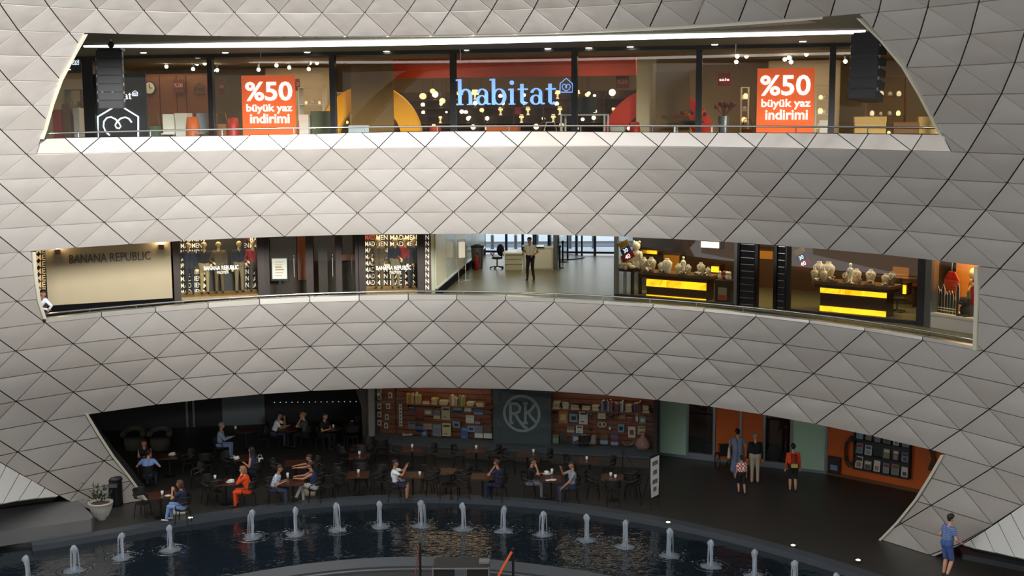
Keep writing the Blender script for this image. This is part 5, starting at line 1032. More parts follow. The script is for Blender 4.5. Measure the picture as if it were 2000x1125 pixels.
# louvred shutters
for i, (F, x0, x1, dx) in enumerate(((F_J2, 1441, 1477, 0), (F_J2, 1514, 1537, 0))):
    q = F.rect(x0, 480, x1, 590, .0); o = thing('louvred_shutter', 'tall black louvred shutter, %s of the pair between the counters' % ('left', 'right')[i], 'shutter', mw=F.at(q[0], 0, 0), group='black louvred shutters'); w = q[1] - q[0]
    MB().box(0, w, .05, .1, 0, HM).build('panel', 'black', o)
    for x in (0, w): MB().box(x - .06, x + .06, -.02, .12, 0, HM).build('stile', 'blackgloss', o)
    for j in range(13): z = .12 + j * .235; MB().box(.1, w - .1, .01, .05, z, z + .02).build('slat', 'chrome', o)
# pedestal with dolls
u, z = F_J1.uz(1411, 548, .5); pdl = thing('doll_pedestal', 'dark pedestal with framed picture right of the left counter', 'pedestal', mw=F_J1.at(u, .5, 0)); MB().bbox(-.32, .32, 0, .6, 0, z, .02).build('body', 'counter_dark', pdl); MB().box(-.16, .18, -.02, 0, .15, z - .25).build('picture', 'bust_grey', pdl); MB().box(-.14, .16, -.03, -.02, .17, .32).build('red_strip', 'tag_red', pdl)
for i, (x, c) in enumerate(((-.2, 'pearl'), (.0, 'bust_grey'), (.18, 'pearl'), (-.08, 'tag_red'), (.1, 'pearl'))):
    o = thing('small_doll', 'small doll on the dark pedestal, %s from the left of the heap' % ORD[i], 'doll', mw=F_J1.at(u + x, .2 + .5 + .12 * (i % 2), z), group='dolls on the pedestal')
    for nm, c_, r_ in (('body', (0, 0, .1), (.08, .07, .1)), ('head', (0, 0, .25), (.07, .065, .07))): mb = MB(); mb.smooth = True; mb.ball(c_, r_, 10, 6); mb.build(nm, c, o)
# swivel chair and desk behind the right counter
u, z = F_J2.uz(1752, 600, 2.2); o = thing('shop_chair', 'dark swivel chair behind the right jewellery counter', 'chair', mw=F_J2.at(u, 2.2, 0) @ R(.6))
MB().bbox(-.24, .24, -.24, .24, .44, .5, .05).build('seat', 'chair_blue', o); MB().bbox(-.22, .22, .2, .26, .55, 1.0, .04).build('backrest', 'chair_blue', o); MB().cyl((0, 0, .06), (0, 0, .44), .03, n=8).build('gas_column', 'steel', o)
for i in range(5): a_ = i * 2 * pi / 5; MB().tube([(0, 0, .1), (.28 * math.cos(a_), .28 * math.sin(a_), .04)], .025, 6).build('base_arm', 'black', o)
u, z = F_J2.uz(1752, 545, 3.6); o = thing('shop_desk', 'wooden desk with a monitor behind the right jewellery counter', 'desk', mw=F_J2.at(u, 3.6, 0)); MB().bbox(-.6, .7, 0, .7, .72, .78, .02).build('tabletop', 'wood_orange', o)
for x in (-.5, .6): MB().box(x - .04, x + .04, .05, .65, 0, .72).build('leg', 'wood_dark', o)
MB().bbox(-.3, .3, .3, .36, .95, 1.35, .02).build('monitor', 'jewel_gold', o); MB().box(-.04, .04, .3, .36, .78, .98).build('monitor_stand', 'black', o)
# --- toy shop window at the right end
a, b = F_J3.uz(1821, 600)[0], F_J3.uz(1935, 600)[0]
tw = MB(); tw.box(F_J3.uz(1809, 600)[0], a, -.1, .25, 0, HM); two = tw.build('window_5', 'steel', None, F_J3.mw, kind='structure'); MB().box(a, b, -.05, .05, .0, .42).build('sill_panel', 'offwhite', two); MB().box(a, b, 0, .02, .42, HM).build('glass_pane', 'glass_clear', two)
MB().box(a, b, -.08, .2, .40, .47).build('sill_ledge', 'trim_metal', two)
mat('toy_wall', C255(226, 148, 58), .7); mat('toy_cream', C255(235, 205, 140), .7)
MB().box(a - .1, b + .2, 1.2, 1.25, 0, HM).build('wall_toy_display', 'toy_wall', None, F_J3.mw, kind='structure'); MB().box(a, b, .2, 1.2, .3, .42).build('floor_toy_display', 'toy_cream', None, F_J3.mw, kind='structure')
store_light((a + b) / 2, .6, 3.2, 30, 1.4, .5, (1, .75, .4), F_J3, 'toy_light')
fc = fthing('pencil_fence', 'low fence of dark pencils outlined in white in the toy shop window', 'fence', F_J3)
for i, (x, y0) in enumerate([(1826.5, 562), (1832, 560), (1837, 567), (1842.5, 557), (1848, 571), (1853.5, 569), (1859, 570), (1864.5, 582), (1871, 555)]):
    d = .35; u, zt_ = F_J3.uz(x, y0, d); zb = F_J3.uz(x, 628, d)[1]; zb = max(zb, .42); w = .04
    MB().prism([(-w, zb), (w, zb), (w, zt_ - .12), (0, zt_), (-w, zt_ - .12)], 0, .04, F_J3.mw.inverted() @ F_J3.mw @ T(u, d, 0) @ Matrix(((1, 0, 0, 0), (0, 0, 1, 0), (0, 1, 0, 0), (0, 0, 0, 1)))).build('pencil', 'trinket_dark', fc)
    MB().tube([(u + .055, d + .02, zb), (u + .055, d + .02, zt_ - .12), (u, d + .02, zt_ + .03), (u - .055, d + .02, zt_ - .12), (u - .055, d + .02, zb)], .012, 5).build('white_outline', 'pearl', fc)
for z in (.52, .6): u0_, u1_ = F_J3.uz(1824, 620, .33)[0], F_J3.uz(1866, 620, .33)[0]; MB().box(u0_, u1_, .32, .34, z, z + .025).build('rail', 'pearl', fc)
u, z = F_J3.uz(1858, 553, .9); k = F_J3.uz(1859, 553, .9)[0] - u; tg = thing('hanging_tag_sign', 'red tag shaped sign with handwritten lines above the pencil fence', 'sign', mw=F_J3.at(u, .9, z)); mat('tag_pink', C255(214, 110, 76), .6)
MB().prism([(-15 * k, -16 * k), (15 * k, -16 * k), (15 * k, 6 * k), (6 * k, 19 * k), (-6 * k, 19 * k), (-14 * k, 6 * k)], 0, .03, Matrix(((1, 0, 0, 0), (0, 0, 1, 0), (0, 1, 0, 0), (0, 0, 0, 1)))).build('card', 'tag_pink', tg); MB().prism([(-13 * k, 5 * k), (14 * k, 5 * k), (6 * k, 18 * k), (-6 * k, 18 * k)], -.01, .0, Matrix(((1, 0, 0, 0), (0, 0, 1, 0), (0, 1, 0, 0), (0, 0, 0, 1)))).build('red_top', 'tag_red', tg)
mb = MB()
for i in range(4): mb.box(-10 * k, (10 - 3 * (i % 2)) * k, -.012, 0, (1 - 4.2 * i) * k, (2.2 - 4.2 * i) * k)
mb.build('handwriting', 'tag_red', tg); MB().cyl((0, .01, 19 * k), (0, .01, HM - z), .006, n=5).build('string', 'white', tg)
u, z = F_J3.uz(1897, 628, .6); k = F_J3.uz(1898, 600, .6)[0] - u; tb = thing('puppet_figure', 'blond puppet in red holding a green board in the toy shop window', 'doll', mw=F_J3.at(u, .6, .42)); zz = lambda y: F_J3.uz(1897, y, .6)[1] - .42
mat('puppet_skin', C255(235, 205, 150), .6); mat('puppet_hair', C255(236, 214, 150), .7); mat('board_green', C255(120, 138, 96), .6)
mb = MB(); mb.smooth = True; mb.ball((4 * k, 0, zz(535)), (.12, .12, .15), 12, 8); mb.build('head', 'puppet_skin', tb); mb = MB(); mb.smooth = True; mb.ball((4 * k, .04, zz(532)), (.14, .12, .15), 12, 8); mb.build('hair', 'puppet_hair', tb)
mb = MB(); mb.smooth = True; mb.lathe([(.26, zz(600)), (.2, zz(575)), (.17, zz(555)), (.08, zz(546))], 12, c=(2 * k, .05, 0), sy=.6); mb.build('body', 'tag_red', tb)
MB().tube([(-4 * k, .0, zz(552)), (-11 * k, -.1, zz(558)), (-14 * k, -.15, zz(545))], .035, 6).build('arm', 'puppet_skin', tb); MB().tube([(10 * k, .0, zz(552)), (12 * k, -.12, zz(566))], .035, 6).build('arm', 'puppet_skin', tb)
MB().bbox(-16 * k, 12 * k, -.2, -.17, zz(590), zz(568), .01).build('board', 'board_green', tb)
for x in (-2 * k, 7 * k): MB().cyl((x, .05, .0), (x, .05, zz(598)), .06, .07, 8).build('leg', 'trinket_dark', tb)
mat('plush_black', (.014, .012, .012), .9, bump=.01, bscale=60); pg = thing('plush_dog', 'black shaggy plush dog sitting below the green board', 'toy', mw=F_J3.at(u + 0.02, .35, .42))
for nm, c, r_ in (('body', (0, 0, .22), (.24, .2, .24)), ('head', (-.05, -.08, .5), (.16, .15, .15)), ('muzzle', (-.07, -.22, .46), (.07, .07, .06)), ('ear', (-.2, -.05, .52), (.05, .06, .11)), ('ear', (.1, -.05, .52), (.05, .06, .11)), ('paw', (-.14, -.2, .06), (.08, .11, .06)), ('paw', (.1, -.2, .06), (.08, .11, .06))): mb = MB(); mb.smooth = True; mb.ball(c, r_, 12, 8); mb.build(nm, 'plush_black', pg)
# ================================================================== GROUND LEVEL
# light stone walls beyond the diagonal ends of the dome
mat('wall_light', C255(206, 206, 202), 0.6, noise=.04)
def light_wall(name, e0, e1, fl, joints, top_ext):
    A_, B_, C_ = dome_pt(*e0), dome_pt(*e1), on_z(*fl, top_ext); n = (B_ - A_).cross(C_ - A_).normalized()
    if n.dot(EYE - A_) < 0: n = -n
    px2 = lambda q: on_plane(q[0], q[1], A_ + n * .02, n)
    lines = joints; base = None
    for (a0, a1), (b0, b1) in zip(lines, lines[1:]):
        P = [px2(q) for q in (a0, b0, b1, a1)]; Q, nr, c = inset(P, .012)
        if nr.dot(n) < 0: Q = inset(P[::-1], .012)[0]
        m = len(Q); mb = MB(); mb.add([p for p in Q] + [p - n * .06 for p in Q], [list(range(m)), list(range(m, 2 * m))[::-1]] + [(i, (i + 1) % m, m + (i + 1) % m, m + i) for i in range(m)])
        if base is None:
            al = [px2(l[0]) - n * .05 for l in lines] + [px2(l[1]) - n * .05 for l in lines[::-1]]; k = len(al)
            bb = MB(); bb.add(al + [p - n * .2 for p in al], [list(range(k)), list(range(k, 2 * k))[::-1]] + [(i, (i + 1) % k, k + (i + 1) % k, k + i) for i in range(k)]); base = bb.build(name, 'joint', kind='structure')
        mb.build('stone_slab', 'wall_light', base)
light_wall('wall_stone_right', (1880, 1063), (2000, 985), (2000, 1092), [((1880, 1063), (1884, 1066)), ((1896, 1054), (1906, 1072)), ((1923, 1037), (1942, 1079)), ((1949, 1020), (1982, 1088)), ((1974, 1003), (2022, 1097)), ((2010, 978), (2070, 1108)), ((2060, 945), (2120, 1118)), ((2130, 899), (2210, 1134)), ((2220, 840), (2320, 1155))], 1.6)
light_wall('wall_stone_left', (0, 903), (115, 968), (0, 986), [((-220, 770), (-330, 1030)), ((-130, 826), (-210, 1012)), ((-60, 868), (-120, 1000)), ((-25, 889), (-60, 992)), ((12, 910), (-25, 986)), ((38, 925), (5, 984)), ((62, 938), (36, 978)), ((88, 953), (74, 973)), ((115, 968), (112, 970))][::-1], 1.35)
# stone bench at the left, kerb at the right
def top_block(name, px, z, m, label=None, cat=None, kind=None):
    P = [on_z(x, y, z) for x, y in px]; c = sum(P, V()) / len(P); c.z = 0; out = [(p.x - c.x, p.y - c.y) for p in P]
    return MB().prism(out[::-1] if sum((out[i][0] * out[(i + 1) % len(out)][1] - out[(i + 1) % len(out)][0] * out[i][1]) for i in range(len(out))) < 0 else out, 0, z).build(name, m, None, T(c), label=label, cat=cat, kind=kind)
mat('bench_stone', C255(104, 104, 104), .6, noise=.12, nscale=2)
top_block('stone_bench', [(-70, 1004), (150, 975), (182, 1008), (178, 1014), (-70, 1050)], .42, 'bench_stone', 'long low grey stone bench at the lower left pool corner', 'bench')
top_block('trim_51', [(1872, 1068), (2080, 1105), (2080, 1122), (1880, 1082)], .15, 'rim_stone', kind='structure')
# --- bookshop
F_RK = Frame(on_z(735, 857, .45), on_z(1280, 885, .45), 0); ZL = .45; HG = 3.7
mat('ledge_stone', C255(58, 54, 46), .6, noise=.15); mat('slate', C255(62, 70, 76), .7, noise=.08, nscale=2); mat('slate_mark', C255(136, 148, 150), .6)
lw = MB(); lw.box(-.2, F_RK.L, -.45, .1, 0, ZL - .08); lwo = lw.build('trim_52', 'ledge_stone', None, F_RK.mw, kind='structure'); MB().box(-.25, F_RK.L + .02, -.52, .9, ZL - .08, ZL).build('ledge_top', 'slate', lwo)
MB().box(0, F_RK.L, .95, 1.05, 0, HG).build('wall_bookshop', 'wood_dark', None, F_RK.mw, kind='structure'); bw = bpy.data.objects['wall_bookshop']
def slatwall(x0, x1, n=15):
    a, b = F_RK.uz(x0, 810, .9)[0], F_RK.uz(x1, 810, .9)[0]; h = (3.2 - ZL) / n
    for i in range(n): MB().box(a, b, .90, .95, ZL + h * i + .012, ZL + h * (i + 1) - .012).build('slat', 'wood_slat', bw)
slatwall(737, 772); slatwall(775, 960); slatwall(1077, 1278)
MB().box(F_RK.uz(1277, 820)[0], F_RK.L + .05, -.05, 1.0, 0, HG).build('trim_53', 'dark', None, F_RK.mw, kind='structure')
ss = fthing('slate_sign', 'dark slate sign panel with pale ring logo between the bookshelves', 'sign', F_RK)
a, b, z0, z1 = F_RK.rect(963, 740, 1076, 861, .3); MB().box(a, b, .3, .38, ZL, HG).build('panel', 'slate', ss)
uc, zc_ = F_RK.uz(1019, 807.5, .29); k = F_RK.uz(1020, 807, .29)[0] - uc
mb = MB()
for i in range(40):
    b0, b1 = 2 * pi * i / 40, 2 * pi * (i + 1) / 40; q = [(uc + r * k * math.cos(t), zc_ + r * k * math.sin(t)) for r, t in ((31.5, b0), (36.5, b0), (36.5, b1), (31.5, b1))]
    mb.add([V((u, .28, z)) for u, z in q] + [V((u, .3, z)) for u, z in q], [(3, 2, 1, 0), (4, 5, 6, 7), (0, 1, 5, 4), (1, 2, 6, 5), (2, 3, 7, 6), (3, 0, 4, 7)])
mb.build('ring', 'slate_mark', ss)
def flat_strokes(lines, wd, name):
    mb = MB()
    for ln in lines:
        pts = [F_RK.uz(x, y, .28) for x, y in ln]; n = len(pts); L_, R_ = [], []
        for i, (u, z) in enumerate(pts):
            d = V((pts[min(i + 1, n - 1)][0] - pts[max(i - 1, 0)][0], pts[min(i + 1, n - 1)][1] - pts[max(i - 1, 0)][1])).normalized(); L_.append((u - d.y * wd, z + d.x * wd)); R_.append((u + d.y * wd, z - d.x * wd))
        mb.sheet([V((u, .28, z)) for u, z in L_], [V((u, .28, z)) for u, z in R_], V((0, .02, 0)))
    return mb.build(name, 'slate_mark', ss)
flat_strokes([[(997, 787), (997, 826)], [(992, 826), (1003, 826)], [(992, 790), (1000, 788), (1010, 789), (1016, 795), (1014, 804), (1006, 808), (998, 808)], [(1006, 808), (1013, 820), (1022, 832), (1030, 838)]], .055, 'letter_r')
flat_strokes([[(1026, 787), (1026, 826)], [(1021, 788), (1031, 788)], [(1021, 826), (1031, 826)], [(1048, 787), (1042, 794), (1036, 802), (1027, 808)], [(1032, 806), (1040, 818), (1050, 828)]], .05, 'letter_k')
# books: X, Y, width, height are read off a 3.45x view of the window
BC = {'w': (205, 200, 188), 'c': (190, 172, 130), 't': (150, 122, 88), 'r': (140, 40, 30), 'b': (58, 84, 140), 'lb': (120, 146, 176), 'g': (112, 116, 116), 'd': (46, 44, 46), 'k': (24, 24, 28), 'o': (186, 110, 44), 'br': (92, 66, 46), 'y': (200, 172, 84), 'gr': (110, 140, 100)}
BN = {'w': 'white', 'c': 'cream', 't': 'tan', 'r': 'red', 'b': 'blue', 'lb': 'pale blue', 'g': 'grey', 'd': 'charcoal', 'k': 'black', 'o': 'orange', 'br': 'brown', 'y': 'yellow', 'gr': 'green'}
for kx, c in BC.items(): mat('cover_' + kx, C255(*c), .5)
mat('page_cream', C255(206, 196, 170), .8)
def px_rk(X, Y): return 720 + X / 3.448, 740 + Y / 3.448
def book(X, Y, w, h, c, where, i, d=.82, printc=None):
    x, y = px_rk(X, Y); u, z = F_RK.uz(x, y, d); k = F_RK.uz(x + 1, y, d)[0] - u; W_, H_ = w / 3.448 * k, h / 3.448 * k; z = max(z, ZL + H_ / 2 + .005)
    o = thing('book', '%s %s book facing out, place %s %s' % (('small', 'large')[H_ > .33], BN[c], ORD[i], where), 'book', mw=F_RK.at(u, d, z), group='books facing out in the bookshop window')
    MB().box(-W_ / 2, W_ / 2, -.012, -.004, -H_ / 2, H_ / 2).build('cover', 'cover_' + c, o); MB().box(-W_ / 2 + .008, W_ / 2 - .008, -.004, .024, -H_ / 2 + .008, H_ / 2 - .008).build('pages', 'page_cream', o)
    pc = printc or rs.choice([q for q in ('w', 'k', 'r', 'c', 'lb', 'd') if q != c])
    t = rs.randint(0, 2)
    mb = MB()
    if t == 0: mb.box(-W_ * .3, W_ * .3, -.015, -.012, -H_ * .25, H_ * .2)
    elif t == 1: mb.box(-W_ * .36, W_ * .36, -.015, -.012, H_ * .22, H_ * .36); mb.box(-W_ * .3, W_ * .1, -.015, -.012, -H_ * .34, -H_ * .28)
    else: mb.box(-W_ * .5, W_ * .5, -.015, -.012, -H_ * .5, -H_ * .12)
    mb.build('cover_print', 'cover_' + pc, o)
L2 = [(290, 205, 50, 38, 'd'), (345, 255, 50, 50, 'r'), (402, 225, 58, 40, 't'), (460, 240, 45, 58, 'g'), (520, 230, 58, 88, 'c'), (598, 205, 58, 50, 'lb'), (668, 215, 46, 46, 'w'), (740, 220, 58, 38, 'b'), (682, 272, 56, 52, 'w'), (734, 282, 36, 42, 'r')]
L3 = [(290, 312, 50, 46, 'g'), (345, 336, 50, 42, 'b'), (398, 320, 58, 40, 't'), (460, 346, 58, 82, 'g'), (525, 342, 58, 86, 'c'), (590, 308, 48, 40, 'lb'), (690, 336, 46, 42, 'lb'), (645, 366, 46, 80, 'b'), (742, 356, 56, 82, 'g'), (803, 355, 56, 90, 'br'), (866, 366, 46, 76, 't'), (376, 372, 38, 46, 'b')]
R2 = [(1310, 255, 60, 88, 'o'), (1380, 262, 52, 56, 'lb'), (1446, 260, 58, 92, 'w'), (1495, 248, 22, 42, 'd'), (1570, 250, 52, 38, 'w'), (1632, 252, 30, 36, 'k'), (1706, 250, 46, 40, 't'), (1755, 276, 46, 52, 'r'), (1806, 262, 16, 50, 'w'), (1845, 276, 46, 60, 'g')]
R3 = [(1360, 340, 50, 42, 'g'), (1420, 340, 48, 52, 'w'), (1495, 330, 26, 36, 'br'), (1625, 332, 26, 40, 'br'), (1700, 332, 42, 56, 'lb'), (1772, 358, 48, 76, 'w'), (1838, 346, 50, 58, 'c')]
R4 = [(1260, 406, 38, 56, 'gr'), (1312, 402, 44, 68, 'd'), (1395, 402, 52, 70, 'b'), (1448, 402, 44, 64, 'g'), (1506, 408, 46, 64, 't'), (1586, 406, 50, 68, 'br'), (1655, 396, 50, 40, 'b'), (1656, 448, 50, 38, 'lb')]
for lst, where, d in ((L2, 'along the upper left book row', .84), (L3, 'along the lower left book row', .62), (R2, 'along the upper right book row', .84), (R3, 'along the middle right book row', .84), (R4, 'on the ledge right of the slate sign', .5)):
    for i, q in enumerate(lst): book(*q, where, i, d)
# postcards on the narrow left strip
mat('card_white', C255(196, 190, 178), .7)
for i, (X, Y) in enumerate([(72, 75), (72, 122), (72, 185), (72, 240), (72, 296), (145, 110), (131, 184), (123, 256), (118, 315)]):
    x, y = px_rk(X, Y); u, z = F_RK.uz(x, y, .86); o = thing('postcard', 'white postcard on the narrow slat strip, %s of the %s column from the top' % (ORD[i if i < 5 else i - 5], 'left' if i < 5 else 'right'), 'card', mw=F_RK.at(u, .86, z), group='postcards on the slat wall'); MB().box(-.075, .075, -.008, .03, -.105, .105).build('card', 'card_white', o); MB().box(-.035, .035, -.012, -.008, -.06, .05).build('print', 'cover_d', o)
x, y = px_rk(215, 245); u, z = F_RK.uz(x, y, .86); o = thing('card_strip', 'tall pale strip of cards between the slat walls', 'card', mw=F_RK.at(u, .86, z)); MB().box(-.06, .06, -.01, .03, -.42, .42).build('strip', 'card_white', o)
for i in range(6): MB().box(-.025, .025, -.014, -.01, -.36 + i * .13, -.30 + i * .13).build('print', 'cover_d', o)
# top shelves with stacked and standing books
for nm, x0, x1, yb, lst in (('left', 790, 962, 792, None), ('right', 1075, 1278, 803, None)):
    a, b = F_RK.uz(x0, yb, .55)[0], F_RK.uz(x1, yb, .55)[0]; zb = F_RK.uz((x0 + x1) / 2, yb, .55)[1]
    o = fthing('book_shelf', 'wooden upper shelf of the bookshop %s of the slate sign' % nm, 'shelf', F_RK); MB().box(a, b, .5, .92, zb - .04, zb).build('board', 'wood_slat', o)
    for u in np.linspace(a + .1, b - .1, 4): MB().box(u - .02, u + .02, .6, .92, zb - .16, zb - .04).build('bracket', 'wood_dark', o)
    u = a + .06; i = 0
    while u < b - .35:
        if rs.random() < .5:        # flat stack
            w = rs.uniform(.26, .36); zz_ = zb
            for j in range(rs.randint(3, 6)):
                t = rs.uniform(.03, .055); c = rs.choice(['c', 'y', 'c', 't', 'w', 'r'] if nm == 'left' else ['d', 'k', 'br', 'c', 'w']); wj = w * rs.uniform(.8, 1); ob = thing('book', '%s book, %s in the %s pile of the %s upper shelf' % (BN[c], ('lowest', 'second', 'third', 'fourth', 'fifth', 'topmost')[j], ORD[i], nm), 'book', mw=F_RK.at(u + w / 2, .7, zz_) @ R(rs.uniform(-.15, .15)), group='books on the upper shelves')
                MB().box(-wj / 2, wj / 2, -.13, .13, 0, t).build('cover', 'cover_' + c, ob); MB().box(-wj / 2 + .01, wj / 2 - .01, -.135, -.12, .006, t - .006).build('pages', 'page_cream', ob); zz_ += t + .002
            u += w + .05
        else:
            for j in range(rs.randint(3, 6)):
                t = rs.uniform(.03, .06); h = rs.uniform(.26, .42); c = rs.choice(['w', 'o', 'c', 'lb', 'gr', 'y'] if nm == 'left' else ['k', 'd', 'b', 'lb', 'w', 'r', 'g'])
                ob = thing('book', '%s upright book, %s in the %s cluster of the %s upper shelf' % (BN[c], ORD[j], ORD[i], nm), 'book', mw=F_RK.at(u + t / 2, .68, zb), group='books on the upper shelves'); MB().box(-t / 2, t / 2, -.12, .12, 0, h).build('cover', 'cover_' + c, ob); MB().box(-t / 2 + .005, t / 2 - .005, -.1, .125, h - .004, h + .002).build('pages', 'page_cream', ob); u += t + .006
            u += .06
        i += 1
# open books and odd goods on the ledge
for i, (x, y, lb, c) in enumerate([(795, 850, 'open white book lying on the ledge at the left of the bookshop', 'w'), (867, 851, 'open cream book lying on the ledge below the tall cream book', 'c'), (1018, 860, 'small cream booklet on the ledge below the slate sign', 'c')]):
    p = on_z(x, y, ZL); o = thing('open_book', lb, 'book', p + V((0, .1, 0)), .2)
    for s_ in (-1, 1): MB().add([V(q) for q in ((0, -.14, .02), (s_ * .18, -.14, .05), (s_ * .18, .14, .05), (0, .14, .02), (0, -.14, 0), (s_ * .18, -.14, .0), (s_ * .18, .14, .0), (0, .14, 0))], [(0, 1, 2, 3), (7, 6, 5, 4), (0, 4, 5, 1), (1, 5, 6, 2), (2, 6, 7, 3), (3, 7, 4, 0)]).build('page_block', 'page_cream', o)
p = on_z(815, 848, ZL); o = thing('orange_bowl', 'small orange bowl on the ledge left of the blue book', 'bowl', p + V((0, .35, 0))); mb = MB(); mb.smooth = True; mb.lathe([(.06, 0), (.15, .12), (.16, .18), (.14, .18), (.05, .04)], 16); mb.build('bowl', 'cover_o', o)
p = on_z(1262, 878, ZL); o = thing('gift_sack', 'pale pink cellophane gift sack at the right end of the bookshop ledge', 'bag', p + V((-.1, .15, 0))); mat('sack_pink', C255(150, 110, 100), .5, bump=.02, bscale=14); mb = MB(); mb.smooth = True; mb.lathe([(.24, 0), (.28, .12), (.24, .3), (.1, .42), (.05, .46), (.14, .6)], 14); mb.build('sack', 'sack_pink', o); mb = MB(); mb.tube([(.06 * math.cos(t), .06 * math.sin(t), .45) for t in np.linspace(0, 2 * pi, 12)], .015, 5, True); mb.build('ribbon', 'cover_y', o)
p = on_z(1228, 878, ZL); o = thing('antler_ornament', 'dark antler ornament on the ledge beside the pink sack', 'ornament', p + V((0, .3, 0)))
for s_ in (-1, 1): MB().tube([(0, 0, .05), (s_ * .12, 0, .1), (s_ * .22, 0, .24), (s_ * .2, 0, .34)], [.03, .025, .02, .01], 6).build('antler', 'cover_g', o)
MB().bbox(-.08, .08, -.06, .06, 0, .08, .02).build('base', 'cover_k', o)
for s_ in (0, 1):
    x, y = px_rk(1560 + s_ * 24, 308); u, z = F_RK.uz(x, y, .85); o = MB().tube([(.085 * math.cos(t), 0, .085 * math.sin(t)) for t in np.linspace(0, 2 * pi, 18)[:-1]], .02, 6, True).build('wall_ring', 'card_white', None, F_RK.at(u, .85, z), label='white ring hung on the slat wall, %s of two' % ('left', 'right')[s_], cat='ring', group='white rings on the slat wall')
store_light(F_RK.uz(870, 800, .4)[0], .35, 3.3, 5, 3.2, .4, (1, .72, .42), F_RK, 'bookshop_light'); store_light(F_RK.uz(1180, 800, .4)[0], .35, 3.3, 3, 3.2, .4, (1, .8, .6), F_RK, 'bookshop_light')
o = MB().box(0, F_RK.L, -.01, .01, ZL, HG).build('window_6', 'glass_clear', None, F_RK.mw, kind='structure')
# pillar and curtain left of the bookshop
p = on_z(727, 872, 0); MB().bbox(-.12, .12, -.12, .12, 0, HG, .03).build('trim_54', 'concrete', None, T(p), kind='structure')
mat('curtain', C255(104, 98, 88), .9); p = on_z(710, 868, 0); mb = MB(); mb.smooth = True
for i in range(9):
    mb.tube([(-.38 + i * .075, .05 * (i % 2), 3.5), (-.28 + i * .062, .05 * (i % 2), 2.4), (-.02 + i * .03, .04 * (i % 2), 1.5), (.0 + i * .03, 0, .2)], [.05, .05, .035, .04], 8)
mb.build('tied_curtain', 'curtain', None, T(p), label='grey curtain tied back beside the bookshop pillar', cat='curtain')
# --- green glass panels, windows and orange walls at the right
F_G = Frame(on_z(1283, 888, 0), on_z(1615, 925.5, 0), 0); F_O = Frame(on_z(1615, 926, 0), on_z(1860, 976, 0), 0)
mat('green_glass', C255(172, 206, 182), .35); mat('orange_wall', C255(206, 96, 22), .6, noise=.06); mat('alu', C255(140, 148, 156), .35, .6)
gb = MB().box(0, F_G.L, 3.2, 3.3, 0, HG).build('wall_gift_back', 'wood_orange', None, F_G.mw, kind='structure')
gw = MB().box(0, F_G.L, -.02, .06, 0, .1).build('window_7', 'alu', None, F_G.mw, kind='structure')
u_ = lambda x: F_G.uz(x, 850)[0]
for x0, x1 in ((1283, 1340), (1548, 1614)): MB().box(u_(x0), u_(x1), 0, .05, .1, HG).build('green_panel', 'green_glass', gw)
for x in (1343, 1395, 1447, 1493, 1546, 1614.5): MB().box(u_(x) - .045, u_(x) + .045, -.04, .08, 0, HG).build('mullion', 'alu', gw)
for x0, x1 in ((1345, 1393), (1495, 1544)): MB().box(u_(x0), u_(x1), .01, .03, .1, HG).build('glass_pane', 'glass_front', gw); MB().box(u_(x0), u_(x1), -.05, .1, .1, .22).build('bottom_rail', 'alu', gw)
for x0, x1 in ((1398, 1445), (1449, 1491)): MB().box(u_(x0), u_(x1), .0, .05, .05, HG).build('orange_panel', 'orange_wall', gw)
# dark foliage displays behind the two panes
mat('leaf_dark', C255(40, 52, 30), .8); mat('leaf_gold', C255(150, 104, 40), .7)
for i, (x, yy) in enumerate(((1368, 870), (1520, 880))):
    o = thing('display_plant', 'dark potted display plant behind the %s glass pane by the orange wall' % ('left', 'right')[i], 'plant', mw=F_G.at(u_(x), 1.0, 0)); MB().lathe([(.2, 0), (.26, .4), (.24, .42)], 14).build('pot', 'black', o); MB().tube([(0, 0, .4), (.05, 0, 1.2), (-.05, 0, 2.0)], .03, 6).build('stem', 'wood_dark', o); r_ = random.Random(i)
    for j in range(40):
        q = V((r_.gauss(0, .22), r_.gauss(0, .2), 1.2 + r_.random() * 1.7)); d_ = V((r_.uniform(-1, 1), r_.uniform(-1, 1), r_.uniform(-.4, .8))).normalized(); s_ = d_.cross(V((0, 0, 1))).normalized() * .05
        MB().add([q, q + d_ * .1 + s_, q + d_ * .24, q + d_ * .1 - s_, q + d_ * .1 + V((0, 0, .02))], [(0, 1, 4), (1, 2, 4), (2, 3, 4), (3, 0, 4)]).build('leaf', 'leaf_gold' if j % 3 == 0 else 'leaf_dark', o)
ow = MB().box(0, F_O.L + 1.5, 0, .2, 0, HG).build('wall_orange', 'orange_wall', None, F_O.mw, kind='structure'); MB().box(0, F_O.L + 1.5, -.03, 0, 0, .12).build('skirting', 'wood_orange', ow)
mr = fthing('magazine_rack', 'dark wall rack of magazines on the orange wall at the right', 'rack', F_O); a, b, z0, z1 = F_O.rect(1671, 850, 1779, 925, -.05); zb, zt_ = F_O.uz(1725, 925, -.05)[1], F_O.uz(1725, 838, -.05)[1]
MB().box(a, b, -.06, -.005, zb, zt_ + .5).build('back_board', 'cover_d', mr)
n_r = 4; hr = (zt_ - zb) / 3
for i in range(n_r): MB().box(a, b, -.2, -.06, zb + hr * i, zb + hr * i + .05).build('shelf_lip', 'cover_k', mr)
for x in (a, b): MB().box(x - .02, x + .02, -.2, -.01, zb, zt_ + .5).build('side', 'cover_k', mr)
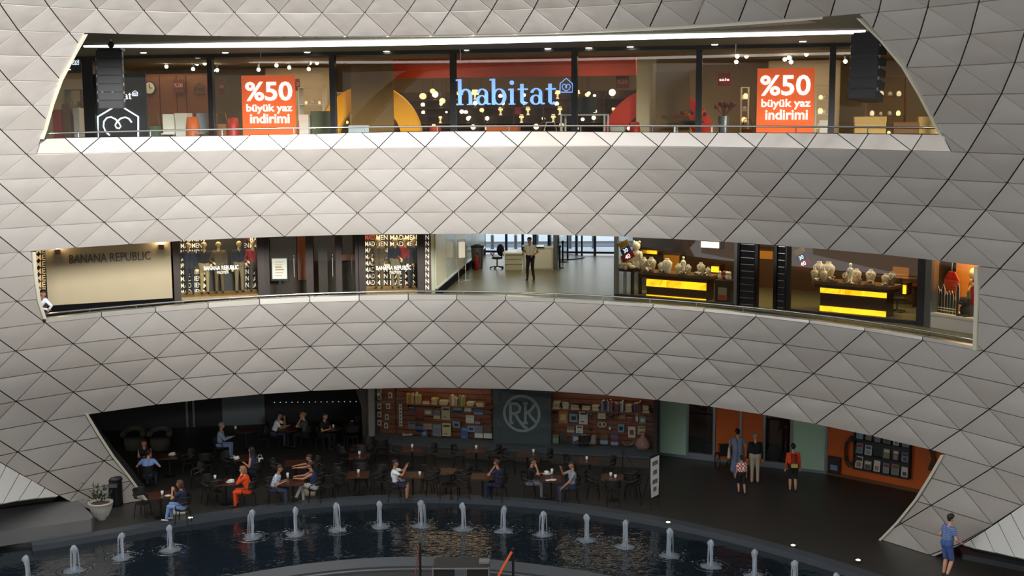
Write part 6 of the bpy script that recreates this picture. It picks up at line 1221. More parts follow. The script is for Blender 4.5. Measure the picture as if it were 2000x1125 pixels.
for i in range(n_r):
    for j in range(6):
        if (i, j) in ((1, 2),): continue
        u = a + (b - a) * (j + .5) / 6; w = (b - a) / 6 * rs.uniform(.6, .85); h = hr * rs.uniform(.6, .82); c = rs.choice(['w', 'g', 'lb', 'b', 'r', 'c', 'gr', 'w', 'lb'])
        o = thing('magazine', '%s magazine in the wall rack, %s in the %s row' % (BN[c], ('leftmost', 'second', 'third', 'fourth', 'fifth', 'rightmost')[j], ('bottom', 'second', 'third', 'top')[i]), 'magazine', mw=F_O.at(u, -.12, zb + hr * i + .05) @ Matrix.Rotation(-.12, 4, 'X'), group='magazines in the wall rack'); MB().box(-w / 2, w / 2, -.012, .0, 0, h).build('cover', 'cover_' + c, o); c2 = rs.choice(['d', 'w', 'r', 'b']); MB().box(-w * .4, w * .4, -.016, -.012, h * .62, h * .9).build('masthead', 'cover_' + c2, o); MB().box(-w * .3, w * .3, -.016, -.012, h * .1, h * .5).build('picture', 'cover_' + rs.choice(['g', 'br', 'lb', 't']), o)
u, z = F_O.uz(1661, 882, -.1); o = thing('wicker_wreath', 'dark wicker wreath hanging on the orange wall left of the magazine rack', 'wreath', mw=F_O.at(u, -.1, z)); mat('wicker', C255(88, 66, 44), .8)
for j in range(7): ph_ = j * .7; MB().tube([((.2 + .05 * math.sin(3 * t + ph_)) * math.cos(t), .06 * math.sin(5 * t + ph_), (.46 + .07 * math.cos(4 * t + ph_)) * math.sin(t)) for t in np.linspace(0, 2 * pi, 24)[:-1]], .028, 5, True).build('wicker_strand', 'wicker', o)
u, z = F_O.uz(1820, 890, -.12); o = thing('wicker_wreath', 'dark wicker branch bundle on the orange wall beside the right jamb', 'wreath', mw=F_O.at(u, -.12, z))
for j in range(9): MB().tube([(-.1 + .05 * j, 0, -.5), (.0 + .03 * (j % 3), .05, -.1), (.12 * (j % 4) - .2, 0, .5), (.2 * (j % 3) - .25, -.03, .9)], .026, 5).build('branch', 'wicker', o)
a, b, z0, z1 = F_O.rect(1617, 892, 1641, 925, -.1); o = thing('framed_picture', 'small dark framed picture standing at the left of the orange wall', 'picture', mw=F_O.at(a, -.1, max(z0, 0.0))); MB().box(0, b - a, 0, .04, 0, z1 - z0).build('frame', 'black', o); MB().box(.04, b - a - .04, -.01, 0, .05, z1 - z0 - .05).build('print', 'cover_d', o); MB().box(.1, b - a - .1, -.013, -.01, .12, .3).build('print_detail', 'cover_lb', o)
# --- café back room
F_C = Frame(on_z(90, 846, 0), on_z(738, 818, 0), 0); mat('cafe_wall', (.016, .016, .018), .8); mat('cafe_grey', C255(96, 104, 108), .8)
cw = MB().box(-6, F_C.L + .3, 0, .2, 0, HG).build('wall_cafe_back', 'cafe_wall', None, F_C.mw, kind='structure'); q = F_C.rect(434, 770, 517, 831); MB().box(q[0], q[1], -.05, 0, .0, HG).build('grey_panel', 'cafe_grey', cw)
MB().box(F_C.uz(365, 800)[0] - .04, F_C.uz(365, 800)[0] + .04, -.04, 0, .0, HG).build('door_rail', 'steel', cw); MB().box(F_C.uz(378, 800)[0] - .04, F_C.uz(378, 800)[0] + .04, -.04, 0, .0, HG).build('door_rail', 'steel', cw)
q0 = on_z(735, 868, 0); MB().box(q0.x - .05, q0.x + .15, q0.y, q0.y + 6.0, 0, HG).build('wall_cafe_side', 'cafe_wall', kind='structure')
sl = fthing('light_string', 'row of tiny white lights along the dark café back wall', 'lights', F_C); mat('tiny_light', (1, 1, 1), .5, emit=.12)
MB().cyl((F_C.uz(530, 786, -.1)[0], -.1, F_C.uz(530, 785, -.1)[1] + .05), (F_C.uz(700, 783, -.1)[0], -.1, F_C.uz(700, 783, -.1)[1] + .05), .008, n=5).build('cable', 'black', sl)
for i in range(15): x = 536 + i * 11.4; u, z = F_C.uz(x, 786 - i * .12, -.1); MB().ball((u, -.1, z), .024, 6, 4).build('bulb', 'tiny_light', sl)
# café sign letters faint on the beam, pale armchairs at the back left
for i, x in enumerate((262, 313)):
    p = on_z(x, 878, 0); o = thing('tub_armchair', 'pale grey tub armchair against the café back wall, %s of two' % ('left', 'right')[i], 'armchair', p, 0, 'pale tub armchairs'); mat('tub_grey', C255(78, 74, 66), .9)
    mb = MB(); mb.smooth = True; mb.lathe([(.3, 0), (.36, .2), (.36, .42), (.3, .46), (.02, .47)], 16); mb.build('seat', 'tub_grey', o)
    mb = MB(); mb.smooth = True; mb.tube([(.38 * math.cos(t), .38 * math.sin(t), .62 + .12 * math.sin(t)) for t in np.linspace(-.3, pi + .3, 14)], .11, 8); mb.build('backrest', 'tub_grey', o)
    for a_ in (.8, 2.3, 3.9, 5.5): MB().cyl((.24 * math.cos(a_), .24 * math.sin(a_), -.0), (.24 * math.cos(a_), .24 * math.sin(a_), .1), .03, n=6).build('foot', 'black', o)
# --- café tables and chairs
mat('table_top', C255(74, 44, 33), .35, noise=.15); mat('iron', (.012, .012, .013), .45, .3); mat('rattan', C255(30, 25, 22), .6); mat('cup_white', C255(232, 232, 228), .3); mat('glass_cup', C255(150, 130, 90), .15)
def make_table(round_=False):
    o = link('cafe_table', None)
    if round_: MB().lathe([(.36, .70), (.38, .71), (.38, .735), (.36, .745)], 20).build('tabletop', 'table_top', o)
    else: MB().bbox(-.36, .36, -.36, .36, .705, .745, .03).build('tabletop', 'table_top', o)
    MB().cyl((0, 0, .03), (0, 0, .705), .035, n=8).build('pedestal', 'iron', o); MB().lathe([(.22, 0), (.22, .02), (.06, .05)], 14).build('base', 'iron', o); return o
def make_chair():
    o = link('cafe_chair', None); mb = MB(); mb.lathe([(.20, .42), (.22, .43), (.22, .455), (.2, .46)], 16); mb.build('seat', 'rattan', o)
    for sx in (-1, 1): MB().tube([(sx * .17, .15, .43), (sx * .2, .2, 0)], .016, 6).build('leg', 'iron', o); MB().tube([(sx * .17, -.15, .43), (sx * .2, -.2, 0)], .016, 6).build('leg', 'iron', o)
    for sx in (-1, 1): MB().tube([(sx * .2, .16, .45), (sx * .26, .14, .62), (sx * .26, -.05, .68), (sx * .22, -.22, .74)], .016, 6).build('armrest', 'iron', o)
    P = [(.24 * math.cos(t), -.06 - .2 * math.sin(t)) for t in np.linspace(0, pi, 12)]
    mb = MB(); mb.sheet([V((x, y, .62)) for x, y in P], [V((x, y - .03, .86)) for x, y in P], [V((-x * .08, .02, 0)) for x, y in P]); mb.build('backrest', 'rattan', o); MB().tube([(x * 1.02, y - .03, .87) for x, y in P], .018, 6).build('top_rail', 'iron', o); return o
TP, TPR, CP = make_table(), make_table(True), make_chair(); used_ = {'t': 0, 'r': 0, 'c': 0}
def put(proto, key, mw, label, cat, group):
    if used_[key] == 0: o = proto; o.matrix_local = mw; MW[o.name] = mw
    else: o = copy_tree(proto, None, mw)
    used_[key] = 1; o['label'] = label; o['category'] = cat; o['group'] = group; return o
TABLES = [  # pixel of the table-top centre, heading, round?, place description, chair headings (None = none)
 (313, 966, .25, 0, 'beside the woman with the white handbag', [2.9]), (292, 893, .2, 0, 'between the woman in black and the blue shirt', []), (330, 890, .1, 0, 'with a crumpled napkin, right of the blue shirt', [.4, 3.4]),
 (441, 941, .1, 0, 'with the yellow snack left of the orange dress', [2.8]), (478, 893, .1, 0, 'in front of the person in dark navy', [2.9]), (572, 941, .1, 0, 'in the middle of the group of three', []), (577, 903, .1, 0, 'behind the group of three', [.2, 3.3]),
 (700, 926, .05, 0, 'with one cup, between the groups at the pool', [.3, 2.9, 1.57]), (702, 890, .05, 0, 'nearer of the pair left of the bookshop pillar', [1.6, -1.4]), (705, 872, .05, 0, 'farther of the pair left of the bookshop pillar', [1.3, 3.6]), (806, 927, 0, 0, 'in front of the man in the white T-shirt', [0.1]), (805, 876, 0, 0, 'first from the pillar along the bookshop', [.1, 3.2]), (930, 878, -.05, 0, 'second from the pillar along the bookshop', [0, 3.1]), (1030, 886, -.05, 0, 'third from the pillar along the bookshop', [0, 3.1]), (1152, 899, -.1, 0, 'fourth from the pillar along the bookshop', [-.1, 3.0]),
 (942, 930, 0, 0, 'in front of the person in navy with raised hand', [3.2]), (1076, 934, -.05, 0, 'laden with plates between the two men', []), (1196, 932, -.12, 0, 'with white cups near the easel sign', [.0, 3.0, -1.6]), (480, 840, 0, 1, 'in front of the man in the grey shirt', [0.1]), (562, 838, 0, 1, 'between the white T-shirt and the green top', []), (648, 836, 0, 1, 'in front of the man in dark clothes', [0.3]), (690, 828, 0, 1, 'farthest back, right of the man in dark clothes', [1.5, -1.5]), (870, 920, 0, 0, 'empty, between white T-shirt man and navy person', [.2, 3.0, -1.5])]
for i, (x, y, hd, rnd_, desc, chs) in enumerate(TABLES):
    p = on_z(x, y, .745); p.z = 0
    put(TPR if rnd_ else TP, 'r' if rnd_ else 't', T(p) @ R(hd), ('round' if rnd_ else 'square') + ' brown café table ' + desc, 'table', 'café tables')
    for j, a in enumerate(chs):
        q = p + V((math.cos(a), math.sin(a), 0)) * .62
        put(CP, 'c', T(q) @ R(a + pi / 2), 'dark armchair, %s, table %s' % (('left', 'right', 'front', 'rear')[0 if abs(a) > 2.2 else 1 if abs(a) < 1 else 2 if a < 0 else 3], desc), 'chair', 'café armchairs')
CHAIR_EXTRA = [(640, 948, .3, 'empty, right of the woman with the cream tote'), (655, 925, 1.2, 'empty, farther right of the group of three'), (880, 945, .8, 'empty at the pool, left of the navy person'), (1235, 945, -.6, 'empty, nearest the easel sign'), (1140, 870, .4, 'empty, below the bookshop ledge right of the slate sign'), (400, 905, .5, 'empty, left of the dark navy person'), (385, 930, 2.0, 'empty, behind the woman with the white handbag'), (745, 878, .2, 'empty beside the pillar, with a pale cloth'), (745, 935, 2.5, 'empty, right of the one-cup table'), (420, 960, .9, 'empty at the pool, left of the orange dress')]
for x, y, a, lb in CHAIR_EXTRA: p = on_z(x, y, .46); p.z = 0; put(CP, 'c', T(p) @ R(a), 'dark armchair standing ' + lb, 'chair', 'café armchairs')
# crockery
def cup(x, y, h=.10, r=.042, m='cup_white', label='', nm='paper_cup'):
    p = on_z(x, y, .746); o = thing(nm, label, 'cup', p, 0, 'cups on the café tables'); mb = MB(); mb.smooth = True; mb.lathe([(r * .75, 0), (r, h), (r * .9, h), (r * .65, .01)], 12); mb.build('body', m, o)
    if nm == 'paper_cup': MB().lathe([(r * 1.06, h), (r * 1.06, h + .012), (r * .9, h + .02)], 12).build('lid', m, o)
def plate(x, y, r, label, crumple=False):
    p = on_z(x, y, .746); o = thing('plate', label, 'plate', p, 0, 'plates on the café tables'); mb = MB(); mb.smooth = True; mb.lathe([(r * .6, 0), (r, .018), (r, .024), (r * .6, .008)], 16); mb.build('dish', 'cup_white', o)
    if crumple:
        r_ = random.Random(int(x)); mb = MB()
        for i in range(5): mb.ball((r_.uniform(-.06, .06), r_.uniform(-.06, .06), .04 + .02 * i * .5), (.06, .05, .03), 7, 5)
        mb.build('napkin', 'cup_white', o)
for i, (x, y, lb) in enumerate([(317, 966, 'on the table beside the white handbag woman'), (562, 934, 'tall one on the table of the group of three'), (700, 924, 'alone on the table between the groups'), (820, 928, 'on the table of the white T-shirt man'), (1078, 926, 'tall one between the two men'), (1193, 930, 'left one of two near the easel sign'), (1202, 934, 'right one of two near the easel sign'), (805, 874, 'on the first table along the bookshop'), (930, 876, 'on the second table along the bookshop'), (1042, 884, 'on the third table along the bookshop'), (1146, 898, 'on the fourth table along the bookshop'), (460, 838, 'on the round table of the grey shirt man'), (651, 835, 'on the round table of the man in dark clothes'), (688, 827, 'on the farthest round table'), (702, 888, 'on the nearer table left of the pillar'), (420, 935, 'on the table with the yellow snack')]): cup(x, y, .16 if 'tall' in lb else .1, .045, 'cup_white', 'white paper cup, ' + lb)
for x, y, r, lb, cr in [(328, 969, .1, 'white plate beside the cup of the white handbag woman', False), (336, 889, .14, 'plate with crumpled napkins right of the blue shirt', True), (450, 942, .14, 'plate with napkin and snack left of the orange dress', True), (1068, 926, .15, 'plate with crumpled napkins, left on the table of the two men', True), (1080, 938, .12, 'small white plate, front of the table of the two men', False), (1070, 939, .08, 'tiny white saucer at the front edge of the two men table', False), (555, 833, .18, 'wide pale tray between the white T-shirt and green top', False), (462, 897, .1, 'small plate in front of the dark navy person', True)]: plate(x, y, r, lb, cr)
# --- litter bin, planter
p = on_z(226, 987, 0); o = thing('litter_bin', 'tall black cylindrical litter bin below the left slanting jamb', 'bin', p); MB().lathe([(.22, 0), (.24, .03), (.24, .82), (.25, .84)], 20).build('body', 'blackgloss', o); mb = MB(); mb.smooth = True; mb.lathe([(.25, .84), (.25, .90), (.2, .97), (.06, 1.0)], 20); mb.build('hood', 'black', o); MB().box(-.14, .14, -.27, -.2, .66, .78).build('opening', 'steel', o)
p = on_z(198, 1014, 0); o = thing('planter_bowl', 'white fluted planter bowl with a dark shrub beside the litter bin', 'planter', p); mat('planter_white', C255(186, 182, 172), .7, noise=.06)
mb = MB(); mb.smooth = True; mb.lathe([(.16, 0), (.16, .06), (.24, .18), (.32, .36), (.35, .50), (.38, .52), (.38, .56), (.33, .56), (.3, .48)], 24); mb.build('bowl', 'planter_white', o); MB().lathe([(.31, .47), (.31, .5)], 20).build('soil', 'wood_dark', o)
for i in range(20): a_ = 2 * pi * i / 20; MB().tube([(.2 * math.cos(a_), .2 * math.sin(a_), .1), (.30 * math.cos(a_), .30 * math.sin(a_), .3), (.355 * math.cos(a_), .355 * math.sin(a_), .48)], .014, 5).build('flute', 'planter_white', o)
r_ = random.Random(2); mat('shrub', C255(44, 56, 34), .8)
for j in range(90):
    q = V((r_.gauss(0, .15), r_.gauss(0, .15), .55 + abs(r_.gauss(0, .2)))); d_ = V((q.x * 2 + r_.uniform(-.4, .4), q.y * 2 + r_.uniform(-.4, .4), r_.uniform(.1, .8))).normalized(); s_ = d_.cross(V((0, 0, 1))).normalized() * .03
    MB().add([q, q + d_ * .06 + s_, q + d_ * .16, q + d_ * .06 - s_, q + d_ * .06 + V((0, 0, .012))], [(0, 1, 4), (1, 2, 4), (2, 3, 4), (3, 0, 4)]).build('leaf', 'shrub', o)
# --- easel sign
p = on_z(1278, 992, 0); o = thing('easel_sign', 'black easel sign with white poster at the edge of the café', 'sign', p, .95)
for s_ in (-1, 1): MB().tube([(s_ * .26, -.02, 0), (s_ * .26, .05, 1.75)], .022, 6).build('leg', 'black', o)
MB().tube([(0, .5, 0), (0, .08, 1.5)], .02, 6).build('rear_leg', 'black', o); MB().bbox(-.32, .32, 0, .04, .32, 1.72, .01).build('frame', 'black', o); MB().box(-.26, .26, -.012, 0, .38, 1.66).build('poster', 'white', o)
for i, (z, w) in enumerate(((1.4, .18), (1.1, .12), (.8, .16), (.55, .1))): MB().box(-w, w, -.016, -.012, z, z + .14).build('print', 'cover_g', o)
for i, (x, y0) in enumerate(((1215, 945),)):
    p = on_z(1216, 935, 0); o = thing('rope_post', 'slim black post with a slack rope behind the cups table', 'post', p); MB().cyl((0, 0, 0), (0, 0, 1.05), .02, n=8).build('pole', 'black', o); MB().lathe([(.16, 0), (.16, .02), (.03, .04)], 12).build('base', 'black', o); q = on_z(1268, 925, .9) - p; MB().tube([(0, 0, 1.0), q * .5 + V((0, 0, .25)), q], .012, 6).build('rope', 'black', o)
# --- wheelchair by the orange wall
p = on_z(1416, 916, 0); wc = thing('wheelchair', 'black wheelchair in front of the woman in the grey blue dress', 'wheelchair', p, .15)
for s_ in (-.28, .28):
    MB().tube([(s_, .3 * math.cos(t), .31 + .3 * math.sin(t)) for t in np.linspace(0, 2 * pi, 22)[:-1]], .02, 6, True).build('wheel', 'black', wc)
    mb = MB()
    for j in range(8): mb.cyl((s_, 0, .31), (s_, .29 * math.cos(j * pi / 4), .31 + .29 * math.sin(j * pi / 4)), .006, n=4)
    mb.build('spokes', 'chrome', wc); MB().tube([(s_ * .8, -.05, .95), (s_ * .8, .1, .9), (s_ * .8, .1, .3), (s_ * .8, .4, .12)], .016, 6).build('side_frame', 'steel', wc); MB().tube([(s_ * .8 + .07 * 0, .42 + .07 * math.cos(t), .08 + .07 * math.sin(t)) for t in np.linspace(0, 2 * pi, 12)[:-1]], .014, 5, True).build('front_wheel', 'black', wc)
MB().bbox(-.22, .22, -.02, .4, .46, .5, .02).build('seat', 'black', wc); MB().bbox(-.22, .22, -.04, .0, .5, .92, .01).build('backrest', 'black', wc)
for s_ in (-.22, .22): MB().tube([(s_, -.02, .9), (s_, -.16, .92)], .018, 6).build('push_handle', 'black', wc)
# --- fountains
def waterjet(m='jet_water'):
    mt = mat(m, C255(196, 206, 218), .15, spec=.6, alpha=.42, bump=.01, bscale=30)
waterjet(); mat('foam', C255(176, 190, 205), .4, alpha=.32)
JETS = [(54, 1084, 1136), (146, 1064, 1114), (239, 1040, 1089), (333, 1025, 1074), (493, 995, 1049), (577, 990, 1044), (660, 981, 1035), (743, 978, 1028), (823, 977, 1027), (904, 981, 1033), (985, 988, 1037), (1060, 998, 1044), (1146, 1003, 1055), (1221, 1015, 1068), (1308, 1030, 1086), (1390, 1053, 1105), (1472, 1072, 1125), (1551, 1093, 1146), (-40, 1106, 1160), (1632, 1118, 1172)]
for i, (x, y0, y1) in enumerate(JETS):
    p = on_z(x, y1, WZ); r_ = random.Random(100 + i); k = (on_z(x + 1, y1, WZ) - p).length; H = (y1 - y0) * k * 1.03
    order = ORD[i] if i < 18 else 'last at the ' + ('left' if i == 18 else 'right')
    o = thing('fountain_jet', 'small white fountain jet in the pool, %s from the left' % order if i < 18 else 'small fountain jet beyond the %s end of the row' % ('left' if i == 18 else 'right'), 'fountain', p, r_.uniform(0, 6), 'fountain jets in the curved pool')
    mb = MB(); mb.smooth = True; n = 14; prof = []; ax = (r_.uniform(-.03, .03), r_.uniform(-.03, .03))
    vs = []; m_ = 12
    for j in range(m_ + 1):
        t = j / m_; w = .028 + .016 * math.sin(t * pi) + (.05 * math.exp(-((t - .86) / .13) ** 2)); w *= (1 if t < .97 else .4)
        for q in range(n):
            a_ = 2 * pi * q / n; rr_ = w * (1 + .28 * math.sin(3 * a_ + 7 * t + i) * (.4 + t) + r_.uniform(-.12, .12)); vs.append((ax[0] * t + rr_ * math.cos(a_), ax[1] * t + rr_ * math.sin(a_), H * t))
    fs = [(j * n + q, j * n + (q + 1) % n, (j + 1) * n + (q + 1) % n, (j + 1) * n + q) for j in range(m_) for q in range(n)] + [list(range(m_ * n, m_ * n + n))]
    mb.add(vs, fs); mb.build('water_column', 'jet_water', o)
    for s_ in range(3): a_ = r_.uniform(0, 6.28); d_ = r_.uniform(.06, .12); MB().tube([(.03 * math.cos(a_), .03 * math.sin(a_), H * .96), (d_ * math.cos(a_), d_ * math.sin(a_), H * .8), (d_ * 1.2 * math.cos(a_), d_ * 1.2 * math.sin(a_), H * .35), (d_ * 1.3 * math.cos(a_), d_ * 1.3 * math.sin(a_), .02)], [.02, .022, .014, .012], 6).build('falling_strand', 'jet_water', o)
    mb = MB(); mb.smooth = True; mb.lathe([(.30, .004), (.19, .02), (.11, .06), (.05, .12), (.02, .14)], 16)
    for q in range(len(mb.v)): x_, y_, z_ = mb.v[q]; f_ = r_.uniform(.75, 1.25); mb.v[q] = (x_ * f_, y_ * f_, z_ * r_.uniform(.6, 1.2))
    mb.build('splash', 'foam', o)
    mb = MB()
    for q in range(26): a_ = r_.uniform(0, 6.28); d_ = r_.uniform(.2, .6); mb.ball((d_ * math.cos(a_), d_ * math.sin(a_), r_.uniform(.0, .12)), r_.uniform(.008, .02), 5, 4)
    mb.build('droplets', 'foam', o)
    for rr_ in (.34, .5): MB().tube([(rr_ * math.cos(t), rr_ * math.sin(t), .0) for t in np.linspace(0, 2 * pi, 26)[:-1]], .012, 4, True).build('ripple', 'water', o)
# rim lights
mat('rim_lamp', (1, .85, .5), .4, emit=2.2, emit_col=(1, .82, .45))
for i, (x, y) in enumerate([(372, 1012), (1305, 1021), (1549, 1066), (1676, 1095)]):
    p = on_z(x, y, .06); o = thing('rim_lamp', 'small glowing lamp set in the pool rim, %s from the left' % ORD[i], 'lamp', p, 0, 'lamps in the pool rim'); MB().lathe([(.09, 0), (.09, .015), (.075, .02)], 14).build('bezel', 'steel', o); MB().lathe([(.07, .018), (.06, .026)], 12).build('lens', 'rim_lamp', o)
# --- foreground: equipment case, posts with strap on the stage
p = on_z(900, 1110, .75); cs = thing('equipment_case', 'black equipment case with metal edges at the bottom edge', 'case', V((p.x, p.y, -.06)), 0)
pc = (on_z(956, 1116, .75) - on_z(846, 1116, .75)).length / 2; H = .81
MB().box(-pc, pc, 0, .85, 0, H).build('body', 'black', cs)
for x in (-pc, pc):
    for y in (0, .85): MB().box(x - .02, x + .02, y - .02, y + .02, 0, H + .01).build('corner_edge', 'chrome', cs)
for z in (H - .01, H - .32): MB().box(-pc, pc, -.025, 0, z - .015, z + .015).build('edge_strip', 'chrome', cs)
MB().box(-.16, .16, -.03, 0, H - .3, H - .02).build('latch_plate', 'steel', cs); q = on_z(946, 1098, .76); MB().bbox(q.x - p.x - .14, q.x - p.x + .14, .3, .6, H, H + .05, .02).build('grey_box', 'bench_stone', cs)
for i, (x, y0, lb) in enumerate(((820, 1062, 'black pole left of the equipment case'), (1002, 1074, 'black pole with orange strap right of the equipment case'))):
    q = on_z(x, y0, 1.1); o = thing('stage_pole', lb, 'pole', V((q.x, q.y, -.06)), 0); MB().cyl((0, 0, .02), (0, 0, 1.16), .035, n=10).build('pole', 'black', o); MB().lathe([(.2, 0), (.2, .02), (.05, .04)], 14).build('base', 'black', o); MB().ball((0, 0, 1.18), .045, 8, 6).build('cap', 'black', o)
    if i == 1: mat('strap', C255(206, 84, 38), .6); MB().tube([(-.03, -.03, 1.12), (-.3, -.2, .68), (-.6, -.4, .2)], .035, 6).build('strap', 'strap', o)
    else: mat('strap_dim', C255(110, 46, 30), .6); MB().tube([(-.02, -.03, 1.12), (-.08, -.2, .6), (-.16, -.4, .1)], .018, 6).build('strap', 'strap_dim', o)
# ================================================================== PEOPLE AND MANNEQUINS
TMP = bpy.data.scenes.new('tmp_people')
def capsule(mb, p0, p1, r0, r1, n=10):
    p0, p1 = V(p0), V(p1); d = p1 - p0; L_ = d.length
    q = d.to_track_quat('Z', 'Y') if L_ > 1e-5 else V((0, 0, 1)).to_track_quat('Z', 'Y'); a = q @ V((1, 0, 0)); b = q @ V((0, 1, 0)); c = q @ V((0, 0, 1))
    rings = [(p0, r0, t) for t in (-1.2, -.6, 0)] + [(p1, r1, t) for t in (0, .6, 1.2)]; vs = [p0 - c * r0]
    for p, r, t in rings: vs += [p + c * (r * math.sin(t)) + (a * math.cos(2 * pi * k / n) + b * math.sin(2 * pi * k / n)) * (r * math.cos(t)) for k in range(n)]
    vs.append(p1 + c * r1); e = len(vs) - 1; m = len(rings)
    fs = [(0, 1 + (k + 1) % n, 1 + k) for k in range(n)] + [(1 + i * n + k, 1 + i * n + (k + 1) % n, 1 + (i + 1) * n + (k + 1) % n, 1 + (i + 1) * n + k) for i in range(m - 1) for k in range(n)] + [(e, 1 + (m - 1) * n + k, 1 + (m - 1) * n + (k + 1) % n) for k in range(n)]
    mb.add(vs, fs)
def skin_body(name, caps, mats, voxel):
    mb = MB()
    for p0, p1, r0, r1, l in caps: capsule(mb, p0, p1, r0, r1)
    me = bpy.data.meshes.new(name); me.from_pydata(mb.v, [], mb.f); ob = bpy.data.objects.new(name, me); TMP.collection.objects.link(ob)
    m = ob.modifiers.new('r', 'REMESH'); m.mode = 'VOXEL'; m.voxel_size = voxel; m.use_smooth_shade = True
    s_ = ob.modifiers.new('s', 'SMOOTH'); s_.iterations = 3; s_.factor = .5
    vl = TMP.view_layers[0]; vl.update(); dg = vl.depsgraph; out = bpy.data.meshes.new_from_object(ob.evaluated_get(dg)); bpy.data.objects.remove(ob); bpy.data.meshes.remove(me)
    out.name = name; keys = list(mats); out.materials.clear()
    for k in keys: out.materials.append(mats[k])
    n = len(out.polygons); ce = np.zeros(n * 3); out.polygons.foreach_get('center', ce); ce = ce.reshape(-1, 3)
    best = np.full(n, 1e9); idx = np.zeros(n, int)
    for p0, p1, r0, r1, l in caps:
        a, b = np.array(p0), np.array(p1); d = b - a; L2 = max(float(d @ d), 1e-9); t = np.clip(((ce - a) @ d) / L2, 0, 1); ds = np.linalg.norm(ce - (a + t[:, None] * d), axis=1) - (r0 + (r1 - r0) * t)
        k = ds < best; best[k] = ds[k]; idx[k] = keys.index(l)
    out.polygons.foreach_set('material_index', idx.astype(np.int32)); out.polygons.foreach_set('use_smooth', np.ones(n, bool)); out.update(); return out
SKIN = {'a': C255(196, 142, 112), 'b': C255(176, 122, 92), 'c': C255(208, 156, 128)}
for k_, c_ in SKIN.items(): mat('skin_' + k_, c_, .55)
mat('eye_dark', (.01, .008, .006), .3); mat('lip', C255(150, 80, 70), .5)
def hand(caps, w, d, side_, lab, curl=.5):
    w = V(w); d = V(d).normalized(); sx = d.cross(V((0, 0, 1))); sx = sx.normalized() if sx.length > .1 else V((1, 0, 0)); nrm = sx.cross(d).normalized()
    for o_ in (-.02, .0, .02): caps.append((w + sx * o_ * .6, w + d * .075 + sx * o_, .02, .019, lab))
    for i, (o_, L_) in enumerate(((-.032, .062), (-.011, .076), (.011, .072), (.032, .056))):
        b = w + d * .085 + sx * o_; m_ = b + d * L_ * .55 - nrm * L_ * .2 * curl; e = m_ + d * L_ * .4 * (1 - curl * .6) - nrm * L_ * .5 * curl; caps.append((b, m_, .0105, .0095, lab)); caps.append((m_, e, .0095, .008, lab))
    b = w + d * .025 + sx * .03 * side_; m_ = b + (d * .6 + sx * side_ * .8).normalized() * .04; caps.append((b, m_, .013, .011, lab)); caps.append((m_, m_ + d * .032, .011, .009, lab))
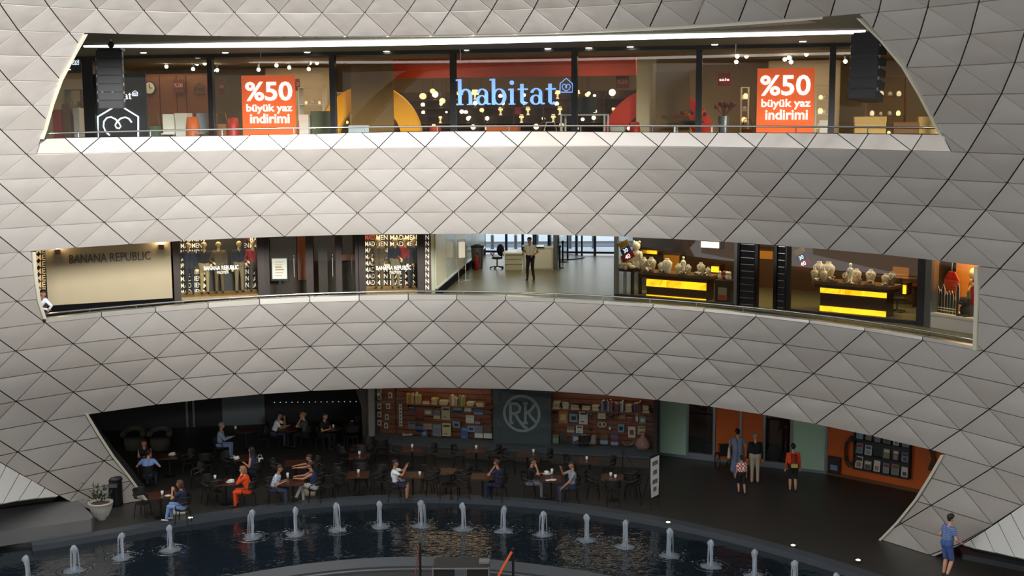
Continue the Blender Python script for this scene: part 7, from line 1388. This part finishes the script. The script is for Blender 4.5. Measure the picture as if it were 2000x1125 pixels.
def person(label, heading, cols, pose='sit', H=1.72, feet=None, head=None, lean=.12, arms=(None, None), legs=None, hair='short', sleeve='short', trousers='long', skin='a', headturn=0., headpitch=0., dress=False, build=1.1, voxel=.0125, group=None, name='person', face=True, extra=None, floor=0., hipw=.085, cat='person', loc=None):
    """heading: direction faced, measured from +x; arms: ((elbow),(wrist)) in body axes x right, y forward, z up from the floor"""
    S = H / 1.72; hz = .93 if pose == 'stand' else .545; hip = V((0, 0, hz)); t = V((0, math.sin(lean), math.cos(lean))); b = build
    P = lambda k, x=0., y=0.: hip + t * k + V((x, 0, 0)) + V((0, math.cos(lean), -math.sin(lean))) * y
    caps = []; A = caps.append; sh = 'shirt'; pn = 'dress' if dress else 'trousers'
    for s in (-1, 1):
        A((P(0, s * .075), P(.06, s * .075), .115 * b, .11 * b, pn)); A((P(.12, s * .065), P(.24, s * .07), .103 * b, .105 * b, sh)); A((P(.28, s * .08, .01), P(.40, s * .095, .005), .108 * b, .105 * b, sh)); A((P(.455, s * .10), P(.45, s * .165), .068, .06, sh))
    A((P(.46), P(.60), .055, .05, 'skin')); hd = P(.56)
    R_ = Matrix.Rotation(headturn, 3, 'Z') @ Matrix.Rotation(-headpitch - lean * .3, 3, 'X'); c = hd + V((0, .015, .0)) + R_ @ V((0, .01, .145)); Hh = lambda x, y, z: c + R_ @ V((x, y, z))
    A((Hh(0, -.012, .012), Hh(0, .012, .02), .092, .088, 'skin')); A((Hh(0, .03, -.035), Hh(0, .04, -.075), .066, .045, 'skin')); A((Hh(0, .092, -.005), Hh(0, .106, -.03), .012, .018, 'skin'))
    for s in (-1, 1): A((Hh(s * .088, -.005, .01), Hh(s * .09, -.005, -.02), .018, .014, 'skin'))
    if hair != 'bald':
        A((Hh(0, -.028, .035), Hh(0, .012, .052), .096, .084, 'hair')); A((Hh(0, -.05, .0), Hh(0, -.05, -.03), .07, .055, 'hair'))
        if hair in ('long', 'bob'):
            for s in (-1, 1): A((Hh(s * .065, -.02, .02), Hh(s * .07, -.03, -.09 if hair == 'bob' else -.2), .045, .04, 'hair'))
            A((Hh(0, -.06, 0), Hh(0, -.085, -.1 if hair == 'bob' else -.24), .07, .05, 'hair'))
        if hair == 'bun': A((Hh(0, -.12, .03), Hh(0, -.12, .04), .045, .045, 'hair'))
    for i, s in enumerate((-1, 1)):
        so = P(.45, s * .185); ar = arms[i]
        if ar is None: el, wr = so + V((s * .05, -.03, -.28)), so + V((s * .07, .04, -.53))
        else: el, wr = V(ar[0]), V(ar[1])
        d = (el - so).normalized(); el = so + d * .285; d2 = (wr - el).normalized(); wr = el + d2 * .25
        if sleeve == 'short': m_ = so.lerp(el, .55); A((so, m_, .058 * b, .054, sh)); A((m_, el, .044, .04, 'skin'))
        elif sleeve == 'none': A((so, el, .05, .04, 'skin'))
        else: A((so, el, .058 * b, .048, sh))
        A((el, wr, .044 if sleeve == 'long' else .04, .034 if sleeve == 'long' else .027, sh if sleeve == 'long' else 'skin')); hand(caps, wr, d2, -s, 'skin')
    for i, s in enumerate((-1, 1)):
        hj = hip + V((s * hipw, 0, -.02)); lg = legs[i] if legs else None
        if lg is None: kn, an = (hj + V((s * .01, .02, -.43)), hj + V((s * .015, -.02, -.83))) if pose == 'stand' else (hj + V((s * .05, .43, -.0)), hj + V((s * .05, .42, -.43)))
        else: kn, an = V(lg[0]), V(lg[1])
        d = (kn - hj).normalized(); kn = hj + d * .43; d2 = (an - kn).normalized(); an = kn + d2 * .40; fd = V((s * .08, 1, 0)).normalized(); fd = (fd - d2 * fd.dot(d2) * .6).normalized()
        if trousers == 'long': A((hj, kn, .088 * b, .064, pn)); A((kn, an, .062, .048, pn))
        else: m_ = hj.lerp(kn, .86); A((hj, m_, .09 * b, .078, pn)); A((m_, kn, .058, .053, 'skin')); A((kn, kn.lerp(an, .35), .05, .056, 'skin')); A((kn.lerp(an, .35), an, .056, .034, 'skin'))
        A((an, an + V((0, -.02, -.05)), .036, .034, 'shoe')); A((an + V((0, -.03, -.055)), an + fd * .15 + V((0, 0, -.06)), .032, .028, 'shoe'))
        if dress and pose == 'stand': A((hj, hj + V((s * .05, 0, -.62)), .11, .13, pn)); A((hj + V((-s * .02, 0, 0)), hj + V((0, .02, -.62)), .11, .12, pn))
    if extra: extra(caps, P, Hh)
    if pose == 'stand':
        mz = min(min(p0.z - r0, p1.z - r1) for p0, p1, r0, r1, l in caps)
    else: mz = 0
    mats = {k: (MATS[v] if isinstance(v, str) else v) for k, v in cols.items()}; mats['skin'] = MATS['skin_' + skin] if skin in SKIN else MATS[skin]
    mats.setdefault('hair', MATS['black']); mats.setdefault('shoe', MATS['dark'])
    used = {l for *_, l in caps}; mats = {k: v for k, v in mats.items() if k in used}
    caps = [(tuple((p0 - V((0, 0, mz))) * S), tuple((p1 - V((0, 0, mz))) * S), r0 * S, r1 * S, l) for p0, p1, r0, r1, l in caps]
    me = skin_body(name, caps, mats, voxel)
    rot = R(heading - pi / 2); hc = (c - V((0, 0, mz))) * S
    if loc is not None: base = V(loc)
    elif feet is not None: base = on_z(feet[0], feet[1], floor)
    else:
        q = rot @ hc; w = on_z(head[0], head[1], floor + q.z); base = w - q; base.z = floor
    o = link(name, me, None, T(base) @ rot, label, cat, group)
    if pose == 'sit': put(CP, 'c', T(base) @ rot @ T(0, .02, 0), 'dark armchair under the ' + short_label(label), 'chair', 'café armchairs')
    if face:
        for s in (-1, 1): mb = MB(); mb.smooth = True; mb.ball((Hh(s * .034, .083, .018) - V((0, 0, mz))) * S, .0125 * S, 8, 5); mb.build('eye', 'eye_dark', o)
        mb = MB(); mb.smooth = True; mb.ball((Hh(0, .080, -.062) - V((0, 0, mz))) * S, (.024 * S, .012 * S, .008 * S), 8, 5); mb.build('mouth', 'lip', o)
    return o, base, rot
def short_label(l): return ' '.join(l.split()[:9])
def cloth(rgb, rough=.85): return cmat(rgb, rough)
def pattern(name, c1, c2, kind, scale):
    m = mat(name, C255(*c1), .85); n = m.node_tree.nodes; l = m.node_tree.links; tc = n.new('ShaderNodeTexCoord')
    if kind == 'stripe':
        t = n.new('ShaderNodeTexWave'); t.bands_direction = 'Z'; t.inputs['Scale'].default_value = scale; t.inputs['Distortion'].default_value = .4; f = t.outputs['Fac']
    else:
        t = n.new('ShaderNodeTexChecker'); t.inputs['Scale'].default_value = scale; f = t.outputs['Fac']
    l.new(tc.outputs['Object'], t.inputs['Vector']); mx = n.new('ShaderNodeMix'); mx.data_type = 'RGBA'; mx.inputs[6].default_value = (*C255(*c1), 1); mx.inputs[7].default_value = (*C255(*c2), 1)
    l.new(f, mx.inputs[0]); l.new(mx.outputs[2], n['Principled BSDF'].inputs['Base Color']); return m
pattern('plaid_blue', (226, 234, 244), (126, 156, 196), 'check', 26); pattern('navy_stripe', (52, 76, 130), (128, 152, 196), 'stripe', 7); pattern('checker_red', (200, 60, 48), (226, 220, 222), 'check', 18)
mat('hair_dark', C255(30, 22, 18), .6); mat('hair_brown', C255(72, 46, 30), .6); mat('hair_blond', C255(150, 104, 62), .6); mat('hair_grey', C255(140, 134, 128), .7)
jeans = cloth((120, 150, 196)); djeans = cloth((52, 60, 80)); black_c = cloth((22, 22, 25)); navy_c = cloth((30, 38, 66)); white_c = cloth((232, 234, 238)); grey_c = cloth((134, 142, 154)); khaki = cloth((170, 156, 136)); orange_c = cloth((222, 74, 22)); shoe_w = cloth((190, 186, 180))
E0, PI = 0.0, pi
tbl = ((-.20, .12, .80), (-.10, .38, .80)); tbr = ((.20, .12, .80), (.10, .38, .80)); facel = ((-.20, .30, .86), (-.05, .18, 1.12)); facer = ((.20, .30, .86), (.05, .18, 1.12))
person('woman in black with brown hair facing us across the café table at far left', -pi / 2, dict(shirt=black_c, trousers=black_c, hair='hair_brown'), head=(281, 865), hair='long', arms=(tbl, tbr), sleeve='none', lean=.2)
person('person in a light blue shirt seated with back to us at far left', pi / 2, dict(shirt=cloth((128, 160, 214)), trousers=djeans, hair='hair_dark'), head=(290, 884), lean=.35, arms=(((-.3, .15, .85), (-.2, .4, .8)), ((.3, .15, .85), (.2, .4, .8))), build=1.1, face=False)
person('woman in navy vest and pale jeans with raised hands at the front left table', PI * .98, dict(shirt=navy_c, trousers=jeans, hair='hair_brown', shoe=shoe_w), head=(351, 945), hair='bob', arms=(((-.22, .26, .85), (-.06, .30, 1.08)), ((.22, .26, .85), (.06, .3, 1.08))), sleeve='short', lean=.1, skin='b', legs=(((-.1, .43, .56), (-.1, .52, .12)), ((.1, .43, .58), (.1, .42, .12))))
person('man in a grey shirt and light jeans seated sideways at a round table', 0.05, dict(shirt=cloth((150, 162, 184)), trousers=cloth((120, 140, 176)), hair='hair_grey', shoe=shoe_w), head=(433, 831), arms=(tbl, ((.2, .2, .82), (.12, .42, .82))), lean=.15, sleeve='long')
person('man in a white T-shirt leaning over the round table in the dark café', 0.05, dict(shirt=white_c, trousers=djeans, hair='hair_dark'), head=(546, 811), lean=.38, arms=(((-.2, .35, .86), (-.1, .42, 1.1)), ((.2, .3, .78), (.1, .52, .8))), skin='b')
person('woman in a dark green top with hand to her face opposite the white T-shirt', PI, dict(shirt=cloth((64, 80, 72)), trousers=black_c, hair='hair_blond'), head=(591, 811), hair='bun', arms=(facel, tbr), lean=.15)
person('man in dark clothes resting bare forearms on the far round table', -.5, dict(shirt=cloth((34, 30, 30)), trousers=black_c, hair='hair_brown'), head=(635, 813), arms=(((-.24, .14, .82), (-.0, .36, .80)), ((.24, .16, .82), (.1, .42, .8))), lean=.2)
person('person in dark navy with one bare arm raised at a middle table', PI * .9, dict(shirt=cloth((34, 44, 76)), trousers=navy_c, hair='hair_dark'), head=(491, 879), arms=(tbl, ((.22, .28, .9), (.16, .3, 1.15))), sleeve='none', lean=.2, hair='long')
person('woman in an orange red dress with blond hair, hands at her mouth', PI, dict(shirt=orange_c, trousers=orange_c, hair='hair_blond'), head=(474, 917), hair='bob', arms=(((-.16, .3, .84), (-.03, .2, 1.12)), ((.16, .3, .84), (.03, .2, 1.12))), sleeve='long', lean=.25, skin='c', build=1.08)
person('man in a white and blue plaid shirt seated by the pool', 0.0, dict(shirt='plaid_blue', trousers=djeans, hair='hair_dark'), head=(546, 915), lean=.35, arms=(tbl, tbr), skin='b')
person('dark haired man in black stretching both arms across the table', PI * 1.05, dict(shirt=black_c, trousers=black_c, hair='hair_dark'), head=(604, 894), lean=.45, arms=(((-.2, .5, .92), (-.12, .8, .9)), ((.2, .5, .92), (.12, .8, .9))), skin='b')
person('woman in navy with khaki trousers beside the cream tote bag', PI * 1.02, dict(shirt=cloth((38, 48, 84)), trousers=cloth((176, 174, 170)), hair='hair_dark', shoe=cloth((120, 96, 90))), head=(605, 909), arms=(((-.2, .35, .85), (-.1, .6, .84)), ((.2, .35, .85), (.1, .6, .86))), lean=.22, legs=(((-.1, .4, .62), (-.1, .62, .2)), ((.1, .42, .5), (.1, .40, .1))), hair='bun', skin='b', sleeve='none')
person('man in a white T-shirt and dark shorts holding up a phone', 0.0, dict(shirt=white_c, trousers=cloth((34, 38, 54)), hair='hair_dark'), head=(772, 905), arms=(((-.2, .3, .95), (-.08, .42, 1.18)), ((.2, .3, .9), (.12, .42, 1.16))), trousers='short', lean=.05, skin='b')
person('person in dark navy seen half from behind with hand at the mouth', PI * .85, dict(shirt=cloth((30, 38, 70)), trousers=navy_c, hair='hair_brown'), head=(970, 904), arms=(facel, tbr), sleeve='short', lean=.15, skin='b')
person('man in a black shirt drinking from a white cup', -.05, dict(shirt=cloth((16, 15, 16)), trousers=cloth((104, 106, 114)), hair='hair_dark'), head=(1041, 901), arms=(tbl, ((.22, .3, .88), (.08, .24, 1.13))), lean=.2, skin='b', build=1.1)
person('man in a grey shirt facing left across the laden table', PI * 1.05, dict(shirt=grey_c, trousers=djeans, hair='hair_dark'), head=(1117, 908), arms=(((-.26, .2, .72), (-.2, .36, .58)), ((.2, .3, .9), (.1, .36, 1.12))), lean=.0, skin='b')
# standing figures
o, p, r = person('woman in a grey blue dress pushing the wheelchair, seen from behind', pi / 2 + .1, dict(shirt=cloth((112, 128, 152)), dress=cloth((104, 120, 146)), hair='hair_dark'), pose='stand', feet=(1440, 933), H=1.66, dress=True, sleeve='short', hair='bun', arms=(((-.26, .12, 1.12), (-.2, .34, 1.0)), ((.28, -.02, 1.1), (.3, .05, .86))), face=False, voxel=.013)
pw = p.copy()
person('man in a black jacket and khaki trousers standing with his back to us', pi / 2 - .1, dict(shirt=cloth((14, 14, 15)), trousers=khaki, hair='hair_grey', shoe=cloth((60, 66, 90))), pose='stand', feet=(1474, 944), H=1.68, sleeve='long', build=1.16, face=False, voxel=.013)
person('boy in a red and white checkered shirt and black shorts walking away', pi / 2 + .2, dict(shirt='checker_red', trousers=black_c, hair='hair_dark'), pose='stand', feet=(1448, 966), H=1.27, trousers='short', legs=(((-.1, .12, .5), (-.1, .06, .1)), ((.1, -.06, .5), (.1, -.14, .12))), face=False, voxel=.011)
def pack(caps, P, Hh):
    caps.append((P(.12, 0, -.16), P(.36, 0, -.16), .10, .11, 'pack')); caps.append((P(.1, -.06, -.16), P(.1, .06, -.16), .09, .09, 'pack'))
    for s in (-1, 1): caps.append((P(.46, s * .1, -.04), P(.40, s * .1, -.14), .02, .02, 'pack'))
o, p, r = person('boy in an orange jacket with a red backpack and black shorts', pi / 2 - .05, dict(shirt=cloth((216, 74, 30)), trousers=black_c, hair='hair_dark', pack=cloth((140, 34, 22))), pose='stand', feet=(1548, 961), H=1.58, trousers='short', sleeve='long', extra=pack, face=False, voxel=.012)
pb = MB(); pb.bbox(-.11, .11, -.29, -.22, .90, 1.02, .02); pb.build('yellow_pocket', cmat((190, 170, 90), .8), o)
person('boy in a blue striped T-shirt and blue shorts walking at the lower right', .35, dict(shirt='navy_stripe', trousers=cloth((66, 92, 150)), hair='hair_dark', shoe=cloth((60, 50, 46))), pose='stand', feet=(1847, 1128), H=1.72, trousers='short', legs=(((-.1, .06, .5), (-.11, .02, .1)), ((.1, .10, .5), (.1, -.04, .12))), arms=(((-.27, -.02, 1.1), (-.26, .2, .95)), ((.28, .06, 1.12), (.26, .28, .98))), skin='c', voxel=.0105, headturn=.1, floor=0.0)
person('guard in a white shirt and dark trousers standing beside the counter', -2.0, dict(shirt=cloth((226, 222, 208)), trousers=cloth((20, 20, 28)), hair='hair_dark'), pose='stand', feet=(1036, 547.5), H=1.76, floor=ZM, arms=(((-.3, -.08, 1.15), (-.16, .12, 1.02)), ((.3, -.1, 1.15), (.12, -.16, 1.0))), legs=(((-.1, .02, .5), (-.16, .02, .1)), ((.1, .06, .5), (.12, .02, .1))), skin='b')
person('person in a white shirt leaning on the rail at the far left gallery', -.5, dict(shirt=cloth((236, 240, 248)), trousers=djeans, hair='hair_dark'), pose='stand', head=(84, 573), H=1.66, floor=ZM, lean=.72, sleeve='long', arms=(((-.28, .55, 1.0), (-.02, .62, .98)), ((.28, .55, 1.0), (.02, .62, 1.0))), skin='b')
# mannequins in the two fashion windows
mat('mannequin', C255(226, 196, 140), .4)
suits = [((40, 46, 66), (44, 44, 48)), ((28, 26, 28), (150, 130, 90)), ((88, 72, 50), (96, 80, 56)), ((30, 34, 52), (120, 104, 74)), ((150, 40, 34), (60, 54, 50))]
for wi, (F, xs) in enumerate(((F_W1, (370, 399, 428, 467, 496)), (F_W2, (740, 772, 793, 808)))):
    for i, x in enumerate(xs):
        u = F.uz(x, 530, .75)[0]; a, b = suits[(i + wi * 2) % 5]; pt = F.pt(u, .75, .42)
        person('mannequin in %s, %s in the %s fashion window' % (('dark navy suit', 'black coat and tan trousers', 'brown suit', 'navy jacket and beige trousers', 'red cardigan')[(i + wi * 2) % 5], ORD[i], ('left', 'right')[wi]), -pi / 2 + F.mw.to_euler().z + (-.2, .15, 0, .25, -.1)[i], dict(shirt=cloth(a), trousers=cloth(b), hair='mannequin'), pose='stand', H=1.86, loc=pt, sleeve='long', skin='mannequin', hair='bald', face=False, voxel=.016, name='mannequin', cat='mannequin', group='mannequins in the fashion windows', arms=((((-.3, -.03, 1.15), (-.22, .15, 1.0)), None) if i % 2 else (None, ((.3, .02, 1.15), (.2, .22, 1.05)))))
bpy.data.scenes.remove(TMP)
# bags
def bag(loc, rz, w, h, d_, m, label, handle='strap', name='handbag', hh=1.5):
    o = thing(name, label, 'bag', loc, rz); mb = MB(); mb.smooth = True
    vs = []; n = 16
    for j in range(6):
        t_ = j / 5; sc = 1 - .12 * (2 * t_ - 1) ** 2; dd_ = d_ * (1 - .5 * t_)
        for q in range(n): a_ = 2 * pi * q / n; cx_, sy_ = math.cos(a_), math.sin(a_); vs.append((w * sc * math.copysign(abs(cx_) ** .5, cx_), dd_ * math.copysign(abs(sy_) ** .6, sy_), h * t_))
    mb.add(vs, [(j * n + q, j * n + (q + 1) % n, (j + 1) * n + (q + 1) % n, (j + 1) * n + q) for j in range(5) for q in range(n)] + [list(range(n))[::-1], list(range(5 * n, 6 * n))]); mb.build('body', m, o)
    mb = MB(); mb.smooth = True; mb.tube([(-w * .6, 0, h * .96), (-w * .4, 0, h * hh), (w * .4, 0, h * hh), (w * .6, 0, h * .96)], .012, 6); mb.build('handle', m if handle == 'same' else 'wood_dark', o); return o
bw_ = cloth((214, 212, 204), .6); bc_ = cloth((206, 196, 172), .8)
bag(on_z(350, 1003, 0), .1, .26, .3, .12, bw_, 'soft white handbag on the floor by the front left table', 'strap')
bag(on_z(606, 967, 0), .0, .20, .40, .12, bc_, 'cream canvas tote bag with dark straps on the floor by the pool', 'strap', 'tote_bag')
bag(pw + V((-.30, -.04, .72)), 1.3, .15, .36, .06, bc_, 'cream shoulder bag at the side of the woman in the dress', 'same', hh=1.75)
bag(on_z(508, 905, .46), .3, .12, .2, .07, bw_, 'small white bag beside the person in dark navy', 'same')
bag(on_z(783, 945, .46), .0, .14, .2, .08, cloth((180, 190, 206), .8), 'pale folded jacket on the lap side of the white T-shirt man', 'same', 'folded_jacket')
